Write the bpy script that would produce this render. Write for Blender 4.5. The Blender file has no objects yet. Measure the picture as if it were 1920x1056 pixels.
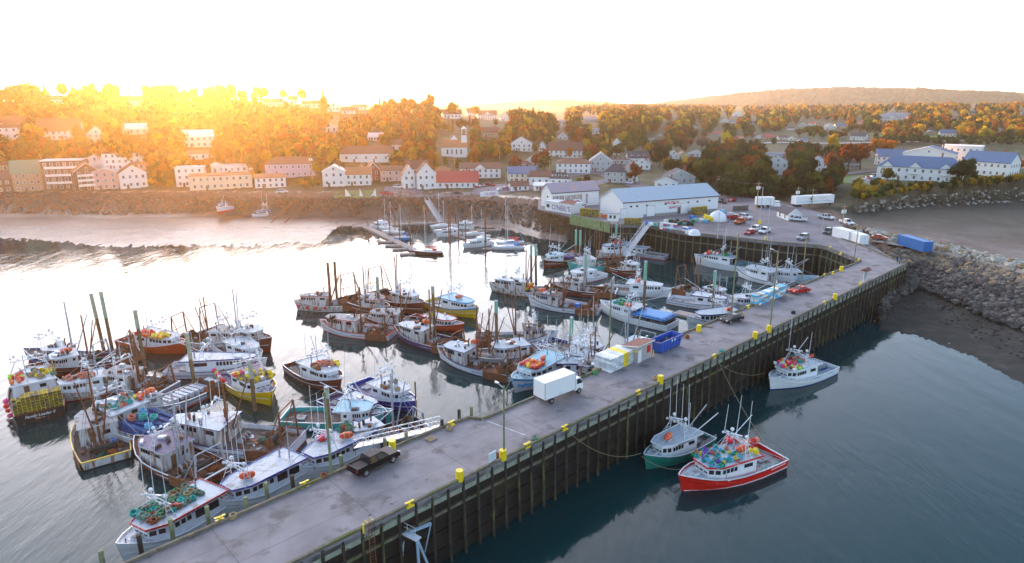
import bpy, math, random
import numpy as np
from mathutils import Vector, Matrix
R = math.radians
random.seed(7)
sc = bpy.context.scene
col = sc.collection
# ---------------------------------------------------------------- camera, sky, sun, exposure
H, F, YH = 49.0, 1250.0, 185.0          # camera height over the water, focal length in photo pixels, horizon row
PIT = math.atan((528 - YH) / F)
cd = bpy.data.cameras.new('camera'); cam = bpy.data.objects.new('camera', cd); col.objects.link(cam)
cam.location = (0, 0, H); cam.rotation_euler = (math.pi / 2 - PIT, 0, 0)
cd.sensor_fit = 'HORIZONTAL'; cd.sensor_width = 36; cd.lens = 36 * F / 1920
cd.clip_start = 1; cd.clip_end = 20000
sc.camera = cam
SUN_AZ, SUN_EL = R(-25.0), R(3.6)      # sun low over the wooded hill on the left
w = bpy.data.worlds.new("World"); sc.world = w; w.use_nodes = True
nt = w.node_tree; bg = nt.nodes['Background']
sky = nt.nodes.new('ShaderNodeTexSky'); sky.sky_type = 'NISHITA'; sky.sun_disc = False
sky.sun_elevation = SUN_EL; sky.sun_rotation = SUN_AZ
sky.altitude = 50; sky.air_density = 1.0; sky.dust_density = 1.0; sky.ozone_density = 3.0
hs = nt.nodes.new('ShaderNodeHueSaturation'); hs.inputs['Saturation'].default_value = .9
nt.links.new(sky.outputs[0], hs.inputs['Color'])
# thin cloud veil and sun-side glow added over the sky to brighten the water
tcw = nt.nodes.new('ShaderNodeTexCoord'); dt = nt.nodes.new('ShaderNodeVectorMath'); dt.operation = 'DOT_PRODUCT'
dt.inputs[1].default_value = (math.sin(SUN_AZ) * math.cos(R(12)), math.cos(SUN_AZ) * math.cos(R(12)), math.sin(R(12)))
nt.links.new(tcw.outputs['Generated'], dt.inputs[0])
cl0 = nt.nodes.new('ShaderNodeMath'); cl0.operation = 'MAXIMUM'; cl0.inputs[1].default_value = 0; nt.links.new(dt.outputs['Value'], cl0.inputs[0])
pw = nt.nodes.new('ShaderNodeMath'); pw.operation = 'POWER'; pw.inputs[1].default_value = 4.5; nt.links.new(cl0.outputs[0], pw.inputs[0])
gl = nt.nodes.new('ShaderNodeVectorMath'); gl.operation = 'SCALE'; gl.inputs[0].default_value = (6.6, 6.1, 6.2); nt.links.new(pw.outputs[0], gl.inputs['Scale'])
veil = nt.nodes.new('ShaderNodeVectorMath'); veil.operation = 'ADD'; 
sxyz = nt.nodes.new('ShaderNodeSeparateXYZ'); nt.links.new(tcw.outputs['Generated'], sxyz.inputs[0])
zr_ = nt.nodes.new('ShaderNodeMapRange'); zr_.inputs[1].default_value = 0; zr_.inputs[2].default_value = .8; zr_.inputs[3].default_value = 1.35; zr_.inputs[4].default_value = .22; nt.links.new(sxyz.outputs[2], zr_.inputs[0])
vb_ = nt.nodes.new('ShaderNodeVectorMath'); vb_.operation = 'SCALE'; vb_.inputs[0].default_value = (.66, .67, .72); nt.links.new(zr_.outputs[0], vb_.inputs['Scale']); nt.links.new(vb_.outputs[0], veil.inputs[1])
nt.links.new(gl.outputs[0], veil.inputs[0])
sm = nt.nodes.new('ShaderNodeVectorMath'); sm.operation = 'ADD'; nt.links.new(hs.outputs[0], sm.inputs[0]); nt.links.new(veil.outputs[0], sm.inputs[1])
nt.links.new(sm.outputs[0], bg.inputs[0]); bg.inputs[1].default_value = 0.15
sl = bpy.data.lights.new('sun', 'SUN'); sl.energy = 5; sl.angle = R(0.6); sl.color = (1.0, 0.39, 0.07)
so = bpy.data.objects.new('sun', sl); col.objects.link(so); so.location = (-200, 400, 200)
sdir = Vector((math.sin(SUN_AZ) * math.cos(SUN_EL), math.cos(SUN_AZ) * math.cos(SUN_EL), math.sin(SUN_EL)))
so.rotation_euler = sdir.to_track_quat('Z', 'Y').to_euler()
sc.view_settings.view_transform = 'Standard'; sc.view_settings.look = 'None'
sc.view_settings.exposure = 2.4; sc.view_settings.gamma = 1.0
sc.render.engine = 'CYCLES'
sc.cycles.volume_bounces = 1; sc.cycles.max_bounces = 6; sc.cycles.transparent_max_bounces = 8
sc.cycles.caustics_reflective = False; sc.cycles.caustics_refractive = False
sc.cycles.sample_clamp_indirect = 6

# ---------------------------------------------------------------- pixel -> world on a plane, terrain
def ray(u, v):
    x = (u - 960) / F; y = -(v - 528) / F
    return (x, math.cos(PIT) + y * math.sin(PIT), -math.sin(PIT) + y * math.cos(PIT))
def gp(u, v, z=0.0):
    d = ray(u, v); t = (z - H) / d[2]
    return Vector((d[0] * t, d[1] * t, z))
def pr(u, v, r):                        # point at horizontal distance r along the pixel's direction
    d = ray(u, v); t = r / math.hypot(d[0], d[1])
    return Vector((d[0] * t, d[1] * t, H + d[2] * t))
def pix(p):
    x, y, z = p[0], p[1], p[2] - H
    f = y * math.cos(PIT) - z * math.sin(PIT); up = y * math.sin(PIT) + z * math.cos(PIT)
    return (960 + F * x / f, 528 - F * up / f)
QUAY_EDGE = [(1008, 392), (1070, 406), (1147, 422), (1217, 424), (1280, 436), (1384, 447), (1451, 455), (1534, 461), (1551, 465), (1613, 490)]
def q(ve):   # terrain hidden below the quay deck
    return [(ve + 200, 9, -5), (ve - 4, 9, -4), (ve - 5, 9, -1), (ve - 8, 9, 8.4)]
Y = lambda r, z: ('r', r, z)
HL = [(362, 8.2), (361, 8.2), (360, 8.3), (359, 8.3), (345, 9.5)]
COLS = {
 -300: [(700, -4), (436, 0), (403, 1), (364, 8)] + HL + [('v', 290, 370), ('v', 240, 450), ('v', 190, 580), Y(700, 40), Y(6500, 0)],
 0:    [(700, -4), (446, 0), (405, 1), (364, 8)] + HL + [('v', 290, 370), ('v', 240, 450), ('v', 190, 580), Y(700, 40), Y(6500, 0)],
 200:  [(700, -4), (463, 0), (408, 1), (364, 8)] + HL + [('v', 290, 370), ('v', 240, 450), ('v', 187, 585), Y(700, 40), Y(6500, 0)],
 450:  [(700, -4), (462, 0), (402, 1), (371, 8)] + HL + [('v', 290, 370), ('v', 240, 450), ('v', 187, 585), Y(700, 40), Y(6500, 0)],
 600:  [(700, -4), (457, 0), (404, .8), (371, 8)] + HL + [('v', 292, 370), ('v', 245, 450), ('v', 196, 580), Y(700, 40), Y(6500, 0)],
 635:  [(700, -4), (424, 0), (404, .8), (372, 8)] + HL + [('v', 293, 370), ('v', 247, 450), ('v', 202, 580), Y(700, 40), Y(6500, 0)],
 800:  [(700, -4), (419, 0), (405, .8), (372, 8)] + HL + [('v', 298, 370), ('v', 255, 450), ('v', 213, 570), Y(700, 34), Y(6500, 0)],
 950:  [(700, -4), (430, 0), (416, 1), (379, 8)] + [(372, 8.2), (370, 8.3), (368, 8.4), (366, 8.5), (345, 9.5)] + [('v', 300, 390), ('v', 255, 480), ('v', 228, 570), Y(760, 24), Y(6500, 0)],
 1010: [(700, -4), (446, 0), (434, 1), (388, 8)] + [(376, 8.2), (374, 8.3), (372, 8.4), (370, 8.5), (345, 9.5)] + [('v', 304, 390), ('v', 262, 490), ('v', 236, 600), Y(800, 22), Y(6500, 0)],
 1062: [(700, -4), (454, 0), (444, 1), (402, 8)] + [(378, 8.3), (376, 8.4), (374, 8.4), (372, 8.5), (345, 10)] + [('v', 305, 400), ('v', 265, 520), ('v', 238, 680), Y(900, 20), Y(6500, 0)],
 1085: q(408) + [(376, 8.5), (375, 8.5), (374, 8.5), (372, 8.5), (345, 10)] + [('v', 303, 405), ('v', 262, 540), ('v', 235, 700), Y(1100, 24), Y(6500, 0)],
 1200: q(424) + [(376, 8.5), (375, 8.5), (374, 8.5), (372, 8.5), (345, 10)] + [('v', 298, 430), ('v', 258, 590), ('v', 230, 760), ('v', 208, 1500), Y(6500, 0)],
 1400: q(448) + [(372, 8.6), (371, 8.6), (370, 8.6), (368, 8.8), (340, 11)] + [(274, 5), (258, 8), ('v', 222, 1300), ('v', 205, 2200), Y(6500, 0)],
 1560: q(468) + [(392, 8.6), (391, 8.6), (390, 8.6), (388, 8.8), (350, 11)] + [(278, 4.5), (262, 8), ('v', 222, 1300), ('v', 203, 2200), Y(6500, 0)],
 1605: q(487) + [(430, 8.7), (425, 6), (398, 6), (388, 9), (350, 11.5)] + [(280, 4.5), (264, 8), ('v', 220, 1300), ('v', 202, 2200), Y(6500, 0)],
 1650: [(760, -4), (619, 0), (600, .8), (478, 7.4)] + [(444, 8.9), (439, 4.8), (392, 4.8), (382, 9), (345, 12)] + [(282, 4.5), (266, 8), ('v', 218, 1300), ('v', 201, 2200), Y(6500, 0)],
 1720: [(780, -4), (632, 0), (545, 1.2), (476, 7.6)] + [(456, 9.2), (449, 4), (384, 4), (372, 9), (345, 12)] + [(284, 4.5), (268, 8), ('v', 217, 1300), ('v', 200, 2200), Y(6500, 0)],
 1820: [(850, -4), (668, 0), (596, 1.2), (496, 8)] + [(480, 9.3), (470, 3.5), (379, 3.5), (354, 10), (330, 13)] + [(290, 3.5), (272, 8), ('v', 216, 1300), ('v', 198, 2200), Y(6500, 0)],
 1920: [(950, -4), (724, 0), (634, 1.2), (526, 8)] + [(506, 9.4), (490, 3), (374, 3), (342, 11), (318, 13)] + [(292, 3.5), (276, 8), ('v', 215, 1300), ('v', 197, 2200), Y(6500, 0)],
 2250: [(1050, -4), (840, 0), (720, 1.2), (590, 8)] + [(566, 9.4), (545, 3), (366, 3), (326, 11), (312, 13)] + [(296, 3.5), (280, 8), ('v', 215, 1300), ('v', 197, 2200), Y(6500, 0)],
}
FL = [[] for _ in range(14)]
for u_, ents in COLS.items():
    for k, e in enumerate(ents):
        if e[0] == 'r': 
            p = pr(u_, 200, e[1]); p.z = e[2]
        elif e[0] == 'v': p = pr(u_, e[1], e[2])
        elif len(e) == 3:
            p = gp(u_, e[0], e[1]); p.z = e[2]
        else: p = gp(u_, e[0], e[1])
        FL[k].append((math.atan2(p.x, p.y), math.hypot(p.x, p.y), p.z))
NF = len(FL)
FA = [np.array(sorted(l)) for l in FL]
def profile(az):
    rs = [float(np.interp(az, a[:, 0], a[:, 1])) for a in FA]
    zs = [float(np.interp(az, a[:, 0], a[:, 2])) for a in FA]
    for i in range(1, NF):
        if rs[i] < rs[i - 1] + .5: rs[i] = rs[i - 1] + .5
    return rs, zs
AZ0, AZ1, NA = R(-52), R(52), 560
PROF = [profile(AZ0 + (AZ1 - AZ0) * i / NA) for i in range(NA + 1)]
def th(x, y):                            # terrain height
    az = math.atan2(x, y); r = math.hypot(x, y)
    f = (az - AZ0) / (AZ1 - AZ0) * NA; i = max(0, min(NA - 1, int(f))); f = min(1, max(0, f - i))
    a = PROF[i]; b = PROF[i + 1]
    return (1 - f) * float(np.interp(r, a[0], a[1])) + f * float(np.interp(r, b[0], b[1]))
def hit(u, v, zoff=0.0, rmin=120.0):     # pixel -> point on the terrain
    d = ray(u, v); n = math.hypot(d[0], d[1]); r = rmin; last = r
    while r < 6000:
        t = r / n; z = H + d[2] * t
        if z <= th(d[0] * t, d[1] * t) + zoff:
            a, b = last, r
            for _ in range(14):
                m = (a + b) / 2; t = m / n
                if H + d[2] * t <= th(d[0] * t, d[1] * t) + zoff: b = m
                else: a = m
            t = b / n
            return Vector((d[0] * t, d[1] * t, th(d[0] * t, d[1] * t)))
        last = r; r *= 1.012
    return pr(u, v, 1500)

# ---------------------------------------------------------------- materials
M = {}
def nodes_mat(name):
    m = bpy.data.materials.new(name); m.use_nodes = True
    n = m.node_tree; return m, n, n.nodes['Principled BSDF']
def mat(name, c, rough=.6, metal=0., var=.15, scale=3., dirt=None, damt=.35, dscale=1.2, bump=0., streak=False, spec=.5, darker=None):
    """procedural paint / wood / stone: base colour with fine variation and larger worn patches"""
    if name in M: return M[name]
    m, n, b = nodes_mat(name); N = n.nodes; Lk = n.links
    tc = N.new('ShaderNodeTexCoord'); oi = N.new('ShaderNodeObjectInfo')
    ad = N.new('ShaderNodeVectorMath'); ad.operation = 'ADD'
    Lk.new(tc.outputs['Object'], ad.inputs[0])
    cb = N.new('ShaderNodeVectorMath'); cb.operation = 'SCALE'; cb.inputs[0].default_value = (31., 17., 11.)
    Lk.new(oi.outputs['Random'], cb.inputs['Scale']); Lk.new(cb.outputs[0], ad.inputs[1])
    n1 = N.new('ShaderNodeTexNoise'); n1.inputs['Scale'].default_value = scale; n1.inputs['Detail'].default_value = 5
    Lk.new(ad.outputs[0], n1.inputs['Vector'])
    mr = N.new('ShaderNodeMapRange'); mr.inputs[3].default_value = 1 - var; mr.inputs[4].default_value = 1 + var
    mr.inputs[1].default_value = .3; mr.inputs[2].default_value = .7
    Lk.new(n1.outputs['Fac'], mr.inputs[0])
    mx = N.new('ShaderNodeVectorMath'); mx.operation = 'SCALE'; mx.inputs[0].default_value = c[:3]
    Lk.new(mr.outputs[0], mx.inputs['Scale'])
    out = mx.outputs[0]
    if dirt:
        n2 = N.new('ShaderNodeTexNoise'); n2.inputs['Scale'].default_value = dscale; n2.inputs['Detail'].default_value = 8; n2.inputs['Roughness'].default_value = .65
        if streak:
            mp = N.new('ShaderNodeMapping'); mp.inputs['Scale'].default_value = (2.2, 2.2, .35)
            Lk.new(ad.outputs[0], mp.inputs[0]); Lk.new(mp.outputs[0], n2.inputs['Vector'])
        else: Lk.new(ad.outputs[0], n2.inputs['Vector'])
        r2 = N.new('ShaderNodeMapRange'); r2.inputs[1].default_value = .68 - damt * .4; r2.inputs[2].default_value = .74 - damt * .2
        r2.interpolation_type = 'SMOOTHSTEP'
        Lk.new(n2.outputs['Fac'], r2.inputs[0])
        mm = N.new('ShaderNodeMix'); mm.data_type = 'RGBA'
        Lk.new(r2.outputs[0], mm.inputs[0]); Lk.new(out, mm.inputs[6]); mm.inputs[7].default_value = (*dirt, 1)
        out = mm.outputs[2]
    Lk.new(out, b.inputs['Base Color'])
    b.inputs['Roughness'].default_value = rough; b.inputs['Metallic'].default_value = metal
    b.inputs['Specular IOR Level'].default_value = spec
    if bump:
        bp = N.new('ShaderNodeBump'); bp.inputs['Strength'].default_value = bump; bp.inputs['Distance'].default_value = .05
        Lk.new(n1.outputs['Fac'], bp.inputs['Height']); Lk.new(bp.outputs[0], b.inputs['Normal'])
    M[name] = m; return m
GLASS = mat('window_glass', (.02, .025, .03), rough=.08, var=.1)

# ---------------------------------------------------------------- mesh builder
def rotz(p, a, o=(0, 0)):
    c, s = math.cos(a), math.sin(a)
    return (o[0] + p[0] * c - p[1] * s, o[1] + p[0] * s + p[1] * c)
class MB:
    def __init__(s): s.v = []; s.f = []; s.mi = []; s.ms = []; s.sm = []
    def m(s, mt):
        if mt not in s.ms: s.ms.append(mt)
        return s.ms.index(mt)
    def add(s, vs, fs, mt, smooth=False):
        o = len(s.v); s.v += [tuple(p) for p in vs]; i = s.m(mt)
        for f in fs: s.f.append([o + k for k in f]); s.mi.append(i); s.sm.append(smooth)
        return s
    def box(s, c, d, mt, a=0., taper=1.):
        x, y, z = [k / 2 for k in d]; vs = []
        for dz, t in ((-z, 1.), (z, taper)):
            for sx, sy in ((-1, -1), (1, -1), (1, 1), (-1, 1)):
                px, py = rotz((sx * x * t, sy * y * t), a); vs.append((c[0] + px, c[1] + py, c[2] + dz))
        return s.add(vs, [(3, 2, 1, 0), (4, 5, 6, 7), (0, 1, 5, 4), (1, 2, 6, 5), (2, 3, 7, 6), (3, 0, 4, 7)], mt)
    def tube(s, p, q_, r, mt, n=6, r2=None, cap=True):
        p = Vector(p); q_ = Vector(q_); d = q_ - p
        if d.length < 1e-5: return s
        d.normalize(); up = Vector((0, 0, 1)) if abs(d.z) < .9 else Vector((1, 0, 0))
        a = d.cross(up).normalized(); b = d.cross(a); r2 = r if r2 is None else r2
        vs = []
        for c, rr in ((p, r), (q_, r2)):
            for i in range(n):
                t = 2 * math.pi * i / n; vs.append(c + a * math.cos(t) * rr + b * math.sin(t) * rr)
        fs = [(i, i + n, (i + 1) % n + n, (i + 1) % n) for i in range(n)]
        s.add(vs, fs, mt, n > 6)
        if cap: s.add(vs, [tuple(range(n)), tuple(range(2 * n - 1, n - 1, -1))], mt)
        return s
    def beam(s, p, q_, w_, h_, mt):      # rectangular bar, w horizontal, h vertical-ish
        p = Vector(p); q_ = Vector(q_); d = (q_ - p).normalized()
        up = Vector((0, 0, 1)) if abs(d.z) < .95 else Vector((1, 0, 0))
        a = d.cross(up).normalized() * w_ / 2; b = a.cross(d).normalized() * h_ / 2
        vs = [c + i * a + j * b for c in (p, q_) for i, j in ((-1, -1), (1, -1), (1, 1), (-1, 1))]
        return s.add(vs, [(0, 1, 2, 3), (7, 6, 5, 4), (0, 4, 5, 1), (1, 5, 6, 2), (2, 6, 7, 3), (3, 7, 4, 0)], mt)
    def poly(s, pts, mt): return s.add(pts, [tuple(range(len(pts)))], mt)
    def prism(s, pts, z0, z1, mt, mtop=None):   # 2-D outline extruded in z
        n = len(pts); vs = [(p[0], p[1], z0) for p in pts] + [(p[0], p[1], z1) for p in pts]
        s.add(vs, [(i, (i + 1) % n, (i + 1) % n + n, i + n) for i in range(n)] + [tuple(range(n - 1, -1, -1))], mt)
        return s.add(vs, [tuple(range(n, 2 * n))], mtop or mt)
    def rings(s, rings, mt, close=True, caps=True, smooth=True):
        n = len(rings[0]); vs = [p for r in rings for p in r]; fs = []
        for k in range(len(rings) - 1):
            for i in range(n if close else n - 1):
                j = (i + 1) % n; fs.append((k * n + i, k * n + j, (k + 1) * n + j, (k + 1) * n + i))
        s.add(vs, fs, mt, smooth)
        if caps: s.add(vs, [tuple(range(n - 1, -1, -1)), tuple(range((len(rings) - 1) * n, len(rings) * n))], mt)
        return s
    def ball(s, c, r, mt, n=8, m_=5, sq=(1, 1, 1), a=0.):
        vs = []; fs = []
        for k in range(1, m_):
            ph = math.pi * k / m_
            for i in range(n):
                t = 2 * math.pi * i / n
                px, py = rotz((r * sq[0] * math.sin(ph) * math.cos(t), r * sq[1] * math.sin(ph) * math.sin(t)), a)
                vs.append((c[0] + px, c[1] + py, c[2] + r * sq[2] * math.cos(ph)))
        t0 = len(vs); vs += [(c[0], c[1], c[2] + r * sq[2]), (c[0], c[1], c[2] - r * sq[2])]
        for k in range(m_ - 2):
            for i in range(n): j = (i + 1) % n; fs.append((k * n + i, (k + 1) * n + i, (k + 1) * n + j, k * n + j))
        for i in range(n): j = (i + 1) % n; fs += [(t0, i, j), (t0 + 1, (m_ - 2) * n + j, (m_ - 2) * n + i)]
        return s.add(vs, fs, mt, True)
    def torus(s, c, R_, r, mt, n=12, m_=6, axis='z', a=0.):
        vs = []
        for i in range(n):
            t = 2 * math.pi * i / n
            for j in range(m_):
                p = 2 * math.pi * j / m_; x = (R_ + r * math.cos(p)) * math.cos(t); y = (R_ + r * math.cos(p)) * math.sin(t); z = r * math.sin(p)
                if axis == 'x': x, y, z = z, x, y
                elif axis == 'y': x, y, z = x, z, y
                x, y = rotz((x, y), a); vs.append((c[0] + x, c[1] + y, c[2] + z))
        return s.add(vs, [(i * m_ + j, ((i + 1) % n) * m_ + j, ((i + 1) % n) * m_ + (j + 1) % m_, i * m_ + (j + 1) % m_) for i in range(n) for j in range(m_)], mt, True)
    def mesh(s, name):
        me = bpy.data.meshes.new(name); me.from_pydata(s.v, [], s.f)
        for m_ in s.ms: me.materials.append(m_)
        me.polygons.foreach_set('material_index', s.mi); me.polygons.foreach_set('use_smooth', s.sm)
        me.update(); return me
    def build(s, name, parent=None, label=None):
        if not s.f: return None
        o = bpy.data.objects.new(name, s.mesh(name)); col.objects.link(o)
        if parent is not None: o.parent = parent
        if label: o['label'] = label
        return o
def tag(o, label, cat, group=None):
    if len(label.replace(',', ' ').split()) > 16: print('LONG', label)
    o['label'] = label; o['category'] = cat
    if group: o['group'] = group
    return o
def empty(name, loc, rz=0., label=None, cat=None, group=None):
    o = bpy.data.objects.new(name, None); o.location = loc; o.rotation_euler = (0, 0, rz); o.empty_display_size = .5
    col.objects.link(o)
    if label: tag(o, label, cat, group)
    return o
def struct(o): o['kind'] = 'structure'; return o
def copy_tree(o, parent=None):
    c = o.copy(); col.objects.link(c)
    if parent is not None: c.parent = parent
    for ch in list(o.children): copy_tree(ch, c)
    return c
def text_mesh(s, size, mt, name='lettering', parent=None, loc=(0, 0, 0), rot=(0, 0, 0), ext=.01, align='CENTER', shear=0.):
    cu = bpy.data.curves.new(name, 'FONT'); cu.body = s; cu.size = size; cu.extrude = ext; cu.align_x = align; cu.shear = shear; cu.offset = size * .012
    t = bpy.data.objects.new(name, cu); col.objects.link(t)
    dg = bpy.context.evaluated_depsgraph_get(); me = bpy.data.meshes.new_from_object(t.evaluated_get(dg))
    bpy.data.objects.remove(t); me.materials.clear(); me.materials.append(mt)
    o = bpy.data.objects.new(name, me); col.objects.link(o); o.location = loc; o.rotation_euler = rot
    if parent is not None: o.parent = parent
    return o
# ---------------------------------------------------------------- ground
def ground_material():
    m, n, b = nodes_mat('ground'); N = n.nodes; Lk = n.links
    at = N.new('ShaderNodeAttribute'); at.attribute_name = 'kind'
    sp = N.new('ShaderNodeSeparateColor'); Lk.new(at.outputs['Color'], sp.inputs[0])
    ge = N.new('ShaderNodeNewGeometry'); pos = ge.outputs['Position']
    def noise(s, d=6, r=.6, sc_=None):
        t = N.new('ShaderNodeTexNoise'); t.inputs['Scale'].default_value = s; t.inputs['Detail'].default_value = d; t.inputs['Roughness'].default_value = r
        if sc_:
            mp = N.new('ShaderNodeMapping'); mp.inputs['Scale'].default_value = sc_; Lk.new(pos, mp.inputs[0]); Lk.new(mp.outputs[0], t.inputs['Vector'])
        else: Lk.new(pos, t.inputs['Vector'])
        return t.outputs['Fac']
    def ramp(f, pts):
        r = N.new('ShaderNodeValToRGB'); Lk.new(f, r.inputs[0]); e = r.color_ramp.elements
        e[0].position, e[0].color = pts[0][0], (*pts[0][1], 1); e[1].position, e[1].color = pts[-1][0], (*pts[-1][1], 1)
        for p, c in pts[1:-1]: k = e.new(p); k.color = (*c, 1)
        return r.outputs[0]
    def mix(f, a, b_):
        x = N.new('ShaderNodeMix'); x.data_type = 'RGBA'; Lk.new(f, x.inputs[0]); Lk.new(a, x.inputs[6]); Lk.new(b_, x.inputs[7]); return x.outputs[2]
    mud = ramp(noise(.035, 8, .7), [(.3, (.10, .065, .05)), (.46, (.17, .115, .09)), (.58, (.24, .18, .15)), (.7, (.32, .26, .235))])
    weed = ramp(noise(.25, 8, .75), [(.35, (.010, .010, .007)), (.5, (.024, .021, .015)), (.64, (.055, .045, .035)), (.78, (.12, .10, .08))])
    rock = ramp(noise(.9, 8, .8), [(.3, (.035, .02, .013)), (.45, (.12, .065, .04)), (.6, (.19, .11, .07)), (.75, (.28, .19, .13))])
    grass = ramp(noise(.12, 7, .7), [(.3, (.022, .026, .008)), (.5, (.05, .055, .014)), (.62, (.10, .09, .025)), (.75, (.13, .085, .03))])
    c = mix(sp.outputs[0], grass, mud); c = mix(sp.outputs[1], c, rock); c = mix(sp.outputs[2], c, weed)
    Lk.new(c, b.inputs['Base Color'])
    wet = N.new('ShaderNodeMath'); wet.operation = 'MULTIPLY'; Lk.new(sp.outputs[0], wet.inputs[0]); Lk.new(at.outputs['Alpha'], wet.inputs[1])
    rr = N.new('ShaderNodeMapRange'); Lk.new(wet.outputs[0], rr.inputs[0]); rr.inputs[3].default_value = .9; rr.inputs[4].default_value = .24
    Lk.new(rr.outputs[0], b.inputs['Roughness'])
    bp = N.new('ShaderNodeBump'); bp.inputs['Strength'].default_value = .6; bp.inputs['Distance'].default_value = .25
    Lk.new(noise(1.3, 6, .7), bp.inputs['Height']); Lk.new(bp.outputs[0], b.inputs['Normal'])
    return m
NR = 420
rgrid = np.exp(np.linspace(math.log(70), math.log(6400), NR))
rng = np.random.default_rng(3)
KIND = np.array([[1,0,0],[1,0,0],[.9,0,.1],[0,1,0],[0,.9,0],[.6,.4,0],[1,0,0],[.1,.25,0],[0,0,0],[0,0,0],[0,0,0],[0,0,0],[0,0,0],[0,0,0]], float)
verts = np.zeros(((NA + 1) * NR, 3)); cols = np.ones(((NA + 1) * NR, 4), np.float32); cols[:, 3] = 0
_a = gp(1008, 392, 9); _b = gp(1613, 490, 9); AZQ0, AZQ1 = math.atan2(_a.x, _a.y) + .004, math.atan2(_b.x, _b.y) + .01
for i in range(NA + 1):
    az = AZ0 + (AZ1 - AZ0) * i / NA; rs, zs = PROF[i]
    z = np.interp(rgrid, rs, zs); t = slice(i * NR, (i + 1) * NR)
    k = KIND.copy(); cols[t, 3] = 1. if az < R(3) else .12
    if az > R(24):
        k[5] = (1, 0, .0); k[6] = (.0, 0, 1)
    b_ = np.interp(rgrid, rs, np.arange(NF))
    for c_ in range(3): cols[t, c_] = np.interp(b_, np.arange(NF), k[:, c_])
    if az > R(24):     # dark weed on the flats below the outer wharf corner and far up the beach
        x_ = np.sin(az) * rgrid; 
        wb = (b_ > .8) & (b_ < 2.3); cols[t, 2] = np.where(wb, .96, cols[t, 2]); cols[t, 0] = np.where(wb, .2, cols[t, 0])
    rough_ = (cols[t, 1] * .55 + .06)
    inq = AZQ0 < az < AZQ1
    z = z + (rng.normal(0, 1, NR) * rough_ * (rgrid < 900) * (z > -1) * (1 - inq * (b_ < 7.5)) - inq * .3 * (b_ < 7.5) * (b_ > 2.4))
    verts[t, 0] = np.sin(az) * rgrid; verts[t, 1] = np.cos(az) * rgrid; verts[t, 2] = z
faces = []
for i in range(NA):
    for j in range(NR - 1):
        a = i * NR + j; faces.append((a, a + NR, a + NR + 1, a + 1))
me = bpy.data.meshes.new('ground'); me.from_pydata(verts.tolist(), [], faces)
ca = me.color_attributes.new('kind', 'FLOAT_COLOR', 'POINT'); ca.data.foreach_set('color', cols.ravel())
me.materials.append(ground_material()); me.polygons.foreach_set('use_smooth', [True] * len(faces)); me.update()
g = bpy.data.objects.new('ground', me); col.objects.link(g); struct(g)

# ---------------------------------------------------------------- far hills
mm, n_, b_ = nodes_mat('far_wood')
t_ = n_.nodes.new('ShaderNodeTexNoise'); t_.inputs['Scale'].default_value = .03; t_.inputs['Detail'].default_value = 10; t_.inputs['Roughness'].default_value = .72
ge = n_.nodes.new('ShaderNodeNewGeometry'); n_.links.new(ge.outputs['Position'], t_.inputs['Vector'])
r_ = n_.nodes.new('ShaderNodeValToRGB'); n_.links.new(t_.outputs['Fac'], r_.inputs[0])
e = r_.color_ramp.elements; e[0].position = .3; e[0].color = (.025, .04, .02, 1); e[1].position = .72; e[1].color = (.20, .13, .05, 1)
k = e.new(.5); k.color = (.075, .075, .03, 1)
n_.links.new(r_.outputs[0], b_.inputs['Base Color']); b_.inputs['Roughness'].default_value = .95
b_.inputs['Specular IOR Level'].default_value = .1
FARW = mm
SKY = [(700, 200), (860, 199), (930, 193), (990, 188), (1060, 187), (1110, 189), (1170, 195), (1215, 195), (1260, 189), (1320, 182), (1390, 174), (1450, 168), (1520, 165), (1580, 163), (1650, 165), (1720, 166), (1790, 169), (1860, 171), (1920, 175), (2050, 182), (2250, 190)]
su = [a for a, b in SKY]; sv = [b for a, b in SKY]
vs = []; nj = 26; uu = list(range(700, 2251, 5))
prf = [(0, 0), (.25, .10), (.5, .32), (.75, .72), (.92, .97), (1, 1), (1.12, .9)]
for u in uu:
    vt = float(np.interp(u, su, sv)); crest = pr(u, vt, 4300)
    for j in range(nj):
        s = j / (nj - 1) * 1.12; r = 3100 + 1200 * s
        p = pr(u, 200, r); hz = float(np.interp(s, [a for a, b in prf], [b for a, b in prf]))
        zz = 5 + (crest.z - 5) * hz + (random.gauss(0, 4.0) if .05 < s < .95 else random.gauss(0, 1.5)) + 12 * math.sin(u * .02 + s * 5) * hz * (1 - hz) * 2
        vs.append((p.x, p.y, zz))
fs = [(i * nj + j, (i + 1) * nj + j, (i + 1) * nj + j + 1, i * nj + j + 1) for i in range(len(uu) - 1) for j in range(nj - 1)]
me = bpy.data.meshes.new('hills'); me.from_pydata(vs, [], fs); me.materials.append(FARW); me.update()
g2 = bpy.data.objects.new('hills', me); col.objects.link(g2); struct(g2)

# ---------------------------------------------------------------- water
m, n, b = nodes_mat('sea'); N = n.nodes; Lk = n.links
b.inputs['Base Color'].default_value = (.003, .034, .038, 1); b.inputs['Roughness'].default_value = .05; b.inputs['IOR'].default_value = 1.33
ge = N.new('ShaderNodeNewGeometry')
def wn(scale, vec, detail, rot):
    mp = N.new('ShaderNodeMapping'); mp.inputs['Scale'].default_value = vec; mp.inputs['Rotation'].default_value = (0, 0, rot); Lk.new(ge.outputs['Position'], mp.inputs[0])
    t = N.new('ShaderNodeTexNoise'); t.inputs['Scale'].default_value = scale; t.inputs['Detail'].default_value = detail; t.inputs['Roughness'].default_value = .55
    Lk.new(mp.outputs[0], t.inputs['Vector']); return t.outputs['Fac']
r1 = wn(1.1, (1, .28, 1), 4, R(35)); r2 = wn(.16, (1, .35, 1), 3, R(25)); big = wn(.018, (1, .6, 1), 3, R(20))
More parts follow.
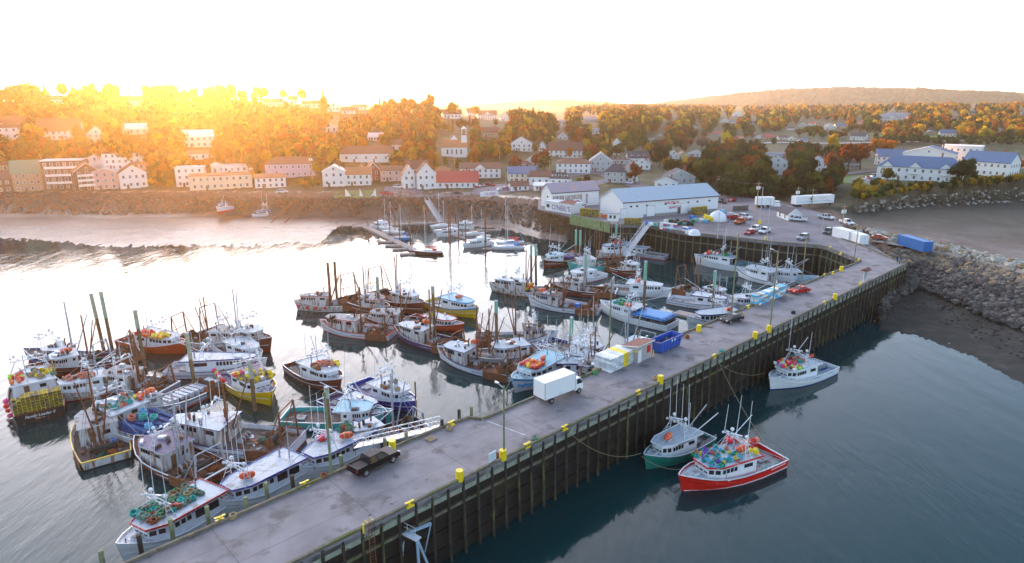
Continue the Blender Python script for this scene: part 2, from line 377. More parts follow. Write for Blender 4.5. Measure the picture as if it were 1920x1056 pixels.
mr = N.new('ShaderNodeMapRange'); mr.inputs[1].default_value = .40; mr.inputs[2].default_value = .62; mr.inputs[3].default_value = .25; mr.inputs[4].default_value = 1; Lk.new(big, mr.inputs[0])
mu = N.new('ShaderNodeMath'); mu.operation = 'MULTIPLY'; Lk.new(r1, mu.inputs[0]); Lk.new(mr.outputs[0], mu.inputs[1])
b1 = N.new('ShaderNodeBump'); b1.inputs['Strength'].default_value = .6; b1.inputs['Distance'].default_value = .12; Lk.new(mu.outputs[0], b1.inputs['Height'])
b2 = N.new('ShaderNodeBump'); b2.inputs['Strength'].default_value = .4; b2.inputs['Distance'].default_value = .38; Lk.new(r2, b2.inputs['Height']); Lk.new(b2.outputs[0], b1.inputs['Normal'])
Lk.new(b1.outputs[0], b.inputs['Normal'])
wm = MB(); wm.poly([(-900, -300, 0), (900, -300, 0), (900, 900, 0), (-900, 900, 0)], m)
struct(wm.build('water'))

# ---------------------------------------------------------------- wharf
CONC = mat('wharf_concrete', (.225, .205, .215), rough=.85, var=.22, scale=.3, dirt=(.125, .11, .11), damt=.42, dscale=.28, bump=.1)
ASPH = mat('asphalt', (.175, .16, .18), rough=.9, var=.2, scale=.12, dirt=(.11, .10, .11), damt=.42, dscale=.07, bump=.1)
KERB = mat('kerb_timber', (.16, .14, .10), rough=.9, var=.3, scale=1.5, dirt=(.10, .12, .03), damt=.5, dscale=.6)
PILE = mat('fender_pile', (.035, .03, .02), rough=.85, var=.4, scale=1.2, dirt=(.10, .11, .03), damt=.4, dscale=.5, streak=True)
GPILE = mat('green_pile', (.10, .14, .06), rough=.8, var=.35, scale=1.0, dirt=(.05, .04, .02), damt=.4, dscale=.4, streak=True)
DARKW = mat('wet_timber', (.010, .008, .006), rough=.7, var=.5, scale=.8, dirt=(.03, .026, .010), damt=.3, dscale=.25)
FASC = mat('fascia_panel', (.30, .31, .24), rough=.9, var=.3, scale=.9, dirt=(.07, .085, .03), damt=.38, dscale=.9)
YEL = mat('yellow_paint', (.85, .60, .01), rough=.5, var=.08, dirt=(.35, .16, .03), damt=.2, dscale=3)
WHT = mat('white_paint', (.78, .78, .79), rough=.5, var=.05, dirt=(.5, .45, .4), damt=.2, dscale=.8)
JOINT = mat('joint_tar', (.10, .092, .095), rough=.9)
MARK = mat('road_marking', (.62, .60, .62), rough=.8, var=.15, dirt=(.3, .29, .31), damt=.5, dscale=1.5)
D = 9.0
WR = [gp(u, v, D) for u, v in [(705, 982), (1067, 802), (1340, 672), (1702, 495)]]
d0 = (WR[1] - WR[0]).normalized(); WR = [WR[0] - d0 * 32] + WR
WL = [gp(u, v, D) for u, v in [(425, 975), (770, 825), (850, 793), (878, 784), (905, 786), (1132, 690), (1270, 630), (1502, 535), (1613, 490)]]
d1 = (WL[1] - WL[0]).normalized(); WL = [WL[0] - d1 * 26] + WL
QE = [gp(u, v, D) for u, v in QUAY_EDGE]
QB = [gp(u, v, D) for u, v in [(1677, 487), (1615, 460), (1560, 442)]]
QBACK = [gp(u, v, D) for u, v in [(1590, 432), (1560, 405), (1500, 388), (1400, 371), (1345, 364), (1200, 372), (1090, 372), (1010, 376)]]
wharf = empty('wharf', (0, 0, 0), 0, 'long concrete wharf running out across the harbour with green timber fenders', 'wharf')
pts = [(p.x, p.y) for p in WR] + [(p.x, p.y) for p in QB] + [(p.x, p.y) for p in reversed(WL)]
MB().prism(pts, D - .75, D, CONC).build('deck', wharf)
jb = MB()
dirw = (WR[4] - WR[1]).normalized(); nw = Vector((-dirw.y, dirw.x, 0))
def width_at(s):
    p = WR[0] + dirw * s; best = 10.
    for a, b_ in zip(WL[:-1], WL[1:]):
        ta = (a - WR[0]).dot(dirw); tb = (b_ - WR[0]).dot(dirw)
        if ta <= s <= tb and tb > ta: best = ((a + (b_ - a) * ((s - ta) / (tb - ta))) - p).dot(nw)
    return p, best
for s in [20, 32.5, 45, 57.5, 70, 82.5, 95, 107.5, 120, 132.5, 145, 157.5, 170]:
    p, wd = width_at(s); jb.beam(p + nw * .3 + Vector((0, 0, .004)), p + nw * (wd - .3) + Vector((0, 0, .004)), .05, .004, JOINT)
for f_ in (.36, .68): 
    for s in range(0, 160, 12):
        p, w1 = width_at(s); p2_, w2 = width_at(s + 12.)
        jb.beam(p + nw * w1 * f_ + Vector((0, 0, .005)), p2_ + nw * w2 * f_ + Vector((0, 0, .005)), .03, .003, JOINT)
jb.build('joints', wharf)
MB().beam(gp(912, 789, D + .008), gp(985, 816, D + .008), .14, .004, MARK).build('marking', wharf)
for (u, v, r) in [(822, 930, .22), (735, 945, .2), (693, 966, .2), (687, 955, .12), (742, 941, .1), (700, 958, .1), (640, 996, .1), (1180, 765, .3), (1350, 640, .25), (800, 900, .15)]:
    bb = MB(); bb.add([gp(u, v, D + .006) + Vector((r * (1 + .3 * math.sin(k * 2.3)) * math.cos(k * .7), r * .8 * math.sin(k * .7), 0)) for k in range(9)], [tuple(range(9))], JOINT); bb.build('oil_stain', wharf)
def along(poly, step, off=0):
    out = []; acc = off
    for a, b_ in zip(poly[:-1], poly[1:]):
        L = (b_ - a).length; d = (b_ - a) / L
        while acc < L: out.append((a + d * acc, d)); acc += step
        acc -= L
    return out
def edging(root, line, side, pile_step, zbot=-3.5, pilemat=PILE, fascia=True, limit=100, tops=.35, name='fender_pile', kerb=True):
    """timber face, fender piles, fascia panels and kerb along one wharf edge; side=+1 puts the face right of the travel direction"""
    wall = MB(); off = .55
    for a, b_ in zip(line[:-1], line[1:]):
        d = (b_ - a).normalized(); nn = Vector((d.y, -d.x, 0)) * side
        a2, b2 = a - nn * off, b_ - nn * off
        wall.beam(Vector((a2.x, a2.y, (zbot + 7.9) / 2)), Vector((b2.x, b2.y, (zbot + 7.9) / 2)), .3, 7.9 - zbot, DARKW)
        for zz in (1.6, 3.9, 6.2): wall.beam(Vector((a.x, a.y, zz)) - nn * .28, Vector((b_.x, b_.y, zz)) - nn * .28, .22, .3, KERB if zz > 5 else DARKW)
    wall.build('timber_face', root)
    P = along(line, pile_step, pile_step * .5); n = 0
    for i, (p, d) in enumerate(P):
        nn = Vector((d.y, -d.x, 0)) * side; c = p + nn * .02
        b_ = MB(); lean = nn * (.25 + random.random() * .2)
        b_.tube((c.x + lean.x, c.y + lean.y, zbot), (c.x, c.y, D - .25 + tops * random.random()), .17 + .03 * random.random(), pilemat, 7, .15)
        b_.build(name, root)
    if fascia:
        for i in range(len(P) - 1):
            if (P[i + 1][0] - P[i][0]).length > pile_step * 1.2: continue
            a, b_ = P[i][0], P[i + 1][0]; d = P[i][1]; nn = Vector((d.y, -d.x, 0)) * side
            f = MB(); f.beam(a + d * .2 - nn * .06 + Vector((0, 0, -.78)), b_ - d * .2 - nn * .06 + Vector((0, 0, -.78)), .12, 1.05, FASC)
            f.build('fascia_panel', root)
    if kerb:
        for a, b_ in zip(line[:-1], line[1:]):
            L = (b_ - a).length; nseg = max(1, int(L / 6.2)); d = (b_ - a) / L; nn = Vector((d.y, -d.x, 0)) * side
            for k_ in range(nseg):
                s0, s1 = a + d * (L * k_ / nseg + .04), a + d * (L * (k_ + 1) / nseg - .04)
                f = MB(); z = Vector((0, 0, .20)); f.beam(s0 - nn * .17 + z, s1 - nn * .17 + z, .30, .26, KERB)
                for t in (.1, .5, .9):
                    c = s0 + (s1 - s0) * t - nn * .17; f.box((c.x, c.y, D + .035), (.35, .3, .07), KERB, math.atan2(d.y, d.x))
                f.build('kerb_beam', root)
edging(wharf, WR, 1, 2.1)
outer = empty('wharf_corner', (0, 0, 0), 0, 'timber faced outer corner of the wharf above the black boulders', 'wharf corner')
edging(outer, [WR[-1]] + QB, 1, 2.3, fascia=False, limit=20)
inner = empty('wharf_inner_face', (0, 0, 0), 0, 'inner boat side of the long wharf with kerb and timber piles', 'wharf face')
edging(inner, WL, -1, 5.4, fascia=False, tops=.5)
quay = empty('quay', (0, 0, 0), 0, 'broad paved quay in front of the white fish warehouses', 'quay')
qp = [(p.x, p.y) for p in QE] + [(p.x, p.y) for p in reversed(QB)] + [(p.x, p.y) for p in QBACK]
MB().prism(qp, D - .7, D - .006, ASPH).build('deck', quay)
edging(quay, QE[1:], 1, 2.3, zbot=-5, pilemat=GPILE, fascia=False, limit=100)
# row of fresh green sheet piles by the old shed, and the rough piles below it
shp = MB(); A_, B_ = QE[1], QE[2]
for i, (p, d) in enumerate(along([A_, B_], .55, .2)):
    nn = Vector((-d.y, d.x, 0)); c = p + nn * -.0 + Vector((d.y, -d.x, 0)) * -0
GP2 = mat('green_sheet_pile', (.22, .30, .13), rough=.8, var=.2, scale=.8, dirt=(.08, .06, .03), damt=.35, dscale=.4, streak=True)
sheet = empty('sheet_pile_wall', (0, 0, 0), 0, 'pale green sheet pile wall at the inner corner of the quay', 'sheet pile wall')
for i, (p, d) in enumerate(along([A_ + (B_ - A_) * .02, B_], 1.0, .2)):
    nn = Vector((d.y, -d.x, 0)); c = p + nn * .42
    MB().box((c.x, c.y, 8.1), (.8, .28, 3.4), GP2, math.atan2(d.y, d.x)).build('pile', sheet)
# ---------------------------------------------------------------- bollards, yellow drums, lamp posts
def bollard():
    r = empty('bollard', (0, 0, 0), 0, 'x', 'bollard', 'yellow mooring bollards along the wharf edges')
    MB().box((0, 0, .1), (.9, .55, .2), YEL, 0, .9).build('base', r)
    b_ = MB(); b_.tube((0, 0, .2), (0, 0, .55), .16, YEL, 10); b_.rings([[(.19 * math.cos(t) + dx, .17 * math.sin(t), .5 + .12 * abs(dx) * 2) for t in [k * math.pi / 4 for k in range(8)]] for dx in (-.38, -.2, 0, .2, .38)], YEL); b_.build('horn', r)
    return r
def edge_dir(p):
    return math.atan2(dirw.y, dirw.x)
BOLL = [(138, 872, None), (0, 0, None)]
bl = [(413, 978, 'yellow bollard behind the rope-laden white boat at the near end'), (571, 912, 'yellow bollard between the two white boats with orange rafts'),
      (846, 798, 'yellow bollard where the wharf edge steps out near the tall pile'), (768, 950, 'large yellow bollard on the near outer edge of the wharf'),
      (988, 839, 'yellow bollard on the outer edge beyond the yellow based lamp post'), (1058, 806, 'yellow bollard on the outer edge opposite the white box truck'), 
      (1196, 739, 'orange yellow bollard on the outer edge above the green boat'), (1338, 671, 'yellow and orange bollard on the outer edge opposite the blue dumpster'),
      (1545, 570, 'yellow bollard on the outer edge nearer than the yellow drum'), (1613, 534, 'yellow bollard on the outer edge beside the small information shelter'),
      (1402, 578, 'yellow bollard on the inner edge beside the crate stacks'), (1561, 514, 'yellow bollard on the inner edge past the parked red car'),
      (1610, 489, 'yellow bollard at the inner corner where wharf meets quay'), (1545, 518, 'yellow bollard on the inner edge short of the corner'),
      (1556, 466, 'yellow bollard on the quay edge near the white containers'), (1576, 477, 'yellow bollard on the quay edge right at the bend')]
b0 = None
for u, v, lab in bl:
    p = gp(u, v, D)
    if b0 is None: b0 = bollard(); o = b0
    else: o = copy_tree(b0)
    o.location = p; o.rotation_euler.z = edge_dir(p); o['label'] = lab
def drum():
    r = empty('yellow_drum', (0, 0, 0), 0, 'x', 'yellow drum', 'yellow drums guarding the wharf posts')
    b_ = MB(); b_.tube((0, 0, 0), (0, 0, 1.25), .42, YEL, 14); b_.build('barrel', r)
    t = MB(); t.torus((0, 0, .42), .425, .02, YEL, 14, 4); t.torus((0, 0, .83), .425, .02, YEL, 14, 4); t.build('hoop', r)
    return r
dr = [(736, 844, 'yellow drum beside the black pickup'), (862, 901, 'yellow drum on the near outer edge'), (943, 862, 'yellow drum around the foot of the near lamp post'), (1238, 719, 'yellow drum on the outer edge opposite the stuccoed shed'),
      (1310, 622, 'yellow drum on the inner edge beyond the blue dumpster'), (1415, 635, 'yellow drum on the outer edge just short of the tall lamp post'), (1441, 623, 'yellow drum around the foot of the lamp post opposite the crates'),
      (1565, 562, 'yellow drum on the outer edge toward the shelter'), (1577, 509, 'yellow drum on the inner edge near the far corner'), (1424, 420, 'yellow drum at the foot of the quay lamp by the orange pickup'), (1436, 451, 'yellow drum at the quay edge by the white pickups')]
d0_ = None
for u, v, lab in dr:
    if d0_ is None: d0_ = drum(); o = d0_
    else: o = copy_tree(d0_)
    o.location = gp(u, v, D); o['label'] = lab
POLE = mat('pole_green', (.20, .22, .12), rough=.8, var=.2, scale=2, dirt=(.12, .1, .06), damt=.3)
POLEW = mat('pole_grey', (.45, .43, .40), rough=.7, var=.15, dirt=(.25, .2, .15), damt=.3)
GALV = mat('galvanised', (.45, .46, .48), rough=.45, metal=.6, var=.1)
def lamp_post(u, v, vtop, lab, mt=POLE, arm=1, z=D, r=.14, ang=2.3):
    p = gp(u, v, z); n_ = math.hypot(p.x, p.y)
    # height from the pixel of its head
    h = 8.
    for _ in range(30):
        e_ = pix((p.x, p.y, z + h))[1] - vtop; h += e_ * .05
    r_ = empty('lamp_post', p, ang, lab, 'lamp post', 'lamp posts along the wharf and quay')
    MB().tube((0, 0, 0), (0, 0, h), r, mt, 8, r * .7).build('pole', r_)
    if arm:
        a = MB(); a.tube((0, 0, h - .25), (1.0, 0, h), .05, GALV, 6); a.build('arm', r_)
        MB().rings([[(x, y * w_, h + z_) for y, z_ in ((-1, .0), (1, .0), (.6, .13), (-.6, .13))] for x, w_ in ((.85, .12), (1.2, .2), (1.5, .1))], GALV, smooth=False).build('lamp_head', r_)
    return r_
lamp_post(945, 860, 724, 'near lamp post rising from the yellow drum on the outer wharf edge', POLE, 1)
lamp_post(621, 888, 735, 'green timber post beside the black pickup and the boat with pink buoys', POLE, 0, r=.17)
lamp_post(1443, 622, 470, 'tall green lamp post on the outer edge opposite the crate stacks', POLE, 1)
lamp_post(1371, 588, 438, 'tall lamp post on the inner edge behind the dark car', POLE, 0)
lamp_post(1502, 537, 440, 'slim green lamp post on the inner edge behind the red car', POLE, 0)
lamp_post(1601, 490, 420, 'lamp post at the inner corner where the wharf meets the quay', POLE, 1)
lamp_post(1142, 652, 520, 'lamp post behind the stuccoed shed on the wharf', POLE, 0)
lamp_post(1424, 420, 351, 'white lamp post in a yellow drum on the quay by the parked cars', POLEW, 1)
lamp_post(1437, 452, 373, 'white lamp post in a yellow drum at the quay edge', POLEW, 1)
lamp_post(1345, 448, 398, 'short lamp post at the quay edge right of the warehouse', POLEW, 1)
lamp_post(1538, 455, 405, 'lamp post beside the white containers', POLEW, 1)
# ---------------------------------------------------------------- small things that are copied: buoys, rope coils, traps, crates
TINTED = {}
def objcol_mat(name, rough=.45, var=.12, scale=3., sat_dirt=None, bump=0., mul=1., wave=None, tint=False):
    if not tint:
        TINTED[name] = objcol_mat(name + '_mixed', rough, var, scale, sat_dirt, bump, mul, wave, True)
    m, n, b = nodes_mat(name); N = n.nodes; Lk = n.links
    if tint: oi = N.new('ShaderNodeAttribute'); oi.attribute_name = 'tint'
    else: oi = N.new('ShaderNodeObjectInfo')
    oi_ = oi; tc = N.new('ShaderNodeTexCoord')
    t = N.new('ShaderNodeTexNoise'); t.inputs['Scale'].default_value = scale; t.inputs['Detail'].default_value = 5; Lk.new(tc.outputs['Object'], t.inputs['Vector'])
    mr = N.new('ShaderNodeMapRange'); mr.inputs[1].default_value = .3; mr.inputs[2].default_value = .7; mr.inputs[3].default_value = (1 - var) * mul; mr.inputs[4].default_value = (1 + var) * mul; Lk.new(t.outputs['Fac'], mr.inputs[0])
    s = N.new('ShaderNodeVectorMath'); s.operation = 'SCALE'; Lk.new(oi.outputs['Color'], s.inputs[0]); Lk.new(mr.outputs[0], s.inputs['Scale'])
    Lk.new(s.outputs[0], b.inputs['Base Color']); b.inputs['Roughness'].default_value = rough
    if bump:
        bp = N.new('ShaderNodeBump'); bp.inputs['Strength'].default_value = bump; bp.inputs['Distance'].default_value = .04
        if wave:
            wv = N.new('ShaderNodeTexWave'); wv.inputs['Scale'].default_value = wave; wv.inputs['Distortion'].default_value = 3; Lk.new(tc.outputs['Object'], wv.inputs[0]); Lk.new(wv.outputs['Fac'], bp.inputs['Height'])
        else: Lk.new(t.outputs['Fac'], bp.inputs['Height'])
        Lk.new(bp.outputs[0], b.inputs['Normal'])
    M[name] = m; return m
BUOY = objcol_mat('buoy_plastic', .4, .1); ROPE = objcol_mat('rope', .9, .4, 9, bump=.8, wave=6)
WIRE = objcol_mat('trap_wire', .6, .25, 5); TUB = objcol_mat('tote_plastic', .5, .12, 2); CRATEM = objcol_mat('crate_plastic', .55, .15, 4)
NETD = mat('trap_net', (.035, .035, .03), rough=.95, var=.7, scale=14)
CARP = objcol_mat('car_paint', .1, .03, 2); CARP.node_tree.nodes['Principled BSDF'].inputs['Specular IOR Level'].default_value = .1
_b = MB(); _b.ball((0, 0, .0), .3, BUOY, 12, 8, (1, 1, 1.06)); _b.tube((0, 0, .27), (0, 0, .43), .07, BUOY, 7, .05); ME_BUOY = _b.mesh('buoy')
_b = MB()
for k_, (rr, zz) in enumerate([(.27, .07), (.30, .17), (.25, .27), (.28, .36)]): _b.torus((.02 * k_ % 3, .015 * (k_ % 2), zz), rr, .085, ROPE, 14, 6)
ME_COIL = _b.mesh('rope_coil')
def trap_mesh(l=1.1, w_=.56, h=.42):
    b_ = MB(); e = .028
    b_.box((0, 0, h / 2), (l - .1, w_ - .08, h - .06), NETD)
    for y in (-w_ / 2, w_ / 2):
        for z in (0, h / 2, h): b_.beam((-l / 2, y, z), (l / 2, y, z), e, e, WIRE)
    for x in (-l / 2, -l / 6, l / 6, l / 2):
        for y in (-w_ / 2, w_ / 2): b_.beam((x, y, 0), (x, y, h), e, e, WIRE)
        b_.beam((x, -w_ / 2, h), (x, w_ / 2, h), e, e, WIRE)
    for z in (0, h / 2, h):
        for x in (-l / 2, l / 2): b_.beam((x, -w_ / 2, z), (x, w_ / 2, z), e, e, WIRE)
    for y in (-w_ / 6, w_ / 6): b_.beam((-l / 2, y, h), (l / 2, y, h), e * .7, e * .7, WIRE)
    for k in range(1, 6): b_.beam((-l / 2 + l * k / 6, -w_ / 2, h + .004), (-l / 2 + l * k / 6, w_ / 2, h + .004), e * .6, e * .6, WIRE)
    return b_.mesh('lobster_trap')
ME_TRAP = trap_mesh()
_b = MB(); _b.box((0, 0, .2), (.98, .6, .4), CRATEM, 0, 1.04)
for s_ in (-1, 1):
    for x in (-.36, -.12, .12, .36): _b.box((x, s_ * .3, .2), (.05, .05, .38), CRATEM)
    _b.box((s_ * .5, 0, .34), (.04, .3, .06), NETD)
_b.box((0, 0, .385), (1.05, .66, .05), CRATEM); ME_CRATE = _b.mesh('fish_crate')
def tote_mesh(n='tote'):
    b_ = MB(); b_.box((0, 0, .45), (1.15, 1.0, .7), TUB, 0, 1.06); b_.box((0, 0, .82), (1.28, 1.12, .07), TUB)
    for x in (-.4, 0, .4): b_.box((x, 0, .06), (.12, .95, .12), TUB)
    for x in (-.5, .5): b_.box((x, 0, .87), (.2, .4, .05), NETD)
    return b_.mesh(n)
ME_TOTE = tote_mesh()
PAL = {'red': (.72, .03, .02), 'orange': (.85, .16, .015), 'pink': (.85, .05, .22), 'yellow': (.85, .62, .02), 'white': (.8, .8, .78), 'lime': (.45, .75, .03), 'blue': (.03, .2, .6),
       'teal': (.03, .42, .36), 'green': (.05, .3, .1), 'sage': (.16, .27, .2), 'tan': (.42, .3, .16), 'purple': (.2, .12, .5), 'rust': (.30, .09, .03), 'grey': (.35, .36, .38), 'silver': (.55, .58, .62), 'sky': (.12, .5, .75), 'black': (.02, .02, .022), 'salmon': (.7, .22, .14)}
REQ = {}
def inst(me, name, loc, rz, colname, label, cat, group=None, rx=0., ry=0., s=1.):
    c = PAL[colname] if isinstance(colname, str) else colname; j = random.uniform(.85, 1.15)
    REQ.setdefault(name, []).append((me, tuple(loc), (rx, ry, rz), s, (c[0] * j, c[1] * j, c[2] * j), label, cat, group))
def emit(name, rest_name, cap=300, rest_label=None):
    """the nearest cap instances become objects of their own, anything beyond them one object of kind stuff"""
    L_ = REQ.get(name, []); L_.sort(key=lambda e: (e[1][0] ** 2 + e[1][1] ** 2) / (e[3] ** 2))
    for me, loc, rot, s, c, label, cat, group in L_[:cap]:
        o = bpy.data.objects.new(name, me); col.objects.link(o); o.location = loc; o.rotation_euler = rot; o.scale = (s, s, s); o.color = (*c, 1); tag(o, label, cat, group)
    if L_[cap:]:
        from mathutils import Euler
        V = []; Fc = []; MI = []; CC = []; ms = []; off = 0
        for me, loc, rot, s, c, *_ in L_[cap:]:
            mx = np.array(Matrix.Translation(loc) @ Euler(rot).to_matrix().to_4x4() @ Matrix.Scale(s, 4))
            n = len(me.vertices); co = np.empty(n * 3); me.vertices.foreach_get('co', co); co = co.reshape(-1, 3) @ mx[:3, :3].T + mx[:3, 3]
            V.append(co); mp = []
            for m_ in me.materials:
                m2 = TINTED.get(m_.name, m_)
                if m2 not in ms: ms.append(m2)
                mp.append(ms.index(m2))
            for p in me.polygons: Fc.append([v + off for v in p.vertices]); MI.append(mp[p.material_index])
            CC.append(np.tile([*c, 1.], (n, 1))); off += n
        m_ = bpy.data.meshes.new(rest_name); m_.from_pydata(np.vstack(V).tolist(), [], Fc)
        for k in ms: m_.materials.append(k)
        m_.polygons.foreach_set('material_index', MI); ca = m_.color_attributes.new('tint', 'FLOAT_COLOR', 'POINT'); ca.data.foreach_set('color', np.vstack(CC).ravel().astype(np.float32)); m_.update()
        o = bpy.data.objects.new(rest_name, m_); col.objects.link(o); o['kind'] = 'stuff'
        if rest_label: o['label'] = rest_label
ORD = ['first', 'second', 'third', 'fourth', 'fifth', 'sixth', 'seventh', 'eighth', 'ninth', 'tenth', 'eleventh', 'twelfth']
def place_word(p, pts):
    xs = [q_[0] for q_ in pts]; ys = [q_[1] for q_ in pts]
    def w3(v, a, b_, ws):
        if b_ - a < 1.0: return ''
        return ws[min(2, int((v - a) / (b_ - a + 1e-6) * 3))]
    return (w3(p[0], min(xs), max(xs), ('aft', 'middle', 'forward')) + ' ' + w3(p[1], min(ys), max(ys), ('starboard', 'centre', 'port'))).strip()
def W(mx, p): return mx @ Vector(p)
def buoys(mx, pts, colours, where, group, s=1., jit=.08):
    for p in pts:
        c = random.choice(colours); q_ = W(mx, (p[0] + random.uniform(-jit, jit), p[1] + random.uniform(-jit, jit), p[2] + .3 * s))
        inst(ME_BUOY, 'buoy', q_, random.uniform(0, 6), c, f'{c} round buoy, {place_word(p, pts)}, {where}'.replace(', , ', ' '), 'buoy', group, random.uniform(-.9, .9), random.uniform(-.9, .9), s * random.uniform(.82, 1.12))
def heap(x0, x1, y0, y1, z, n, layers=2, sp=.52):
    out = []; nx = max(1, int((x1 - x0) / sp)); ny = max(1, int((y1 - y0) / sp))
    for l in range(layers):
        for i in range(nx - l):
            for j in range(ny - l):
                out.append((x0 + sp * (.5 + i + .5 * l), y0 + sp * (.5 + j + .5 * l), z + l * .42))
    random.shuffle(out); out.sort(key=lambda p: p[2])
    return out[:n]
def coils(mx, pts, colours, where, group, s=1.):
    for p in pts:
        c = random.choice(colours)
        inst(ME_COIL, 'rope_coil', W(mx, (p[0] + random.uniform(-.1, .1), p[1] + random.uniform(-.1, .1), p[2])), random.uniform(0, 6), c, f'coil of {c} rope, {place_word(p, pts)}, {where}'.replace(', , ', ' '), 'rope coil', group, random.uniform(-.25, .25), random.uniform(-.25, .25), s * random.uniform(.85, 1.3))
NTRAP = [0]
def traps(mx, rz, x0, y0, z0, nx, ny, nz, colour, where, group, l=1.13, w_=.59, h=.45, skip=None, along_x=True):
    for k in range(nz):
        for i in range(nx):
            for j in range(ny):
                if skip and skip(i, j, k): continue
                c = colour if isinstance(colour, str) else random.choice(colour)
                dx, dy = (l, w_) if along_x else (w_, l)
                p = W(mx, (x0 + dx * (i + .5) + random.uniform(-.03, .03), y0 + dy * (j + .5) + random.uniform(-.02, .02), z0 + h * k))
                lv = ORD[k]
                inst(ME_TRAP, 'lobster_trap', p, rz + (0 if along_x else math.pi / 2) + random.uniform(-.03, .03), c, f'{c} lobster trap, {lv} layer, {ORD[i]} row, {ORD[j]} across, {where}', 'lobster trap', group); NTRAP[0] += 1
# ---------------------------------------------------------------- boats
def paint(name, c, dirt=(.22, .10, .04), damt=.18, rough=.4): return mat('paint_' + name, c, rough=rough, var=.06, scale=1.2, dirt=dirt, damt=damt, dscale=.8, streak=True)
BP = {'white': paint('white', (.78, .79, .80), damt=.16), 'rustwhite': paint('rustwhite', (.62, .60, .58), damt=.55), 'red': paint('red', (.66, .02, .012), damt=.0), 'green': paint('green', (.01, .20, .15), damt=.05),
      'teal': paint('teal', (.04, .42, .38), damt=.1), 'navy': paint('navy', (.02, .035, .20), damt=.2), 'blue': paint('blue', (.03, .05, .35), damt=.1), 'lblue': paint('lblue', (.06, .32, .60), damt=.1),
      'yellow': paint('yellow', (.80, .50, .01), damt=.12), 'black': paint('black', (.018, .016, .016), damt=.3), 'brown': paint('brown', (.15, .038, .02), damt=.35), 'orange': paint('orangered', (.55, .07, .02), damt=.2),
      'purple': paint('purple', (.08, .05, .16), damt=.3), 'grey': paint('grey', (.28, .30, .34), damt=.3), 'cream': paint('cream', (.70, .66, .55), damt=.2), 'slate': paint('slate', (.12, .14, .20), damt=.3)}
DK = {'blue': mat('deck_blue', (.38, .46, .52), rough=.6, var=.1, dirt=(.3, .28, .25), damt=.3), 'grey': mat('deck_grey', (.30, .31, .33), rough=.7, var=.15, dirt=(.12, .09, .06), damt=.5, dscale=1.),
      'rust': mat('deck_rust', (.13, .055, .03), rough=.85, var=.35, scale=2, dirt=(.22, .09, .03), damt=.6, dscale=.7), 'brown': mat('deck_brown', (.13, .10, .085), rough=.85, var=.3, dirt=(.07, .05, .04), damt=.5),
      'white': mat('deck_white', (.48, .54, .60), rough=.55, var=.14, dirt=(.30, .27, .24), damt=.42), 'sky': mat('deck_sky', (.25, .50, .62), rough=.6, var=.1, dirt=(.3, .3, .3), damt=.2), 'purple': mat('deck_purple', (.16, .13, .22), rough=.7, var=.2, dirt=(.1, .08, .1), damt=.4)}
RUST = mat('rusty_steel', (.20, .07, .03), rough=.8, var=.4, scale=4, dirt=(.30, .12, .04), damt=.5, dscale=2)
STEEL = mat('painted_steel', (.42, .44, .48), rough=.5, var=.15, scale=3, dirt=(.25, .10, .04), damt=.3, dscale=2.5)
WALU = mat('white_alloy', (.72, .73, .75), rough=.4, var=.08, dirt=(.4, .3, .25), damt=.15)
RAFT = mat('raft_orange', (.80, .09, .015), rough=.4, var=.06); STRAP = mat('strap', (.75, .6, .35), rough=.8)
NETP = mat('net_brown', (.13, .06, .03), rough=.95, var=.6, scale=12, bump=.8); NETP2 = mat('net_green', (.03, .10, .06), rough=.95, var=.6, scale=12, bump=.8); NETP3 = mat('net_orange', (.34, .09, .03), rough=.95, var=.5, scale=12, bump=.8)
WOODM = mat('spar_wood', (.38, .26, .14), rough=.7, var=.2, scale=3)
REDT = BP['red']
DOORM = mat('cabin_door', (.20, .10, .05), rough=.6, var=.2)
REDSPOT = mat('lifering_orange', (.75, .10, .03), rough=.5)
def sheer(s, f): # f = (aft, mid, bow)
    if s < .45: return f[0] + (f[1] - f[0]) * (s / .45)
    t = (s - .45) / .55; return f[1] + (f[2] - f[1]) * t ** 1.7
HB = [(0, .86), (.12, .93), (.3, 1.), (.5, 1.), (.65, .95), (.78, .78), (.88, .52), (.95, .26), (1, .025)]
HBW = [(0, .80), (.12, .86), (.3, .92), (.5, .88), (.65, .74), (.78, .50), (.88, .27), (.95, .11), (1, .01)]
def ip(t, tab): return float(np.interp(t, [a for a, b in tab], [b for a, b in tab]))
class Boat:
    pass
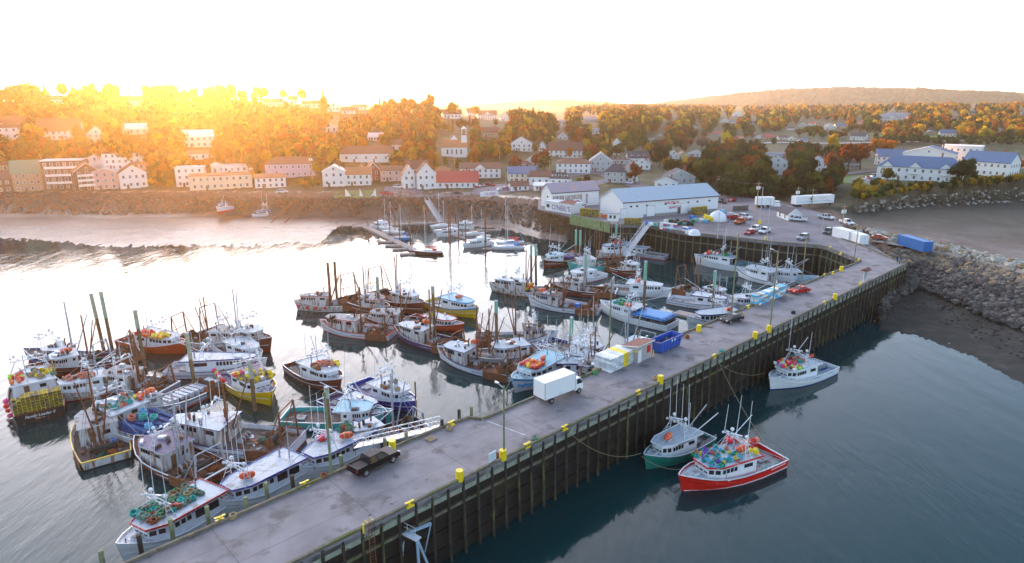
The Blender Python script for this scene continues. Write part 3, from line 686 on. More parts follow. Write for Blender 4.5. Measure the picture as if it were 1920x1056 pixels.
def boat(bow, stern, label, hull='white', stripe=None, bottom='red', deck='grey', L=None, B=None, fb=(1.25, 1.35, 2.6), kind='lobster',
         house=(.42, .80), hcol='white', trim='blue', roof='blue', htall=2.25, hw=.8, nwin=4, cat='fishing boat', group='fishing boats moored in the harbour',
         raft=None, gantry=True, ant=4, mast=None, gallows=None, boom=True, dome=2, name=None, namecol='navy', arch=False, door=True, zb=2.3, zs=1.2, name_='fishing_boat', seed=0, rail=None, lean=0, winch=True, coilroof=None, lifering=False, rimcol=None):
    rnd = random.Random(seed or hash(label) % 9999 if False else sum(map(ord, label)))
    pb = gp(bow[0], bow[1], zb); ps = gp(stern[0], stern[1], zs)
    d = pb - ps; d.z = 0; L0 = d.length
    if L is None: L = L0
    c = (pb + ps) / 2; c.z = 0; rz = math.atan2(d.y, d.x)
    if abs(L - L0) > .1: c = Vector((ps.x, ps.y, 0)) + d.normalized() * L / 2
    if B is None: B = max(4.4, L * .36)
    root = empty(name_, c, rz, label, cat, group)
    if kind != 'lobster':
        hw *= .88; htall = 2.1
        if hcol == 'white': hcol = 'rustwhite'
        if roof == 'white' and house: roof = rnd.choice(['white', 'grey', 'white', 'brown'])
    b_ = Boat(); b_.root = root; b_.L = L; b_.B = B; b_.rz = rz
    b_.mx = Matrix.Translation(c) @ Matrix.Rotation(rz, 4, 'Z')
    X = lambda s: -L / 2 + s * L
    hc = BP[hull]; st = BP[stripe] if stripe else hc; bt = BP[bottom]; rim = BP[rimcol] if rimcol else BP['white'] if hull != 'white' else BP[trim if trim in BP else 'blue']
    # hull ---------------------------------------------------
    H_ = MB(); S = [0, .06, .12, .2, .3, .4, .5, .58, .65, .72, .78, .83, .88, .92, .955, .98, 1.]
    rows = []
    for s in S:
        hb, hwl = ip(s, HB) * B / 2, ip(s, HBW) * B / 2; zt = sheer(s, fb); rake = .045 * L * s ** 6
        def P(z, y): return (X(s) * 1.0 - .02 * L * s ** 6 + rake * max(0, z) / fb[2], y, z)
        rows.append([P(-.7, hwl * .7), P(0, hwl), P(.16, hwl + (hb - hwl) * .12), P(zt * .45, hwl + (hb - hwl) * .45), P(zt * .8, hwl + (hb - hwl) * .86), P(zt - .12, hb - .005), P(zt, hb + .03), P(zt, hb - .13), P(max(zt - .75, .3), hb - .15)])
    mats_ = [bt, bt, hc, hc, st, rim, rim, hc]
    for sd in (1, -1):
        for k in range(8):
            vs = []; n = len(S)
            for r_ in rows: vs += [(r_[k][0], r_[k][1] * sd, r_[k][2]), (r_[k + 1][0], r_[k + 1][1] * sd, r_[k + 1][2])]
            fs = [((2 * i, 2 * i + 2, 2 * i + 3, 2 * i + 1) if sd == -1 else (2 * i, 2 * i + 1, 2 * i + 3, 2 * i + 2)) for i in range(n - 1)]
            H_.add(vs, fs, mats_[k], k in (2, 3, 4))
    r0 = rows[0]
    for k in range(6):
        a, b2 = r0[k], r0[k + 1]; H_.add([(a[0], a[1], a[2]), (a[0], -a[1], a[2]), (b2[0], -b2[1], b2[2]), (b2[0], b2[1], b2[2])], [(0, 3, 2, 1)], mats_[k])
    zt = fb[0]; H_.box((X(0) + .07, 0, zt - .35), (.12, B * .86 - .3, .7), hc); H_.box((X(0) + .07, 0, zt + .02), (.2, B * .86, .06), rim)
    H_.build('hull', root)
    # rub rail
    for sd in (1, -1):
        rr_ = MB()
        for i in range(len(S) - 2):
            a, b2 = rows[i][3], rows[i + 1][3]; rr_.beam((a[0], (a[1] + .03) * sd, a[2] + .08), (b2[0], (b2[1] + .03) * sd, b2[2] + .08), .07, .09, hc if hull in ('red', 'green', 'orange', 'teal') else rim)
        rr_.build('rub_rail', root)
    # decks
    dk = MB(); sf = house[1] - .04 if house else .74
    xs = [s for s in S if s <= sf] + [sf]
    ring = [(X(s) + .05 * (s == 0), ip(s, HB) * B / 2 - .14, sheer(s, fb) - .72) for s in xs]
    vs = []; 
    for p in ring: vs += [p, (p[0], -p[1], p[2])]
    dk.add(vs, [(2 * i, 2 * i + 1, 2 * i + 3, 2 * i + 2) for i in range(len(ring) - 1)], DK[deck]); dk.build('deck', root)
    fd = MB(); xs = [sf] + [s for s in S if s > sf]; ring = []
    for s in xs:
        r_ = rows[S.index(s)] if s in S else None
        xx = r_[7][0] if r_ else X(s); ring.append((xx, max(.01, ip(s, HB) * B / 2 - .12), sheer(s, fb) - .30))
    vs = []
    for p in ring: vs += [p, (p[0], -p[1], p[2])]
    fd.add(vs, [(2 * i, 2 * i + 1, 2 * i + 3, 2 * i + 2) for i in range(len(ring) - 1)], DK[roof if kind == 'lobster' else deck]); fd.add([(X(sf), ring[0][1], ring[0][2]), (X(sf), -ring[0][1], ring[0][2]), (X(sf), -ring[0][1], ring[0][2] - .5), (X(sf), ring[0][1], ring[0][2] - .5)], [(0, 1, 2, 3)], BP['white'])
    fd.build('foredeck', root)
    h_ = MB(); xh = X(min(.9, sf + .09)); zh = sheer(sf + .09, fb) - .25; h_.box((xh, 0, zh + .1), (.8, .8, .28), BP['white'], 0, .9); h_.box((xh, 0, zh + .27), (.7, .7, .05), DK['grey']); h_.build('hatch', root)
    if L > 8:
        sp_ = MB(); xa = X(.94); za = sheer(.94, fb) - .3; sp_.tube((xa, 0, za), (xa, 0, za + .5), .09, STEEL, 7); sp_.tube((xa, -.3, za + .38), (xa, .3, za + .38), .05, STEEL, 6); sp_.build('mooring_post', root)
    # wheelhouse --------------------------------------------
    b_.zroof = 0
    if house:
        x0, x1 = X(house[0]), X(house[1]); wl = lambda s: min(ip(s, HB) * B / 2 - .34, B / 2 * hw)
        zf = sheer(house[0], fb) - .72; zr = sheer((house[0] + house[1]) / 2, fb) - .72 + htall
        if kind != 'lobster': zr = sheer(house[1] - .1, fb) - .5 + htall
        xa = x0; xm = x1 - .17 * (x1 - x0) - .3; w0 = wl(house[0]); wm_ = wl(house[1] - .04); wf = wm_ * .55
        base = [(xa, -w0), (xm, -wm_), (x1 - .25, -wf), (x1 - .25, wf), (xm, wm_), (xa, w0)]
        top = [(xa, -w0 + .05), (xm + .1, -wm_ + .06), (x1, -wf + .03), (x1, wf - .03), (xm + .1, wm_ - .06), (xa, w0 - .05)]
        n = 6; wv = [(p[0], p[1], zf if i in (0, 5) else zf) for i, p in enumerate(base)] + [(p[0], p[1], zr) for p in top]
        wh = MB(); wh.add(wv, [(i, (i + 1) % n, (i + 1) % n + n, i + n) for i in range(n)], BP[hcol]); wh.build('wheelhouse', root)
        ov = .22; aft = 1.2 if kind == 'lobster' else .3
        rp = [(xa - aft, -w0 - ov * .6), (xm, -wm_ - ov), (x1 + ov, -wf - ov * .8), (x1 + ov, wf + ov * .8), (xm, wm_ + ov), (xa - aft, w0 + ov * .6)]
        rf = MB(); rf.prism(rp, zr, zr + .11, BP[trim if trim in BP else 'white'], DK[roof] if roof in DK else BP['white'])
        if kind == 'lobster':
            n = len(rp)
            for i in range(n):
                a, c2 = rp[i], rp[(i + 1) % n]; rf.beam((a[0] * .995, a[1] * .985, zr + .17), (c2[0] * .995, c2[1] * .985, zr + .17), .06, .12, BP['white'] if trim == 'white' else BP[trim])
        rf.build('roof', root); b_.zroof = zr + .12
        # windows
        def wins(p, q_, n, h, zc, wfrac=.74, off=.03):
            for i in range(n):
                t0 = (i + (1 - wfrac) / 2) / n; t1 = (i + (1 + wfrac) / 2) / n
                a = Vector((p[0] + (q_[0] - p[0]) * t0, p[1] + (q_[1] - p[1]) * t0, zc)); c2 = Vector((p[0] + (q_[0] - p[0]) * t1, p[1] + (q_[1] - p[1]) * t1, zc))
                nn = Vector((c2.y - a.y, -(c2.x - a.x), 0)).normalized()
                if nn.dot(Vector(((p[0] + q_[0]) / 2 - (xa + x1) / 2, (p[1] + q_[1]) / 2, 0))) < 0: nn = -nn
                w2 = MB(); w2.beam(a + nn * off, c2 + nn * off, .05, h, GLASS)
                if L > 11:
                    w2.beam(a + nn * off * 1.3 + Vector((0, 0, h / 2 + .02)), c2 + nn * off * 1.3 + Vector((0, 0, h / 2 + .02)), .07, .05, rim); w2.beam(a + nn * off * 1.3 - Vector((0, 0, h / 2 + .02)), c2 + nn * off * 1.3 - Vector((0, 0, h / 2 + .02)), .07, .05, rim)
                w2.build('window', root)
        zc = zr - .58; T = [((a[0] + c2[0]) / 2, (a[1] + c2[1]) / 2) for a, c2 in zip(base, top)]
        wins(T[2], T[3], 3, .62, zc); wins(T[1], T[2], 2, .62, zc); wins(T[3], T[4], 2, .62, zc)
        wh_ = .62; 
        mid = (xa * .45 + xm * .55)
        for sd in (-1, 1):
            ym = (w0 * .45 + wm_ * .55) * sd
            wins((mid, ym), (xm - .1, wm_ * sd), nwin, wh_, zc, .68)
            if arch:
                wins((xa + .15, w0 * sd), (mid - .3, ym), 2, 1.05, zc - .1, .84)
            else: wins((xa + .25, w0 * sd), (mid - .7, ym), 1, .55, zc, .6)
        # aft bulkhead with dark opening and door
        ab = MB(); ab.box((xa + .06, 0, (zf + zr) / 2), (.08, 2 * w0 - .1, zr - zf - .02), BP[hcol]); ab.build('bulkhead', root)
        MB().box((xa - .0, w0 * .35, zf + .95), (.08, .75, 1.85), DOORM).build('door', root)
        MB().box((xa - .0, -w0 * .4, zf + 1.45), (.07, .9, .6), GLASS).build('window', root)
        if lifering: MB().torus((xa - .08, -w0 * .85, zf + 1.3), .28, .07, REDSPOT, 14, 6, 'x').build('lifebuoy', root)
        if name:
            for sd in (-1, 1):
                yy = (wm_ * .5 + w0 * .5) * sd
                text_mesh(name, .42, BP[namecol], parent=root, loc=((xa + xm) / 2, yy + sd * .14, zr - .2 if False else zr - .185), rot=(R(90), 0, 0 if sd < 0 else math.pi), ext=.01)
                s0 = .9; yb = ip(.86, HB) * B / 2
    z0 = b_.zroof
    # roof gear ----------------------------------------------
    if raft and house:
        rx, ry, ra = X(raft[0]), raft[1] * B / 2, raft[2] if len(raft) > 2 else 0.
        pr_ = [(-.95, .1), (-.85, .30), (-.6, .42), (-.2, .47), (.2, .47), (.6, .42), (.85, .30), (.95, .1)]
        rg = []
        for dx, rr in pr_:
            rg.append([(rx + dx * math.cos(ra) - rr * math.cos(t) * math.sin(ra), ry + dx * math.sin(ra) + rr * math.cos(t) * math.cos(ra), z0 + .55 + rr * math.sin(t)) for t in [k * math.pi / 6 for k in range(12)]])
        lr = MB(); lr.rings(rg, RAFT); o = lr.build('life_raft', root)
        s2 = MB()
        for dx in (-.35, .35): s2.rings([[(rx + (dx + e_) * math.cos(ra) - .485 * math.cos(t) * math.sin(ra), ry + (dx + e_) * math.sin(ra) + .485 * math.cos(t) * math.cos(ra), z0 + .55 + .485 * math.sin(t)) for t in [k * math.pi / 6 for k in range(12)]] for e_ in (-.04, .04)], STRAP, caps=False)
        s2.build('strap', o); cr = MB(); cr.box((rx, ry, z0 + .07), (1.0, .7, .14), WALU, ra); cr.build('cradle', root)
    if gantry and house:
        gx = X(gantry if isinstance(gantry, float) else house[0] + .12); gw = B * .33; gz = z0 + 2.0
        zr0 = z0
        gm = MB()
        for sd in (-1, 1):
            for dx in (-.55, .55): gm.tube((gx + dx, gw * 1.12 * sd, zr0), (gx + dx * .25, gw * .78 * sd, gz), .05, WALU, 6)
            for t in (.3, .6, .85): gm.tube((gx - .55 * (1 - t * .75), (gw * 1.12 - t * gw * .34) * sd, zr0 + 2 * t), (gx + .55 * (1 - t * .75), (gw * 1.12 - t * gw * .34) * sd, zr0 + 2 * t), .035, WALU, 5)
        for dx in (-.2, .2): gm.tube((gx + dx, -gw * 1.05, gz), (gx + dx, gw * 1.05, gz), .05, WALU, 6)
        for k in range(7): gm.tube((gx - .2, -gw + gw * 2 * k / 6, gz), (gx + .2, -gw + gw * 2 * k / 6, gz), .03, WALU, 5)
        gm.tube((gx + .2, -gw * .9, gz + .5), (gx + .2, gw * .9, gz + .5), .03, WALU, 5)
        for k in (-1, 0, 1): gm.tube((gx + .2, gw * .9 * k, gz), (gx + .2, gw * .9 * k, gz + .5), .03, WALU, 5)
        gm.build('gantry', root)
        for k in range(6):
            y = -gw + gw * 2 * k / 5; f = MB(); zz = gz + .12 + .35 * (k % 2); f.rings([[(gx + .25 + dx, y + rr * math.cos(t), zz + rr * math.sin(t)) for t in [j * math.pi / 4 for j in range(8)]] for dx, rr in ((0, .05), (.1, .17), (.28, .19), (.3, .15))], WALU); f.build('floodlight', root)
        for k in range(dome):
            f = MB(); y = gw * (.8 - 1.25 * k); f.tube((gx, y, gz), (gx, y, gz + .75), .04, WALU, 5); f.ball((gx, y, gz + .95), .26, BP['white'], 10, 7); f.build('radome', root)
        f = MB(); f.tube((gx, -.1, gz), (gx, -.1, gz + .45), .05, WALU, 5); f.box((gx, -.1, gz + .52), (.16, 1.5, .13), BP['white'], R(25)); f.build('radar', root)
        for k in range(ant):
            y = gw * (1.0 - 2. * k / max(1, ant - 1)) if ant > 1 else 0; hh = rnd.uniform(4.0, 7.0); lx = rnd.uniform(-.25, .25); f = MB(); f.tube((gx + rnd.uniform(-.3, .3), y, gz), (gx + lx, y + rnd.uniform(-.1, .1), gz + hh), .045, BP['white'], 5, .025); f.build('antenna', root)
    if house:
        f = MB(); ex = X(house[0] + .06); f.tube((ex, -B * .12, z0 - .05), (ex, -B * .12, z0 + 1.25), .13, RUST if kind != 'lobster' else STEEL, 8); f.tube((ex, -B * .12, z0 + 1.25), (ex - .25, -B * .12, z0 + 1.5), .12, RUST, 8); f.build('exhaust_pipe', root)
    if house and (kind != 'lobster' or not raft):
        f = MB(); cx = (X(house[0]) + X(house[1])) / 2; hl = (house[1] - house[0]) * L * .36
        for k in range(7 if kind != 'lobster' else 3):
            m_ = rnd.choice([RUST, WALU, NETD, DK['brown'], STEEL, WALU]); x = cx + rnd.uniform(-hl, hl); y = rnd.uniform(-.28, .28) * B
            if rnd.random() < .45: f.tube((x, y, z0 - .02), (x, y, z0 + rnd.uniform(.3, .9)), rnd.uniform(.08, .25), m_, 8)
            else: f.box((x, y, z0 + .18), (rnd.uniform(.4, 1.4), rnd.uniform(.3, .8), rnd.uniform(.25, .5)), m_, rnd.random() * 3)
        f.build('roof_gear', root)
    zd = fb[0] - .65
    if kind == 'lobster':
        f = MB(); xx = X(max(.05, (house[0] if house else .4) - .07)); f.tube((xx, -B * .38, zd + .75), (xx, -B * .44, zd + 1.9), .06, STEEL, 6); f.tube((xx, -B * .44, zd + 1.85), (xx - .4, -B * .56, zd + 1.75), .05, STEEL, 6); f.tube((xx - .4, -B * .56, zd + 1.72), (xx - .4, -B * .51, zd + 1.72), .17, STEEL, 10); f.build('hauler', root)
        f = MB(); f.box((X(.16), 0, zd + .12), (1.5, 1.5, .22), DK['grey']); f.build('deck_hatch', root)
        if house and gantry:
            f = MB(); gx = X(gantry if isinstance(gantry, float) else house[0] + .12)
            for sd in (-1, 1): f.tube((gx, B * .26 * sd, z0 + 2.0), (X(.96), 0, sheer(.96, fb)), .02, WALU, 4); f.tube((gx, B * .26 * sd, z0 + 2.0), (X(.03), B * .4 * sd, fb[0]), .02, WALU, 4)
            f.build('stay', root)
            if rnd.random() < .6:
                f = MB(); mx2 = X(house[0] + .02); f.tube((mx2, B * .1, z0), (mx2, B * .1, z0 + 4.6), .09, STEEL, 7, .06); f.tube((mx2, B * .1, z0 + .8), (mx2 - 3.2, B * .2, z0 + 3.6), .07, STEEL, 6); f.build('derrick', root)
        if rail:
            for sd in (-1, 1):
                f = MB()
                pts_ = [(X(s), ip(s, HB) * B / 2 * sd, sheer(s, fb)) for s in np.linspace(.02, (house[0] if house else .4) - .02, 7)]
                for a, c2 in zip(pts_[:-1], pts_[1:]):
                    for dz in (.35, .7): f.tube((a[0], a[1], a[2] + dz), (c2[0], c2[1], c2[2] + dz), .022, WALU if rail != 'teal' else BP['teal'], 5)
                for a in pts_: f.tube(a, (a[0], a[1], a[2] + .72), .022, WALU if rail != 'teal' else BP['teal'], 5)
                f.build('railing', root)
        if house and boom:
            f = MB(); by = B * .3 * (1 if rnd.random() < .5 else -1); f.tube((X(house[0] + .1), by, z0), (X(house[0] - .28), by * 1.7, z0 + 2.6), .06, WALU, 6); f.build('boom', root)
    else:
        # dragger gear: mast with booms, winch, net drum, gallows at the stern, scraps on deck
        mx_ = X((mast if mast else (house[0] - .05)) if house else .6); mh = 9.0 + rnd.random() * 3.0
        mm_ = STEEL if rnd.random() < .35 else RUST
        if mast != 0:
            f = MB(); f.tube((mx_, 0, zd), (mx_, 0, zd + mh), .19, mm_, 8, .12); f.tube((mx_, -.9, zd + mh * .8), (mx_, .9, zd + mh * .8), .05, mm_, 6)
            f.build('mast', root)
            for sd in (-1, 1):
                f = MB(); ang = rnd.uniform(.2, .8); f.tube((mx_ - .2, .5 * sd, zd + 1.2), (mx_ - 3.8 * ang, (1.1 + 1.6 * ang) * sd, zd + mh * rnd.uniform(.75, 1.0)), .13, mm_, 7, .09); f.build('boom', root)
            f = MB()
            for tx, ty, tz in ((X(.95), 0, sheer(.95, fb)), (X(.05), B * .38, fb[0]), (X(.05), -B * .38, fb[0]), (mx_ - 3, B * .4, fb[1])): f.tube((mx_, 0, zd + mh * .96), (tx, ty, tz), .022, mm_, 4)
            f.build('stay', root)
        if gallows is None: gallows = 4.0
        if gallows:
            f = MB(); gx = X(.05); gw = B * .36; gh = zd + gallows
            for sd in (-1, 1):
                f.tube((gx, gw * sd, zd), (gx + .1, gw * .8 * sd, gh), .15, mm_, 8); f.tube((gx + 2.4, gw * 1.05 * sd, zd), (gx + .1, gw * .8 * sd, gh), .08, mm_, 7)
            f.tube((gx + .1, -gw * .8, gh), (gx + .1, gw * .8, gh), .1, mm_, 8); f.tube((gx, -gw, zd + gallows * .45), (gx, gw, zd + gallows * .45), .07, mm_, 6)
            f.build('gallows', root)
        f = MB(); wx = X((house[0] if house else .5) - .1); f.tube((wx, -1.1, zd + .55), (wx, 1.1, zd + .55), .32, RUST, 12); 
        for y in (-1.1, -.35, .35, 1.1): f.tube((wx, y - .04, zd + .55), (wx, y + .04, zd + .55), .52, STEEL, 12)
        f.box((wx, 0, zd + .15), (.9, 2.5, .3), RUST); f.build('winch', root)
        f = MB(); f.tube((X(.16), -B * .24, zd + 1.0), (X(.16), B * .24, zd + 1.0), .42, NETD, 12); 
        for y in (-B * .25, B * .25): f.tube((X(.16), y - .04, zd + 1.), (X(.16), y + .04, zd + 1.), .75, RUST, 14); f.box((X(.16), y, zd + .4), (.3, .12, .9), RUST)
        f.build('net_drum', root)
        f = MB()
        for k in range(16): f.box((X(rnd.uniform(.08, (house[0] if house else .5) - .06)), rnd.uniform(-.36, .36) * B, zd + .12), (rnd.uniform(.3, 1.2), rnd.uniform(.2, .8), rnd.uniform(.1, .5)), rnd.choice([RUST, DK['grey'], DK['brown'], STEEL]), rnd.random() * 3)
        f.build('deck_gear', root)
        for k in range(4):     # heaps of net and chain
            f = MB(); x, y = X(rnd.uniform(.1, (house[0] if house else .5) - .08)), rnd.uniform(-.3, .3) * B; m_ = rnd.choice([NETP, NETP2, NETP3, NETP])
            for _ in range(5): f.ball((x + rnd.uniform(-.6, .6), y + rnd.uniform(-.5, .5), zd + rnd.uniform(.05, .3)), rnd.uniform(.3, .6), m_, 8, 5, (1.2, 1, .7))
            f.v = [(a + rnd.uniform(-.06, .06), b2 + rnd.uniform(-.06, .06), c2 + rnd.uniform(-.06, .08)) for a, b2, c2 in f.v]; f.build('net_heap', root)
        for sd in (-1, 1):    # heavy steel side plates aft
            f = MB(); a, c2 = (X(.02), B * .455 * sd), (X(.30), B * .505 * sd); f.beam((a[0], a[1], fb[0] * .55), (c2[0], c2[1], fb[0] * .55), .07, fb[0] * 1.15, RUST); f.build('side_plate', root)
    return b_
_loc = locals()
# ---------------------------------------------------------------- the fleet
G = 'fishing boats moored in the harbour'
def X_(b, s): return -b.L / 2 + s * b.L
def on_roof(b, s0, s1, y0, y1, n, layers=2, sp=.5): return heap(X_(b, s0), X_(b, s1), y0 * b.B / 2, y1 * b.B / 2, b.zroof, n, layers, sp)
def on_rail(b, s0, s1, sd, n, z=1.5, yy=1.0):
    return [(X_(b, s0 + (s1 - s0) * i / (n - 1)), ip(s0 + (s1 - s0) * i / (n - 1), HB) * b.B / 2 * sd * yy, z) for i in range(n)]
def on_deck(b, s0, s1, y0, y1, z, n, layers=1, sp=.6): return heap(X_(b, s0), X_(b, s1), y0 * b.B / 2, y1 * b.B / 2, z, n, layers, sp)
FB = 'floats piled on the fishing boats'; RC = 'rope coils lying on the fishing boats'; TG = 'lobster traps stacked on boats and quay'
# --- right-hand water
b = boat((1277, 888), (1450, 846), 'bright red lobster boat with rope coils on its roof and pink floats along the stern', 'red', stripe='red', bottom='red', deck='grey', kind='lobster', house=(.36, .80), roof='blue', trim='red', raft=(.40, .12, 0.), gantry=.44, ant=3, name='LADY N LOU', namecol='white', zb=2.7, zs=1.3, fb=(1.35, 1.45, 2.7), rail='teal', nwin=4)
RB = b
coils(b.mx, on_roof(b, .46, .79, -.78, .72, 46, 1, .5), ['teal', 'teal', 'sky', 'salmon', 'purple', 'green', 'yellow'], 'on the roof of the bright red boat', RC, .8)
buoys(b.mx, on_rail(b, .02, .26, -1, 9, 1.5, 1.02), ['pink', 'red', 'salmon', 'pink'], 'along the stern rail of the bright red boat', FB, 1.25)
buoys(b.mx, on_rail(b, .03, .24, -1, 6, 1.05, 1.1), ['pink', 'red', 'salmon'], 'along the stern rail of the bright red boat', FB, 1.2)
buoys(b.mx, [(X_(b, .36), -.62 * b.B / 2, b.zroof), (X_(b, .39), -.75 * b.B / 2, b.zroof), (X_(b, .33), -.7 * b.B / 2, b.zroof - .1), (X_(b, .36), -.85 * b.B / 2, b.zroof), (X_(b, .32), -.5 * b.B / 2, b.zroof)], ['pink', 'red', 'salmon'], 'on the aft roof edge of the bright red boat', FB, 1.25)
buoys(b.mx, [(X_(b, .33), .55 * b.B / 2, b.zroof), (X_(b, .35), .35 * b.B / 2, b.zroof), (X_(b, .35), .6 * b.B / 2, b.zroof + .4)], ['yellow'], 'behind the raft of the bright red boat', FB, 1.2)
tm = MB(); 
for sd in (-1, 1):
    for s0, s1, zz in ((.04, .22, 1.0), (.52, .68, 1.55)):
        tm.beam((X_(b, s0), sd * (ip(s0, HB) * b.B / 2 + .02), zz), (X_(b, s1), sd * (ip(s1, HB) * b.B / 2 + .03), zz), .04, .09, BP['white'])
tm.build('stripe', b.root)
wl = MB()
for sd in (-1, 1):
    SS = [0, .12, .3, .5, .65, .78, .88, .95, .985]
    for s0, s1 in zip(SS[:-1], SS[1:]): wl.beam((X_(b, s0) - .02 * b.L * s0 ** 6, sd * (ip(s0, HBW) * b.B / 2 + .05), .14), (X_(b, s1) - .02 * b.L * s1 ** 6, sd * (ip(s1, HBW) * b.B / 2 + .05), .14), .05, .1, BP['white'])
wl.build('boot_stripe', b.root)
b = boat((1201, 853), (1322, 812), 'green lobster boat with gold trim and an orange raft beside the bright red boat', 'green', bottom='green', deck='brown', house=(.34, .82), roof='blue', trim='white', raft=(.66, .05, .3), gantry=.50, ant=4, name='JUDY N JOHNSON', namecol='black', zb=2.7, zs=1.3, L=13.2, fb=(1.35, 1.4, 2.6), nwin=4, rail='w')
GB = b
b = boat((1445, 704), (1550, 680), 'white lobster boat with a blue stripe and a heap of coloured floats on its roof', 'white', bottom='blue', deck='blue', house=(.40, .82), roof='white', trim='white', gantry=.56, ant=2, zb=2.8, zs=1.4, fb=(1.4, 1.5, 2.8), nwin=4, name=None)
WB = b
buoys(b.mx, on_roof(b, .60, .80, -.75, .75, 30, 2, .55), ['red', 'lime', 'white', 'yellow', 'orange', 'pink', 'white'], 'on the roof of the outer white boat', FB, 1.05)
coils(b.mx, on_roof(b, .44, .54, -.7, .2, 6, 1, .8), ['rust', 'teal', 'salmon'], 'on the roof of the outer white boat', RC, 1.2)
buoys(b.mx, on_rail(b, .02, .30, -1, 9, 1.6, 1.04), ['red', 'salmon', 'pink', 'white', 'orange'], 'on the stern rail of the outer white boat', FB, 1.1)
traps(b.mx, b.rz, X_(b, .06), -b.B * .34, .75, 3, 5, 2, ['silver', 'blue', 'silver'], 'on the white boat in dark water', TG)
st = MB()
for sd in (-1, 1): st.beam((X_(b, .15), sd * (ip(.15, HB) * b.B / 2 + .03), 1.15), (X_(b, .52), sd * (ip(.52, HB) * b.B / 2 + .03), 1.3), .04, .12, BP['lblue'])
st.build('stripe', b.root)

# --- alongside the wharf, nearest first (left side)
b = boat((276, 982), (404, 928), 'white lobster boat with red roof edge and its roof covered in green rope coils', 'white', deck='blue', bottom='navy', house=(.10, .80), roof='white', trim='red', gantry=.60, ant=3, arch=True, zb=3.1, zs=1.8, B=6.4, rimcol='white', L=12.0, fb=(1.5, 1.6, 2.9), hw=.9, name='ATTA BOY', htall=2.3, boom=False)
coils(b.mx, on_roof(b, .16, .74, -.85, .5, 60, 1, .62), ['sage', 'sage', 'green', 'teal', 'rust', 'tan', 'sage'], 'on the red edged roof of the nearest white boat', RC, 1.05)
buoys(b.mx, [(X_(b, .45), .4, b.zroof)], ['red'], 'on the rope coils of the nearest white boat', FB, 1.2)
b = boat((398, 930), (556, 866), 'white lobster boat with a pale bare roof, radar arch and orange raft against the wharf', 'white', deck='blue', bottom='red', house=(.10, .82), roof='white', trim='blue', raft=(.62, .15, -.6), gantry=.70, ant=4, arch=True, zb=3.1, zs=1.8, B=6.2, rimcol='white', L=12.3, fb=(1.5, 1.6, 2.9), hw=.9, name='CHASING TIDES', boom=True)
b = boat((540, 874), (690, 814), 'white lobster boat with pink floats and green coils on its roof behind the black pickup', 'white', deck='blue', bottom='red', house=(.10, .82), roof='white', trim='blue', raft=(.36, .25, -.5), gantry=.62, ant=4, arch=True, zb=3.1, zs=1.8, B=6.2, rimcol='white', L=12.6, fb=(1.5, 1.6, 2.9), hw=.9, name='ALL IN')
coils(b.mx, on_roof(b, .12, .34, -.75, .2, 22, 2, .6), ['sage', 'teal', 'green', 'rust'], 'on the roof behind the black pickup', RC)
buoys(b.mx, on_roof(b, .42, .60, -.85, -.3, 10, 2, .5), ['pink', 'red', 'pink', 'white'], 'on the roof of the boat behind the black pickup', FB, 1.15)
# --- left raft of boats
b = boat((58, 694), (74, 772), 'black sterned lobster boat carrying a tall stack of yellow traps at the left edge', 'black', deck='grey', bottom='black', house=(.50, .84), roof='white', trim='white', gantry=.80, ant=3, zb=2.8, zs=1.6, fb=(1.7, 1.7, 2.8), B=7.6, L=19.0, name=None, rimcol='brown', boom=False)
YB = b
traps(b.mx, b.rz, X_(b, .02), -b.B * .43, 1.1, 2, 11, 7, ['yellow', 'yellow', 'tan', 'yellow'], 'of the yellow stack', TG, skip=lambda i, j, k: (k == 6 and j > 8) or (k == 5 and j > 9 and i == 0) or (i == 1 and k < 5))
coils(b.mx, on_roof(b, .52, .78, -.9, .2, 14, 1, .8), ['tan', 'tan', 'yellow', 'sage'], 'on the roof behind the yellow traps', RC, 1.2)
buoys(b.mx, on_roof(b, .5, .74, .3, .95, 16, 2, .5), ['red', 'orange', 'lime', 'red'], 'on the roof behind the yellow traps', FB, 1.1)
buoys(b.mx, on_rail(b, .06, .4, 1, 4, 1.3, 1.08), ['red', 'pink'], 'hung over the side of the boat with the yellow traps', FB, 1.3)
text_mesh('Family Leader II', .62, BP['white'], parent=b.root, loc=(-b.L / 2 - .08, 0, .95), rot=(R(90), 0, R(-90)), shear=.3)
text_mesh('DIGBY, N.S.', .26, STRAP, parent=b.root, loc=(-b.L / 2 - .08, 0, .55), rot=(R(90), 0, R(-90)))
boat((78, 655), (200, 672), 'dark blue dragger lying behind the yellow traps with a pipe gantry over its deck', 'navy', kind='dragger', house=(.46, .72), deck='brown', roof='white', trim='navy', ant=2, zb=2.5, zs=1.3, B=6, L=17, mast=.40, gallows=4, gantry=.7)
boat((140, 668), (262, 655), 'rusty brown dragger with an orange raft and white cabin beside two tall green piles', 'brown', kind='dragger', house=(.58, .80), deck='rust', roof='white', trim='white', raft=(.66, 0), ant=2, zb=2.5, zs=1.3, B=6.4, L=18, mast=.48, gallows=4.5)
b = boat((140, 718), (262, 700), 'white boat with a wheelhouse roof full of brown netting in the left raft', 'rustwhite', deck='brown', house=(.45, .86), roof='white', trim='white', ant=3, zb=2.6, zs=1.3, B=5.6, L=14, kind='lobster')
coils(b.mx, on_roof(b, .5, .82, -.5, .5, 10, 1, .8), ['salmon', 'rust', 'salmon'], 'on the white cabin roof in the left raft', RC, 1.2)
b = boat((212, 700), (318, 725), 'pale grey dragger with square white deckhouse and lifebuoy amid the left raft', 'grey', kind='dragger', house=(.45, .80), deck='brown', roof='white', trim='white', ant=3, zb=2.6, zs=1.3, B=6.2, L=15, mast=.4, lifering=True, gantry=.6, dome=1)
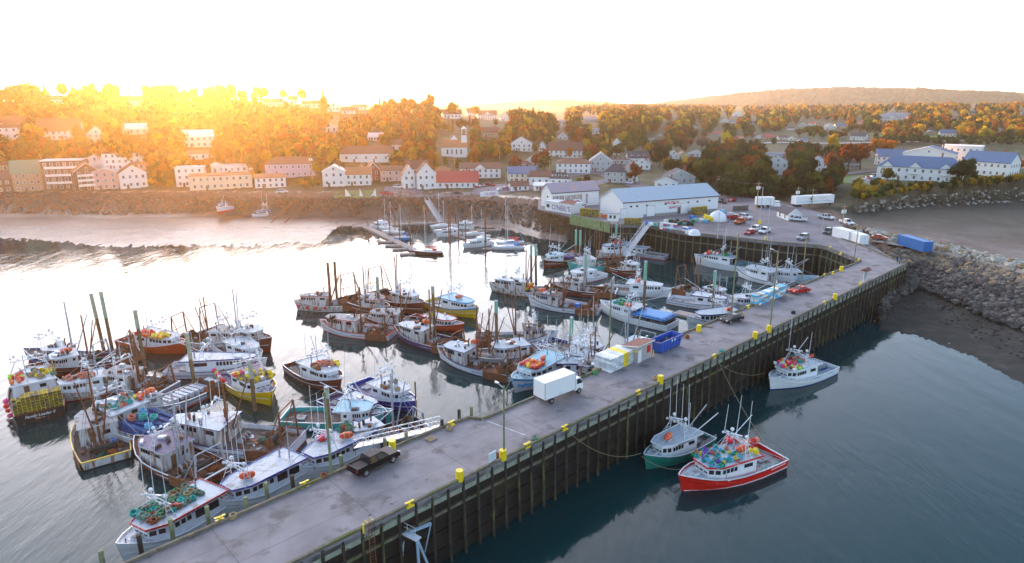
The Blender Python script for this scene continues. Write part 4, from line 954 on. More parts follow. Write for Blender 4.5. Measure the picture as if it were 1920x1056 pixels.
b = boat((170, 766), (200, 857), 'white and rust dragger seen from astern with a blue tub on its open deck', 'rustwhite', kind='dragger', bottom='black', house=(.42, .84), deck='brown', roof='white', trim='white', ant=2, zb=2.6, zs=1.2, B=7.0, L=15.5, mast=.42, gallows=0, gantry=False, rimcol='yellow')
inst(ME_TOTE, 'tote', W(b.mx, (X_(b, .30), -1.4, .7)), b.rz, 'blue', 'blue tub on the open deck of the white and rust dragger', 'tote', 'plastic totes', s=.8)
b = boat((220, 766), (314, 814), 'white lobster boat laden with a deck-wide stack of blue traps in the left raft', 'white', bottom='red', deck='grey', house=(.56, .86), roof='white', trim='white', ant=3, zb=2.8, zs=1.5, B=7.4, L=17, fb=(1.6, 1.6, 2.9), gantry=.78, rail='w')
BB = b
traps(b.mx, b.rz, X_(b, .03), -b.B * .43, .95, 6, 5, 4, ['blue', 'blue', 'blue', 'blue'], 'of the blue stack', TG, l=1.2, w_=1.2, skip=lambda i, j, k: (k < 3 and 0 < i < 5 and 0 < j < 4))
coils(b.mx, [(X_(b, .30), .3, .95 + 1.85), (X_(b, .38), 1.1, 2.8), (X_(b, .42), -1.2, 2.8), (X_(b, .22), -.6, 2.8), (X_(b, .1), 1.6, 2.8)], ['teal', 'salmon', 'sky'], 'on top of the blue traps', RC, 1.3)
coils(b.mx, on_roof(b, .58, .82, -.8, .8, 20, 1, .75), ['teal', 'teal', 'sky', 'salmon', 'sage'], 'on the roof ahead of the blue traps', RC, 1.1)
buoys(b.mx, on_roof(b, .56, .7, -.9, -.5, 4, 1, .6), ['orange', 'red', 'yellow'], 'on the roof ahead of the blue traps', FB, 1.2)
b = boat((350, 640), (236, 630), 'orange red lobster boat with red and yellow floats heaped on its long roof', 'orange', deck='brown', bottom='orange', house=(.34, .86), roof='white', trim='white', gantry=.56, ant=3, zb=2.8, zs=1.4, B=6.2, fb=(1.4, 1.5, 2.8), name='MYRA ROCHELLE', namecol='red', L=17)
buoys(b.mx, on_roof(b, .38, .58, -.85, -.1, 26, 2, .55), ['red', 'orange', 'red'], 'on the long roof of the orange red boat', FB, 1.25)
buoys(b.mx, on_roof(b, .60, .82, -.85, .1, 22, 2, .55), ['yellow', 'yellow', 'orange'], 'on the long roof of the orange red boat', FB, 1.2)
boat((392, 622), (330, 628), 'white cabined dragger with crossed red masts behind the orange red boat', 'rustwhite', kind='dragger', house=(.55, .9), deck='rust', roof='white', trim='white', ant=2, zb=2.8, zs=1.5, L=17, B=6.2, mast=.45, gallows=5.5)
boat((463, 622), (388, 618), 'tall brown hulled dragger with a white wheelhouse at the back of the left raft', 'brown', kind='dragger', house=(.55, .84), deck='rust', roof='white', trim='white', ant=2, zb=3.2, zs=1.6, L=19, B=6.4, mast=.5, gallows=6, fb=(1.8, 2.0, 3.3))
b = boat((436, 672), (316, 688), 'long white lobster boat with a flat roof and a row of dark windows', 'white', deck='grey', bottom='navy', house=(.24, .90), roof='white', trim='navy', gantry=.40, ant=2, zb=2.8, zs=1.4, B=6.2, L=17.5, nwin=7, fb=(1.4, 1.5, 2.8))
b = boat((502, 668), (420, 640), 'white lobster boat with a lattice gantry tucked behind the purple and yellow boat', 'white', deck='brown', bottom='red', house=(.40, .86), roof='white', trim='white', gantry=.5, ant=3, zb=2.8, zs=1.4, B=5.8, L=14.5)
b = boat((533, 752), (432, 688), 'yellow bowed lobster boat with purple decks and heaps of pink and yellow floats', 'yellow', deck='purple', bottom='yellow', house=(.46, .84), roof='purple', trim='white', gantry=.50, ant=3, zb=2.9, zs=1.5, B=7.0, fb=(1.5, 1.6, 2.9), name=None, L=18)
buoys(b.mx, on_rail(b, .04, .36, -1, 9, 1.5, .98), ['pink', 'red', 'lime', 'white', 'pink'], 'along the side of the yellow bowed boat', FB, 1.25)
buoys(b.mx, on_rail(b, .04, .40, 1, 10, 1.5, .98), ['pink', 'red', 'yellow', 'white', 'pink'], 'along the side of the yellow bowed boat', FB, 1.25)
buoys(b.mx, on_roof(b, .50, .62, -.85, .85, 16, 1, .6), ['pink', 'red', 'white', 'yellow'], 'on the roof of the yellow bowed boat', FB, 1.2)
coils(b.mx, on_roof(b, .62, .83, -.8, .8, 24, 1, .6), ['yellow', 'yellow', 'tan'], 'on the roof of the yellow bowed boat', RC, .95)
b = boat((634, 708), (556, 676), 'dark brown hulled lobster boat with brown coils on its white roof', 'brown', deck='brown', bottom='black', house=(.42, .86), roof='white', trim='white', gantry=.55, ant=2, zb=2.9, zs=1.5, B=6.6, fb=(1.5, 1.7, 3.0), L=16)
coils(b.mx, on_roof(b, .58, .80, -.6, .6, 8, 1, .9), ['rust', 'salmon', 'tan'], 'on the roof of the dark brown hulled boat', RC, 1.4)
buoys(b.mx, on_roof(b, .6, .8, .5, .9, 6, 1, .6), ['yellow'], 'on the roof of the dark brown hulled boat', FB, 1.)
b = boat((326, 742), (408, 712), 'low barge of a boat carrying rows of pale grey fish crates and an orange raft', 'grey', kind='dragger', deck='brown', house=(.78, .93), roof='white', trim='white', ant=0, zb=1.8, zs=1.3, B=5.6, L=15, mast=0, gallows=0, gantry=False, raft=(.84, 0))
for i in range(11):
    for j in range(3):
        for k in range(2): inst(ME_CRATE, 'fish_crate', W(b.mx, (X_(b, .06) + i * .98, -1.5 + j * .95, .62 + k * .42)), b.rz + math.pi / 2, 'silver', 'silver fish crate in the rows on the low grey boat', 'fish crate', 'fish crates on boats and wharf')
b = boat((398, 800), (556, 828), 'large white dragger with a wide wheelhouse, clear dark deck and tall bent gallows', 'white', kind='dragger', house=(.50, .93), deck='brown', roof='white', trim='navy', ant=3, zb=2.9, zs=1.4, B=7.6, L=20, mast=.52, gallows=6.0, gantry=.62, hw=.9, fb=(1.5, 1.7, 2.9))
text_mesh('SHADOWFAX', .5, BP['navy'], parent=b.root, loc=(X_(b, .5) - .08, 0, b.zroof + .15), rot=(R(90), 0, R(-90)))
text_mesh('FULL RETAIL', .42, BP['navy'], parent=b.root, loc=(X_(b, .5) - .08, 0, b.zroof - .35), rot=(R(90), 0, R(-90))) if 0 else None
b = boat((318, 838), (404, 888), 'rusty dragger with a pink roofed white cabin lying inside the large white dragger', 'brown', kind='dragger', house=(.44, .82), deck='rust', roof='purple', trim='white', ant=2, zb=2.8, zs=1.3, B=6.6, L=16.5, mast=.42, gallows=4.0, bottom='black')
b = boat((652, 764), (532, 776), 'bright teal bowed boat with a long brown open deck', 'teal', deck='brown', bottom='teal', house=(.58, .82), roof='sky', trim='white', gantry=.6, ant=1, zb=2.7, zs=1.3, B=5.6, L=17, rimcol='white', htall=1.9)
b = boat((700, 762), (612, 742), 'dark purple hulled boat with a white cabin beside the teal boat', 'purple', deck='purple', bottom='black', house=(.44, .80), roof='white', trim='navy', gantry=False, ant=2, zb=2.6, zs=1.3, B=5.0, L=14, nwin=3, htall=1.9)
b = boat((757, 738), (672, 712), 'royal blue hulled boat with white cabin and cluttered roof next to the open water', 'blue', deck='purple', bottom='black', house=(.44, .82), roof='white', trim='white', gantry=.5, ant=3, zb=2.7, zs=1.4, B=5.6, L=15.5, nwin=3)
coils(b.mx, on_roof(b, .55, .8, -.7, .7, 6, 1, .9), ['rust', 'tan'], 'on the roof of the royal blue boat', RC, 1.1)
b = boat((692, 812), (792, 790), 'small black dragger with a square white deckhouse, lifebuoy and black derrick beside the gangway', 'black', kind='dragger', deck='rust', house=(.60, .90), roof='white', trim='white', ant=0, gantry=False, zb=2.2, zs=1.2, B=4.8, L=12.5, mast=.40, gallows=2.8, lifering=True)
boat((1086, 704), (1136, 676), 'short grey workboat with a rusty derrick between the truck and the crate stacks', 'grey', kind='dragger', deck='brown', house=(.5, .84), roof='white', trim='navy', ant=3, gantry=False, zb=2.3, zs=1.2, B=4.8, L=11.5, mast=.45, gallows=2.8)
# --- middle raft
b = boat((594, 560), (682, 566), 'rusty white dragger with red floats along its side at the left of the middle raft', 'rustwhite', kind='dragger', deck='rust', bottom='white', house=(.52, .92), roof='white', trim='red', ant=1, gantry=False, zb=2.6, zs=1.3, B=6.0, L=16, mast=.5, gallows=4)
buoys(b.mx, on_rail(b, .55, .95, -1, 4, .8, 1.12) + on_rail(b, .55, .95, 1, 4, .8, 1.12), ['red'], 'hung along the side of the rusty white dragger', FB, 1.25)
boat((722, 572), (650, 556), 'tall rusty dragger with crossed derricks in the middle raft', 'brown', kind='dragger', deck='rust', house=(.50, .82), roof='white', trim='red', ant=2, zb=3.0, zs=1.5, L=18, B=6.2, mast=.46, gallows=6.5, fb=(1.7, 1.9, 3.1))
boat((776, 560), (700, 548), 'large brown hulled dragger with white wheelhouse and many masts behind the middle raft', 'brown', kind='dragger', deck='rust', house=(.52, .86), roof='white', trim='white', ant=2, zb=3.4, zs=1.7, L=20, B=6.6, mast=.48, gallows=7, fb=(2.0, 2.2, 3.5))
b = boat((638, 600), (738, 622), 'white dragger with maroon roof edge and orange floats seen from its rusty stern', 'white', kind='dragger', deck='rust', bottom='red', house=(.46, .90), roof='white', trim='red', ant=1, gantry=False, zb=2.8, zs=1.2, B=6.6, L=17, mast=.44, gallows=4.4, lifering=True, nwin=5)
buoys(b.mx, on_rail(b, .3, .95, -1, 4, .9, 1.12), ['red', 'orange'], 'hung beside the maroon edged white dragger', FB, 1.35)
boat((718, 590), (816, 604), 'brown dragger with an open white sided shelter lying behind the maroon edged dragger', 'brown', kind='dragger', deck='rust', house=(.48, .86), roof='white', trim='white', ant=1, gantry=False, zb=2.6, zs=1.2, B=6.2, L=16.5, mast=.46, gallows=3.5)
b = boat((760, 612), (866, 650), 'purple and brown dragger with rust streaked cabin and orange raft in the middle raft', 'purple', kind='dragger', deck='rust', bottom='brown', house=(.50, .90), roof='white', trim='white', raft=(.60, -.5, .2), ant=1, gantry=False, zb=2.9, zs=1.2, B=6.6, L=17, mast=.46, gallows=3.6, rimcol='rustwhite')
b = boat((883, 572), (808, 560), 'blue and yellow bowed lobster boat with an orange raft, middle raft', 'yellow', stripe='lblue', deck='blue', bottom='yellow', house=(.40, .86), roof='sky', trim='lblue', raft=(.62, 0, 1.2), gantry=.52, ant=3, zb=2.9, zs=1.5, B=6.4, L=16.5, fb=(1.5, 1.7, 3.0), nwin=4)
b = boat((846, 600), (768, 592), 'small red hulled boat with yellow floats between the draggers of the middle raft', 'orange', deck='blue', bottom='red', house=(.40, .84), roof='white', trim='red', gantry=False, ant=2, zb=2.3, zs=1.2, B=5.2, L=15, fb=(1.1, 1.2, 2.2), htall=1.8)
buoys(b.mx, on_roof(b, .42, .5, -.5, .0, 3, 1, .6), ['yellow', 'lime'], 'on the cabin of the small red hulled boat', FB, 1.3)
# --- raft by the box truck
b = boat((868, 655), (972, 696), 'white dragger with navy trim, orange raft on its side deck and a dark freight hold', 'white', kind='dragger', deck='rust', bottom='navy', house=(.58, .88), roof='blue', trim='navy', ant=2, gantry=False, zb=3.0, zs=1.2, B=7.2, L=18, mast=.50, gallows=4.6, raft=(.60, -.6, .3))
buoys(b.mx, [(X_(b, .8), -b.B * .5, .3), (X_(b, .25), -b.B * .54, .2)], ['red', 'green'], 'hung at the waterline of the navy trimmed dragger', FB, 1.4)
boat((988, 618), (890, 632), 'pale blue white boat with clear wheelhouse facing right behind the navy trimmed dragger', 'white', kind='dragger', deck='brown', bottom='navy', house=(.60, .84), roof='white', trim='navy', ant=2, zb=2.8, zs=1.3, B=5.8, L=17, mast=.5, gallows=3)
b = boat((880, 668), (1010, 652), 'white dragger with a blue edged shelter deck lying astern of the navy trimmed dragger', 'grey', kind='dragger', deck='brown', house=(.18, .60), roof='blue', trim='lblue', ant=2, gantry=False, zb=1.6, zs=1.3, B=6.2, L=16, mast=.65, gallows=0)
b = boat((966, 706), (1050, 672), 'light blue and white lobster boat heaped with red and yellow floats behind the box truck', 'white', stripe='lblue', deck='sky', bottom='white', house=(.16, .78), roof='sky', trim='white', gantry=.30, ant=3, raft=(.42, .1, .4), zb=3.0, zs=1.6, B=6.4, L=15, fb=(1.5, 1.6, 3.0), nwin=2)
buoys(b.mx, on_roof(b, .52, .74, -.55, .6, 34, 3, .5), ['red', 'orange', 'yellow', 'red'], 'heaped on the light blue roof by the truck', FB, 1.1)
st = MB()
for sd in (-1, 1):
    for s0, s1 in ((.55, .7), (.7, .82), (.82, .91), (.91, .97)):
        st.beam((X_(b, s0), sd * (ip(s0, HB) * b.B / 2 * .98 + .02), 1.0 + s0 * .3), (X_(b, s1), sd * (ip(s1, HB) * b.B / 2 * .93 + .02), 1.0 + s1 * .5), .05, .45, BP['lblue'])
st.build('stripe', b.root)
boat((1072, 684), (1004, 692), 'small white boat with blue cabin roof and many antennas by the truck', 'white', deck='brown', bottom='navy', house=(.40, .84), roof='blue', trim='navy', ant=5, zb=2.3, zs=1.2, B=5.0, L=12.5)
boat((1112, 650), (1018, 636), 'dark hulled boat with gold stripe and white wheelhouse facing right', 'navy', stripe='yellow', deck='brown', bottom='black', house=(.56, .86), roof='white', trim='white', ant=3, zb=2.9, zs=1.4, B=6.0, L=16.5, gantry=.66)
b = boat((1092, 668), (1010, 662), 'white boat with blue roof lying against the gold striped boat', 'white', deck='grey', bottom='white', house=(.52, .86), roof='blue', trim='white', ant=3, zb=2.6, zs=1.3, B=5.4, L=14.5)
buoys(b.mx, on_deck(b, .05, .3, -.5, .5, .7, 5, 1, .8), ['red', 'pink', 'sky'], 'astern by the gold striped boat', FB, 1.1)
boat((1148, 672), (1218, 640), 'white and rust boat with a black derrick mostly hidden behind the wharf shed', 'rustwhite', kind='dragger', deck='brown', house=(.2, .5), roof='blue', trim='white', ant=2, gantry=False, zb=2.2, zs=1.3, B=5.6, L=15, mast=.62, gallows=3)
# --- upper raft
b = boat((954, 528), (1042, 546), 'brown and white dragger with portlights at the left of the upper raft', 'rustwhite', kind='dragger', deck='rust', bottom='brown', stripe=None, house=(.44, .92), roof='white', trim='navy', ant=4, zb=3.0, zs=1.3, B=6.6, L=17.5, mast=.45, gallows=4.2)
buoys(b.mx, [(X_(b, .40) + random.uniform(-.7, .7), random.uniform(-2, 1), 1.2 + .4 * (k % 3)) for k in range(22)], ['red', 'yellow', 'orange', 'yellow'], 'on the deck of the dragger with portlights', FB, 1.25)
b = boat((1041, 556), (1125, 578), 'white dragger with a blue trimmed flared bow and rust stained stern', 'white', kind='dragger', deck='rust', bottom='navy', house=(.56, .90), roof='white', trim='navy', ant=1, gantry=False, raft=(.82, -.1, .1), zb=3.0, zs=1.2, B=6.6, L=17.5, mast=.52, gallows=4.6)
inst(ME_TOTE, 'tote', W(b.mx, (X_(b, .32), -.6, .7)), b.rz, 'blue', 'blue tub on the deck of the dragger with the rust stained stern', 'tote', 'plastic totes', s=1.1)
boat((1060, 530), (1156, 546), 'cluttered brown dragger with blue tubs in the middle of the upper raft', 'brown', kind='dragger', deck='rust', house=(.54, .86), roof='white', trim='white', ant=2, gantry=False, zb=2.6, zs=1.2, B=6.2, L=17, mast=.5, gallows=4.0)
b = boat((1036, 524), (1128, 510), 'white boat with a plain cabin and red floats aft, pointing left in the upper raft', 'white', deck='grey', house=(.40, .80), roof='white', trim='white', ant=3, zb=2.6, zs=1.3, B=5.4, L=14.5)
b = boat((1162, 570), (1262, 606), 'white lobster boat with grey blue bottom and a bright blue tarp over its traps', 'white', deck='grey', bottom='slate', house=(.50, .84), roof='white', trim='white', ant=2, gantry=.55, zb=3.1, zs=1.4, B=7.0, L=18.5, fb=(1.5, 1.7, 3.1), raft=(.56, .5), htall=2.0)
TB = b
coils(b.mx, on_roof(b, .60, .82, -.75, .6, 16, 1, .7), ['sage', 'teal', 'green'], 'on the roof of the blue tarped boat', RC, 1.05)
traps(b.mx, b.rz, X_(b, .04), -b.B * .44, .85, 7, 6, 4, ['grey', 'black'], 'under the blue tarp', TG, skip=lambda i, j, k: (0 < i < 6 and 0 < j < 5), l=1.15, w_=1.0)
TARP = mat('blue_tarp', (.015, .22, .55), rough=.5, var=.15, scale=1.5, bump=.5)
tp = MB(); nx_, ny_ = 14, 10; vv = []
for i in range(nx_ + 1):
    for j in range(ny_ + 1): 
        x = X_(b, .04) - .1 + 8.25 * i / nx_; y = -b.B * .44 - .15 + 6.2 * j / ny_; edge = min(i, nx_ - i, j, ny_ - j)
        vv.append((x, y, .85 + 1.86 + random.uniform(0, .1) - (.45 if edge == 0 else 0)))
tp.add(vv, [(i * (ny_ + 1) + j, (i + 1) * (ny_ + 1) + j, (i + 1) * (ny_ + 1) + j + 1, i * (ny_ + 1) + j + 1) for i in range(nx_) for j in range(ny_)], TARP, True)
o = tp.build('tarp'); o.matrix_world = b.mx; tag(o, 'bright blue tarp spread over the traps on the white boat', 'tarp')
buoys(b.mx, [(X_(b, .52), -b.B * .55, .3)], ['red'], 'hung at the side of the blue tarped boat', FB, 1.4)
boat((1238, 536), (1136, 536), 'white lobster boat with orange raft and window row facing right, upper raft', 'white', deck='brown', bottom='grey', house=(.42, .88), roof='white', trim='white', ant=4, gantry=.5, raft=(.52, 0, 1.5), zb=2.9, zs=1.4, B=6.2, L=16.5, nwin=5)
boat((1348, 560), (1256, 556), 'grey white boat with a raked wheelhouse and long side windows facing right', 'white', deck='grey', bottom='brown', house=(.44, .86), roof='white', trim='navy', ant=2, zb=2.8, zs=1.4, B=5.8, L=16, nwin=6, gantry=False)
boat((1354, 548), (1270, 536), 'pale boat with a tall galvanised frame moored outside the raked wheelhouse boat', 'white', kind='dragger', deck='grey', bottom='brown', house=(.58, .86), roof='white', trim='white', ant=2, gantry=False, zb=2.8, zs=1.4, B=5.6, L=16.5, mast=.4, gallows=6.5)
boat((1300, 592), (1398, 592), 'white lobster boat with a red swoosh on its bow moored beside the dark car', 'white', deck='blue', bottom='white', house=(.24, .84), roof='blue', trim='navy', ant=3, gantry=.5, raft=(.34, .3, .3), zb=3.0, zs=1.6, B=6.0, L=15, fb=(1.5, 1.7, 3.0))
b = boat((1382, 560), (1462, 566), 'white boat with a tall antenna mast lying outside the blue and white crates', 'white', deck='grey', house=(.38, .8), roof='white', trim='white', ant=5, gantry=.6, zb=2.6, zs=1.3, B=5.2, L=14.5, boom=True)
# --- inner basin
b = boat((1026, 486), (1086, 478), 'low boat piled with purple grey traps by the two green topped piles', 'brown', deck='brown', house=(.62, .88), roof='sky', trim='white', ant=2, gantry=.7, zb=2.4, zs=1.3, B=6.0, L=16.5)
traps(b.mx, b.rz, X_(b, .05), -2.5, .7, 6, 6, 3, ['purple', 'grey', 'purple', 'silver'], 'of the purple stack', TG, skip=lambda i, j, k: 0 < i < 5 and 0 < j < 5 and k < 2, w_=.8)
buoys(b.mx, heap(X_(b, .5), X_(b, .72), -1.8, 1.8, 2.6, 12, 1, .7), ['red', 'orange', 'yellow', 'lime'], 'on the low boat by the green topped piles', FB, 1.2)
buoys(b.mx, on_rail(b, .0, .04, 1, 3, 1.6) + on_rail(b, .0, .04, -1, 3, 1.6), ['yellow', 'orange'], 'on the end of the low boat by the green topped piles', FB, 1.2)
b = boat((1104, 486), (1158, 492), 'teal hulled dragger with a white wheelhouse below the gangway', 'teal', kind='dragger', deck='grey', bottom='teal', house=(.50, .84), roof='white', trim='white', ant=2, zb=3.0, zs=1.5, B=6.2, L=15.5, mast=.45, gallows=3.4, rimcol='teal')
boat((1188, 500), (1136, 494), 'low brown boat with a white wheelhouse at the foot of the gangway', 'brown', kind='dragger', deck='brown', house=(.56, .88), roof='white', trim='white', ant=3, zb=2.6, zs=1.3, B=5.6, L=14.5, mast=.4, gallows=3)
b = boat((1126, 470), (1186, 466), 'white scow with a tall blank deckhouse and red floats against the quay wall', 'rustwhite', deck='brown', house=(.14, .80), roof='blue', trim='navy', ant=3, gantry=.5, zb=2.4, zs=1.5, B=6.6, L=15, htall=3.0, nwin=2)
buoys(b.mx, on_roof(b, .3, .5, -.4, .4, 7, 1, .7), ['red', 'white'], 'on the tall blank deckhouse by the quay wall', FB, 1.4)
boat((1190, 466), (1250, 480), 'small grey green boat with a low white cabin below the quay wall', 'grey', deck='brown', house=(.5, .88), roof='blue', trim='white', ant=1, gantry=False, zb=2.2, zs=1.1, B=5.0, L=15, boom=False, htall=1.8)
b = boat((1328, 478), (1432, 500), 'big white lobster boat loaded with teal traps and red floats below the quay', 'white', deck='blue', bottom='white', house=(.46, .86), roof='blue', trim='white', ant=5, gantry=.58, zb=3.3, zs=1.7, B=7.2, L=20, fb=(1.7, 1.8, 3.2))
traps(b.mx, b.rz, X_(b, .05), -b.B * .44, 1.1, 6, 5, 3, ['teal', 'sky', 'grey'], 'of the teal stack below the quay', TG, w_=1.2, skip=lambda i, j, k: 0 < i < 5 and 0 < j < 4 and k < 2)
buoys(b.mx, on_roof(b, .66, .84, -.8, .8, 16, 1, .6), ['red', 'white', 'orange'], 'on the big white boat below the quay', FB, 1.3)
coils(b.mx, on_roof(b, .48, .6, -.8, .6, 8, 1, .8), ['teal', 'green', 'sage'], 'on the big white boat below the quay', RC, 1.2)
b = boat((1430, 508), (1484, 528), 'white cabined boat with red and yellow floats along its side by the inner wall', 'white', deck='brown', bottom='black', house=(.36, .80), roof='blue', trim='white', ant=4, gantry=.5, zb=3.0, zs=1.6, B=6.4, L=15.5, htall=2.8, stripe='black')
buoys(b.mx, on_rail(b, .3, .8, -1, 14, 1.9, .9), ['red', 'yellow', 'red', 'orange'], 'along the side of the white cabined boat by the inner wall', FB, 1.15)
boat((1486, 510), (1540, 520), 'pale blue and white boat with an open deck tucked into the far corner', 'white', deck='sky', bottom='teal', house=(.50, .84), roof='blue', trim='white', ant=2, gantry=.62, zb=2.8, zs=1.4, B=5.8, L=14.5, lifering=True)
b = boat((1500, 548), (1420, 572), 'low white boat under the blue and white crate stacks at the wharf', 'white', deck='grey', bottom='navy', house=(.34, .76), roof='white', trim='navy', ant=4, gantry=.5, zb=2.8, zs=1.5, B=5.6, L=15, raft=(.4, .2))
# --- boat below the frame whose gallows rises into view
zf_ = 9.5
root = boat((640, 1250), (900, 1130), 'blue steel dragger lying outside the wharf with only its tall frame in view', 'blue', kind='dragger', deck='rust', house=(.62, .88), roof='white', trim='white', ant=0, gantry=False, zb=2.6, zs=1.3, mast=0, gallows=0, B=6.5, L=20)
def seg(b_, p, q_, r, m_, n=8): b_.tube(p, q_, r, m_, n)
BLUES = mat('pale_blue_steel', (.30, .42, .52), rough=.5, var=.15, dirt=(.3, .3, .3), damt=.2)
fa = empty('lifting_frame', (0, 0, 0), 0, 'pale blue tubular lifting frame with a railed walkway rising beside the outer wharf wall', 'lifting frame')
def hp(u, v, z): return gp(u, v, z)
T = [hp(752, 995, 6.2), hp(782, 1010, 6.2)]
f = MB(); base = [hp(722, 1066, 2.2), hp(752, 1075, 2.0), hp(786, 1075, 2.0), hp(806, 1068, 2.0)]
seg(f, base[0], T[0], .16, BLUES); seg(f, base[1], T[0] + Vector((.3, .3, 0)), .10, BLUES); seg(f, base[2], T[1], .16, BLUES); seg(f, base[3], T[1], .14, BLUES); f.build('leg', fa)
f = MB(); f.beam(T[0] - (T[1] - T[0]) * .1, T[1] + (T[1] - T[0]) * .1, .8, .12, WALU); f.build('walkway', fa)
f = MB()
for t in (0, .5, 1): c = T[0] + (T[1] - T[0]) * t + Vector((-.2, .3, 0)); seg(f, c, c + Vector((0, 0, 1.0)), .03, WALU, 5)
for z in (.5, 1.0): seg(f, T[0] + Vector((-.2, .3, z)), T[1] + Vector((-.2, .3, z)), .03, WALU, 5)
f.build('railing', fa)
e1 = hp(808, 982, 7.4); f = MB(); f.beam(T[1] * .4 + T[0] * .6 + Vector((0, 0, .1)), e1, .3, .25, BLUES); f.build('arm', fa); f = MB(); seg(f, e1, hp(797, 1035, 3.5), .07, BLUES); f.build('strut', fa)

# --- pleasure boats at the marina
def yacht(bow, stern, label, vtop, hull='white', L=None, cover=None, name_='sailboat'):
    pb = gp(*bow, 1.0); ps = gp(*stern, .9); d = pb - ps; d.z = 0; L0 = d.length; L = L or L0; c = (pb + ps) / 2; c.z = 0; rz = math.atan2(d.y, d.x); B = L * .31
    root = empty(name_, c, rz, label, 'sailboat', 'sailboats at the marina floats')
    X = lambda s: -L / 2 + s * L; HS = [(0, .55), (.15, .78), (.4, 1), (.65, .9), (.85, .5), (1, .03)]
    hm_ = MB(); rows = []
    for s in np.linspace(0, 1, 13):
        hb = ip(s, HS) * B / 2; zt = .85 + .35 * s; ov = .05 * L * (s - .5) * 2
        rows.append([(X(s) - ov, 0, -.3), (X(s) - ov * .8, hb * .7, 0), (X(s) - ov * .4, hb * .93, zt * .5), (X(s), hb, zt), (X(s), 0, zt + .06)])
    for sd in (1, -1):
        for k in range(4):
            vs = []
            for r_ in rows: vs += [(r_[k][0], r_[k][1] * sd, r_[k][2]), (r_[k + 1][0], r_[k + 1][1] * sd, r_[k + 1][2])]
            n = len(rows); hm_.add(vs, [((2 * i, 2 * i + 2, 2 * i + 3, 2 * i + 1) if sd == -1 else (2 * i, 2 * i + 1, 2 * i + 3, 2 * i + 2)) for i in range(n - 1)], [BP['navy'], BP[hull], BP[hull], BP['white']][k], True)
    r0 = rows[0]; hm_.add([r0[1], (r0[1][0], -r0[1][1], r0[1][2]), (r0[3][0], -r0[3][1], r0[3][2]), r0[3]], [(0, 3, 2, 1)], BP[hull]); hm_.build('hull', root)
    cb = MB(); cb.rings([[(X(s), y * B / 2 * w_, 1.0 + z) for y, z in ((-.5, 0), (-.42, .38), (.42, .38), (.5, 0))] for s, w_ in ((.30, 1), (.5, 1), (.66, .75), (.72, .5))], BP['white'], close=False, caps=False, smooth=False); cb.build('cabin', root)
    for sd in (-1, 1): MB().beam((X(.36), sd * B * .235, 1.24), (X(.6), sd * B * .215, 1.24), .03, .13, GLASS).build('window', root)
    MB().box((X(.16), 0, 1.02), (L * .2, B * .42, .05), DK['grey']).build('cockpit', root)
    mp = Matrix.Translation(c) @ Matrix.Rotation(rz, 4, 'Z') @ Vector((X(.58), 0, 1.3)); hh = 9.
    for _ in range(40): hh += (pix((mp.x, mp.y, 1.3 + hh))[1] - vtop) * .08
    hh = max(5, min(hh, 17))
    MB().tube((X(.58), 0, 1.1), (X(.58), 0, 1.3 + hh), .085, WALU, 7, .06).build('mast', root)
    MB().tube((X(.58), 0, 2.3), (X(.16), 0, 2.25), .06, WALU, 6).build('boom', root)
    f = MB()
    for e_ in ((X(.99), 0, 1.2), (X(.01), 0, 1.)): f.tube((X(.58), 0, 1.2 + hh), e_, .022, WALU, 4)
    for sd in (-1, 1): f.tube((X(.58), 0, 1.2 + hh), (X(.52), sd * B * .46, 1.), .016, WALU, 4)
    f.build('stay', root)
    f = MB(); f.tube((X(.57), -B * .3, 1.3 + hh * .6), (X(.57), B * .3, 1.3 + hh * .6), .03, WALU, 5); f.build('spreader', root)
    if cover:
        cm = mat('sail_cover_' + cover, PAL[cover], rough=.8); f = MB(); f.rings([[(X(s), .13 * w_ * math.cos(t), 2.42 + .2 * w_ * math.sin(t)) for t in [k * math.pi / 3 for k in range(6)]] for s, w_ in ((.56, 1.2), (.4, 1), (.2, .7))], cm); f.build('sail_cover', root)
        f = MB(); f.rings([[(X(s), y * B / 2, 1.3 + z) for y, z in ((-.5, 0), (-.4, .5), (.4, .5), (.5, 0))] for s in (.22, .34)], cm, close=False, caps=False); f.build('spray_hood', root)
    return root
yacht((773, 470), (832, 472), 'dark brown sailboat with red cover at the end of the long float', 385, 'brown', cover='red')
yacht((922, 462), (985, 462), 'white sailboat with the tallest mast lying nearest on the right of the marina', 374, cover='blue')
yacht((930, 455), (982, 452), 'white sailboat with a red sail cover just behind the tallest masted one', 385, cover='red')
yacht((706, 425), (746, 428), 'white sailboat first along the long float', 372)
yacht((716, 433), (758, 434), 'white sailboat second along the long float with a bare mast', 378)
yacht((738, 446), (772, 444), 'blue hulled sailboat with a cover tied up midway along the long float', 383, 'lblue', cover='blue')
yacht((806, 424), (848, 420), 'white sailboat nearest the foot of the shore ramp', 362)
yacht((812, 432), (860, 430), 'white sailboat outside the one nearest the ramp', 376)
yacht((868, 438), (908, 436), 'white sailboat behind the blue topped motor cruiser', 385, cover='tan')
yacht((892, 446), (918, 440), 'slim white sailboat between the motor cruiser and the red covered sailboat', 392)
def cruiser(bow, stern, label, L=None, top='white'):
    b = boat(bow, stern, label, 'white', deck='white', bottom='white', house=(.22, .74), roof='white', trim='white' if top == 'white' else 'lblue', gantry=False, ant=1, zb=1.7, zs=1.0, fb=(.9, 1.0, 1.7), B=3.8, L=L, htall=1.9, cat='motor boat', group='motor boats at the marina floats', name_='motor_boat', nwin=3, boom=False)
    f = MB(); f.box((X_(b, .40), 0, b.zroof + .35), (2.2, 2.0, .7), BP['white'], 0, .85); f.build('flybridge', b.root); return b
cruiser((872, 456), (922, 452), 'white motor cruiser with a cabin and flybridge beside the thick brown pile', 12)
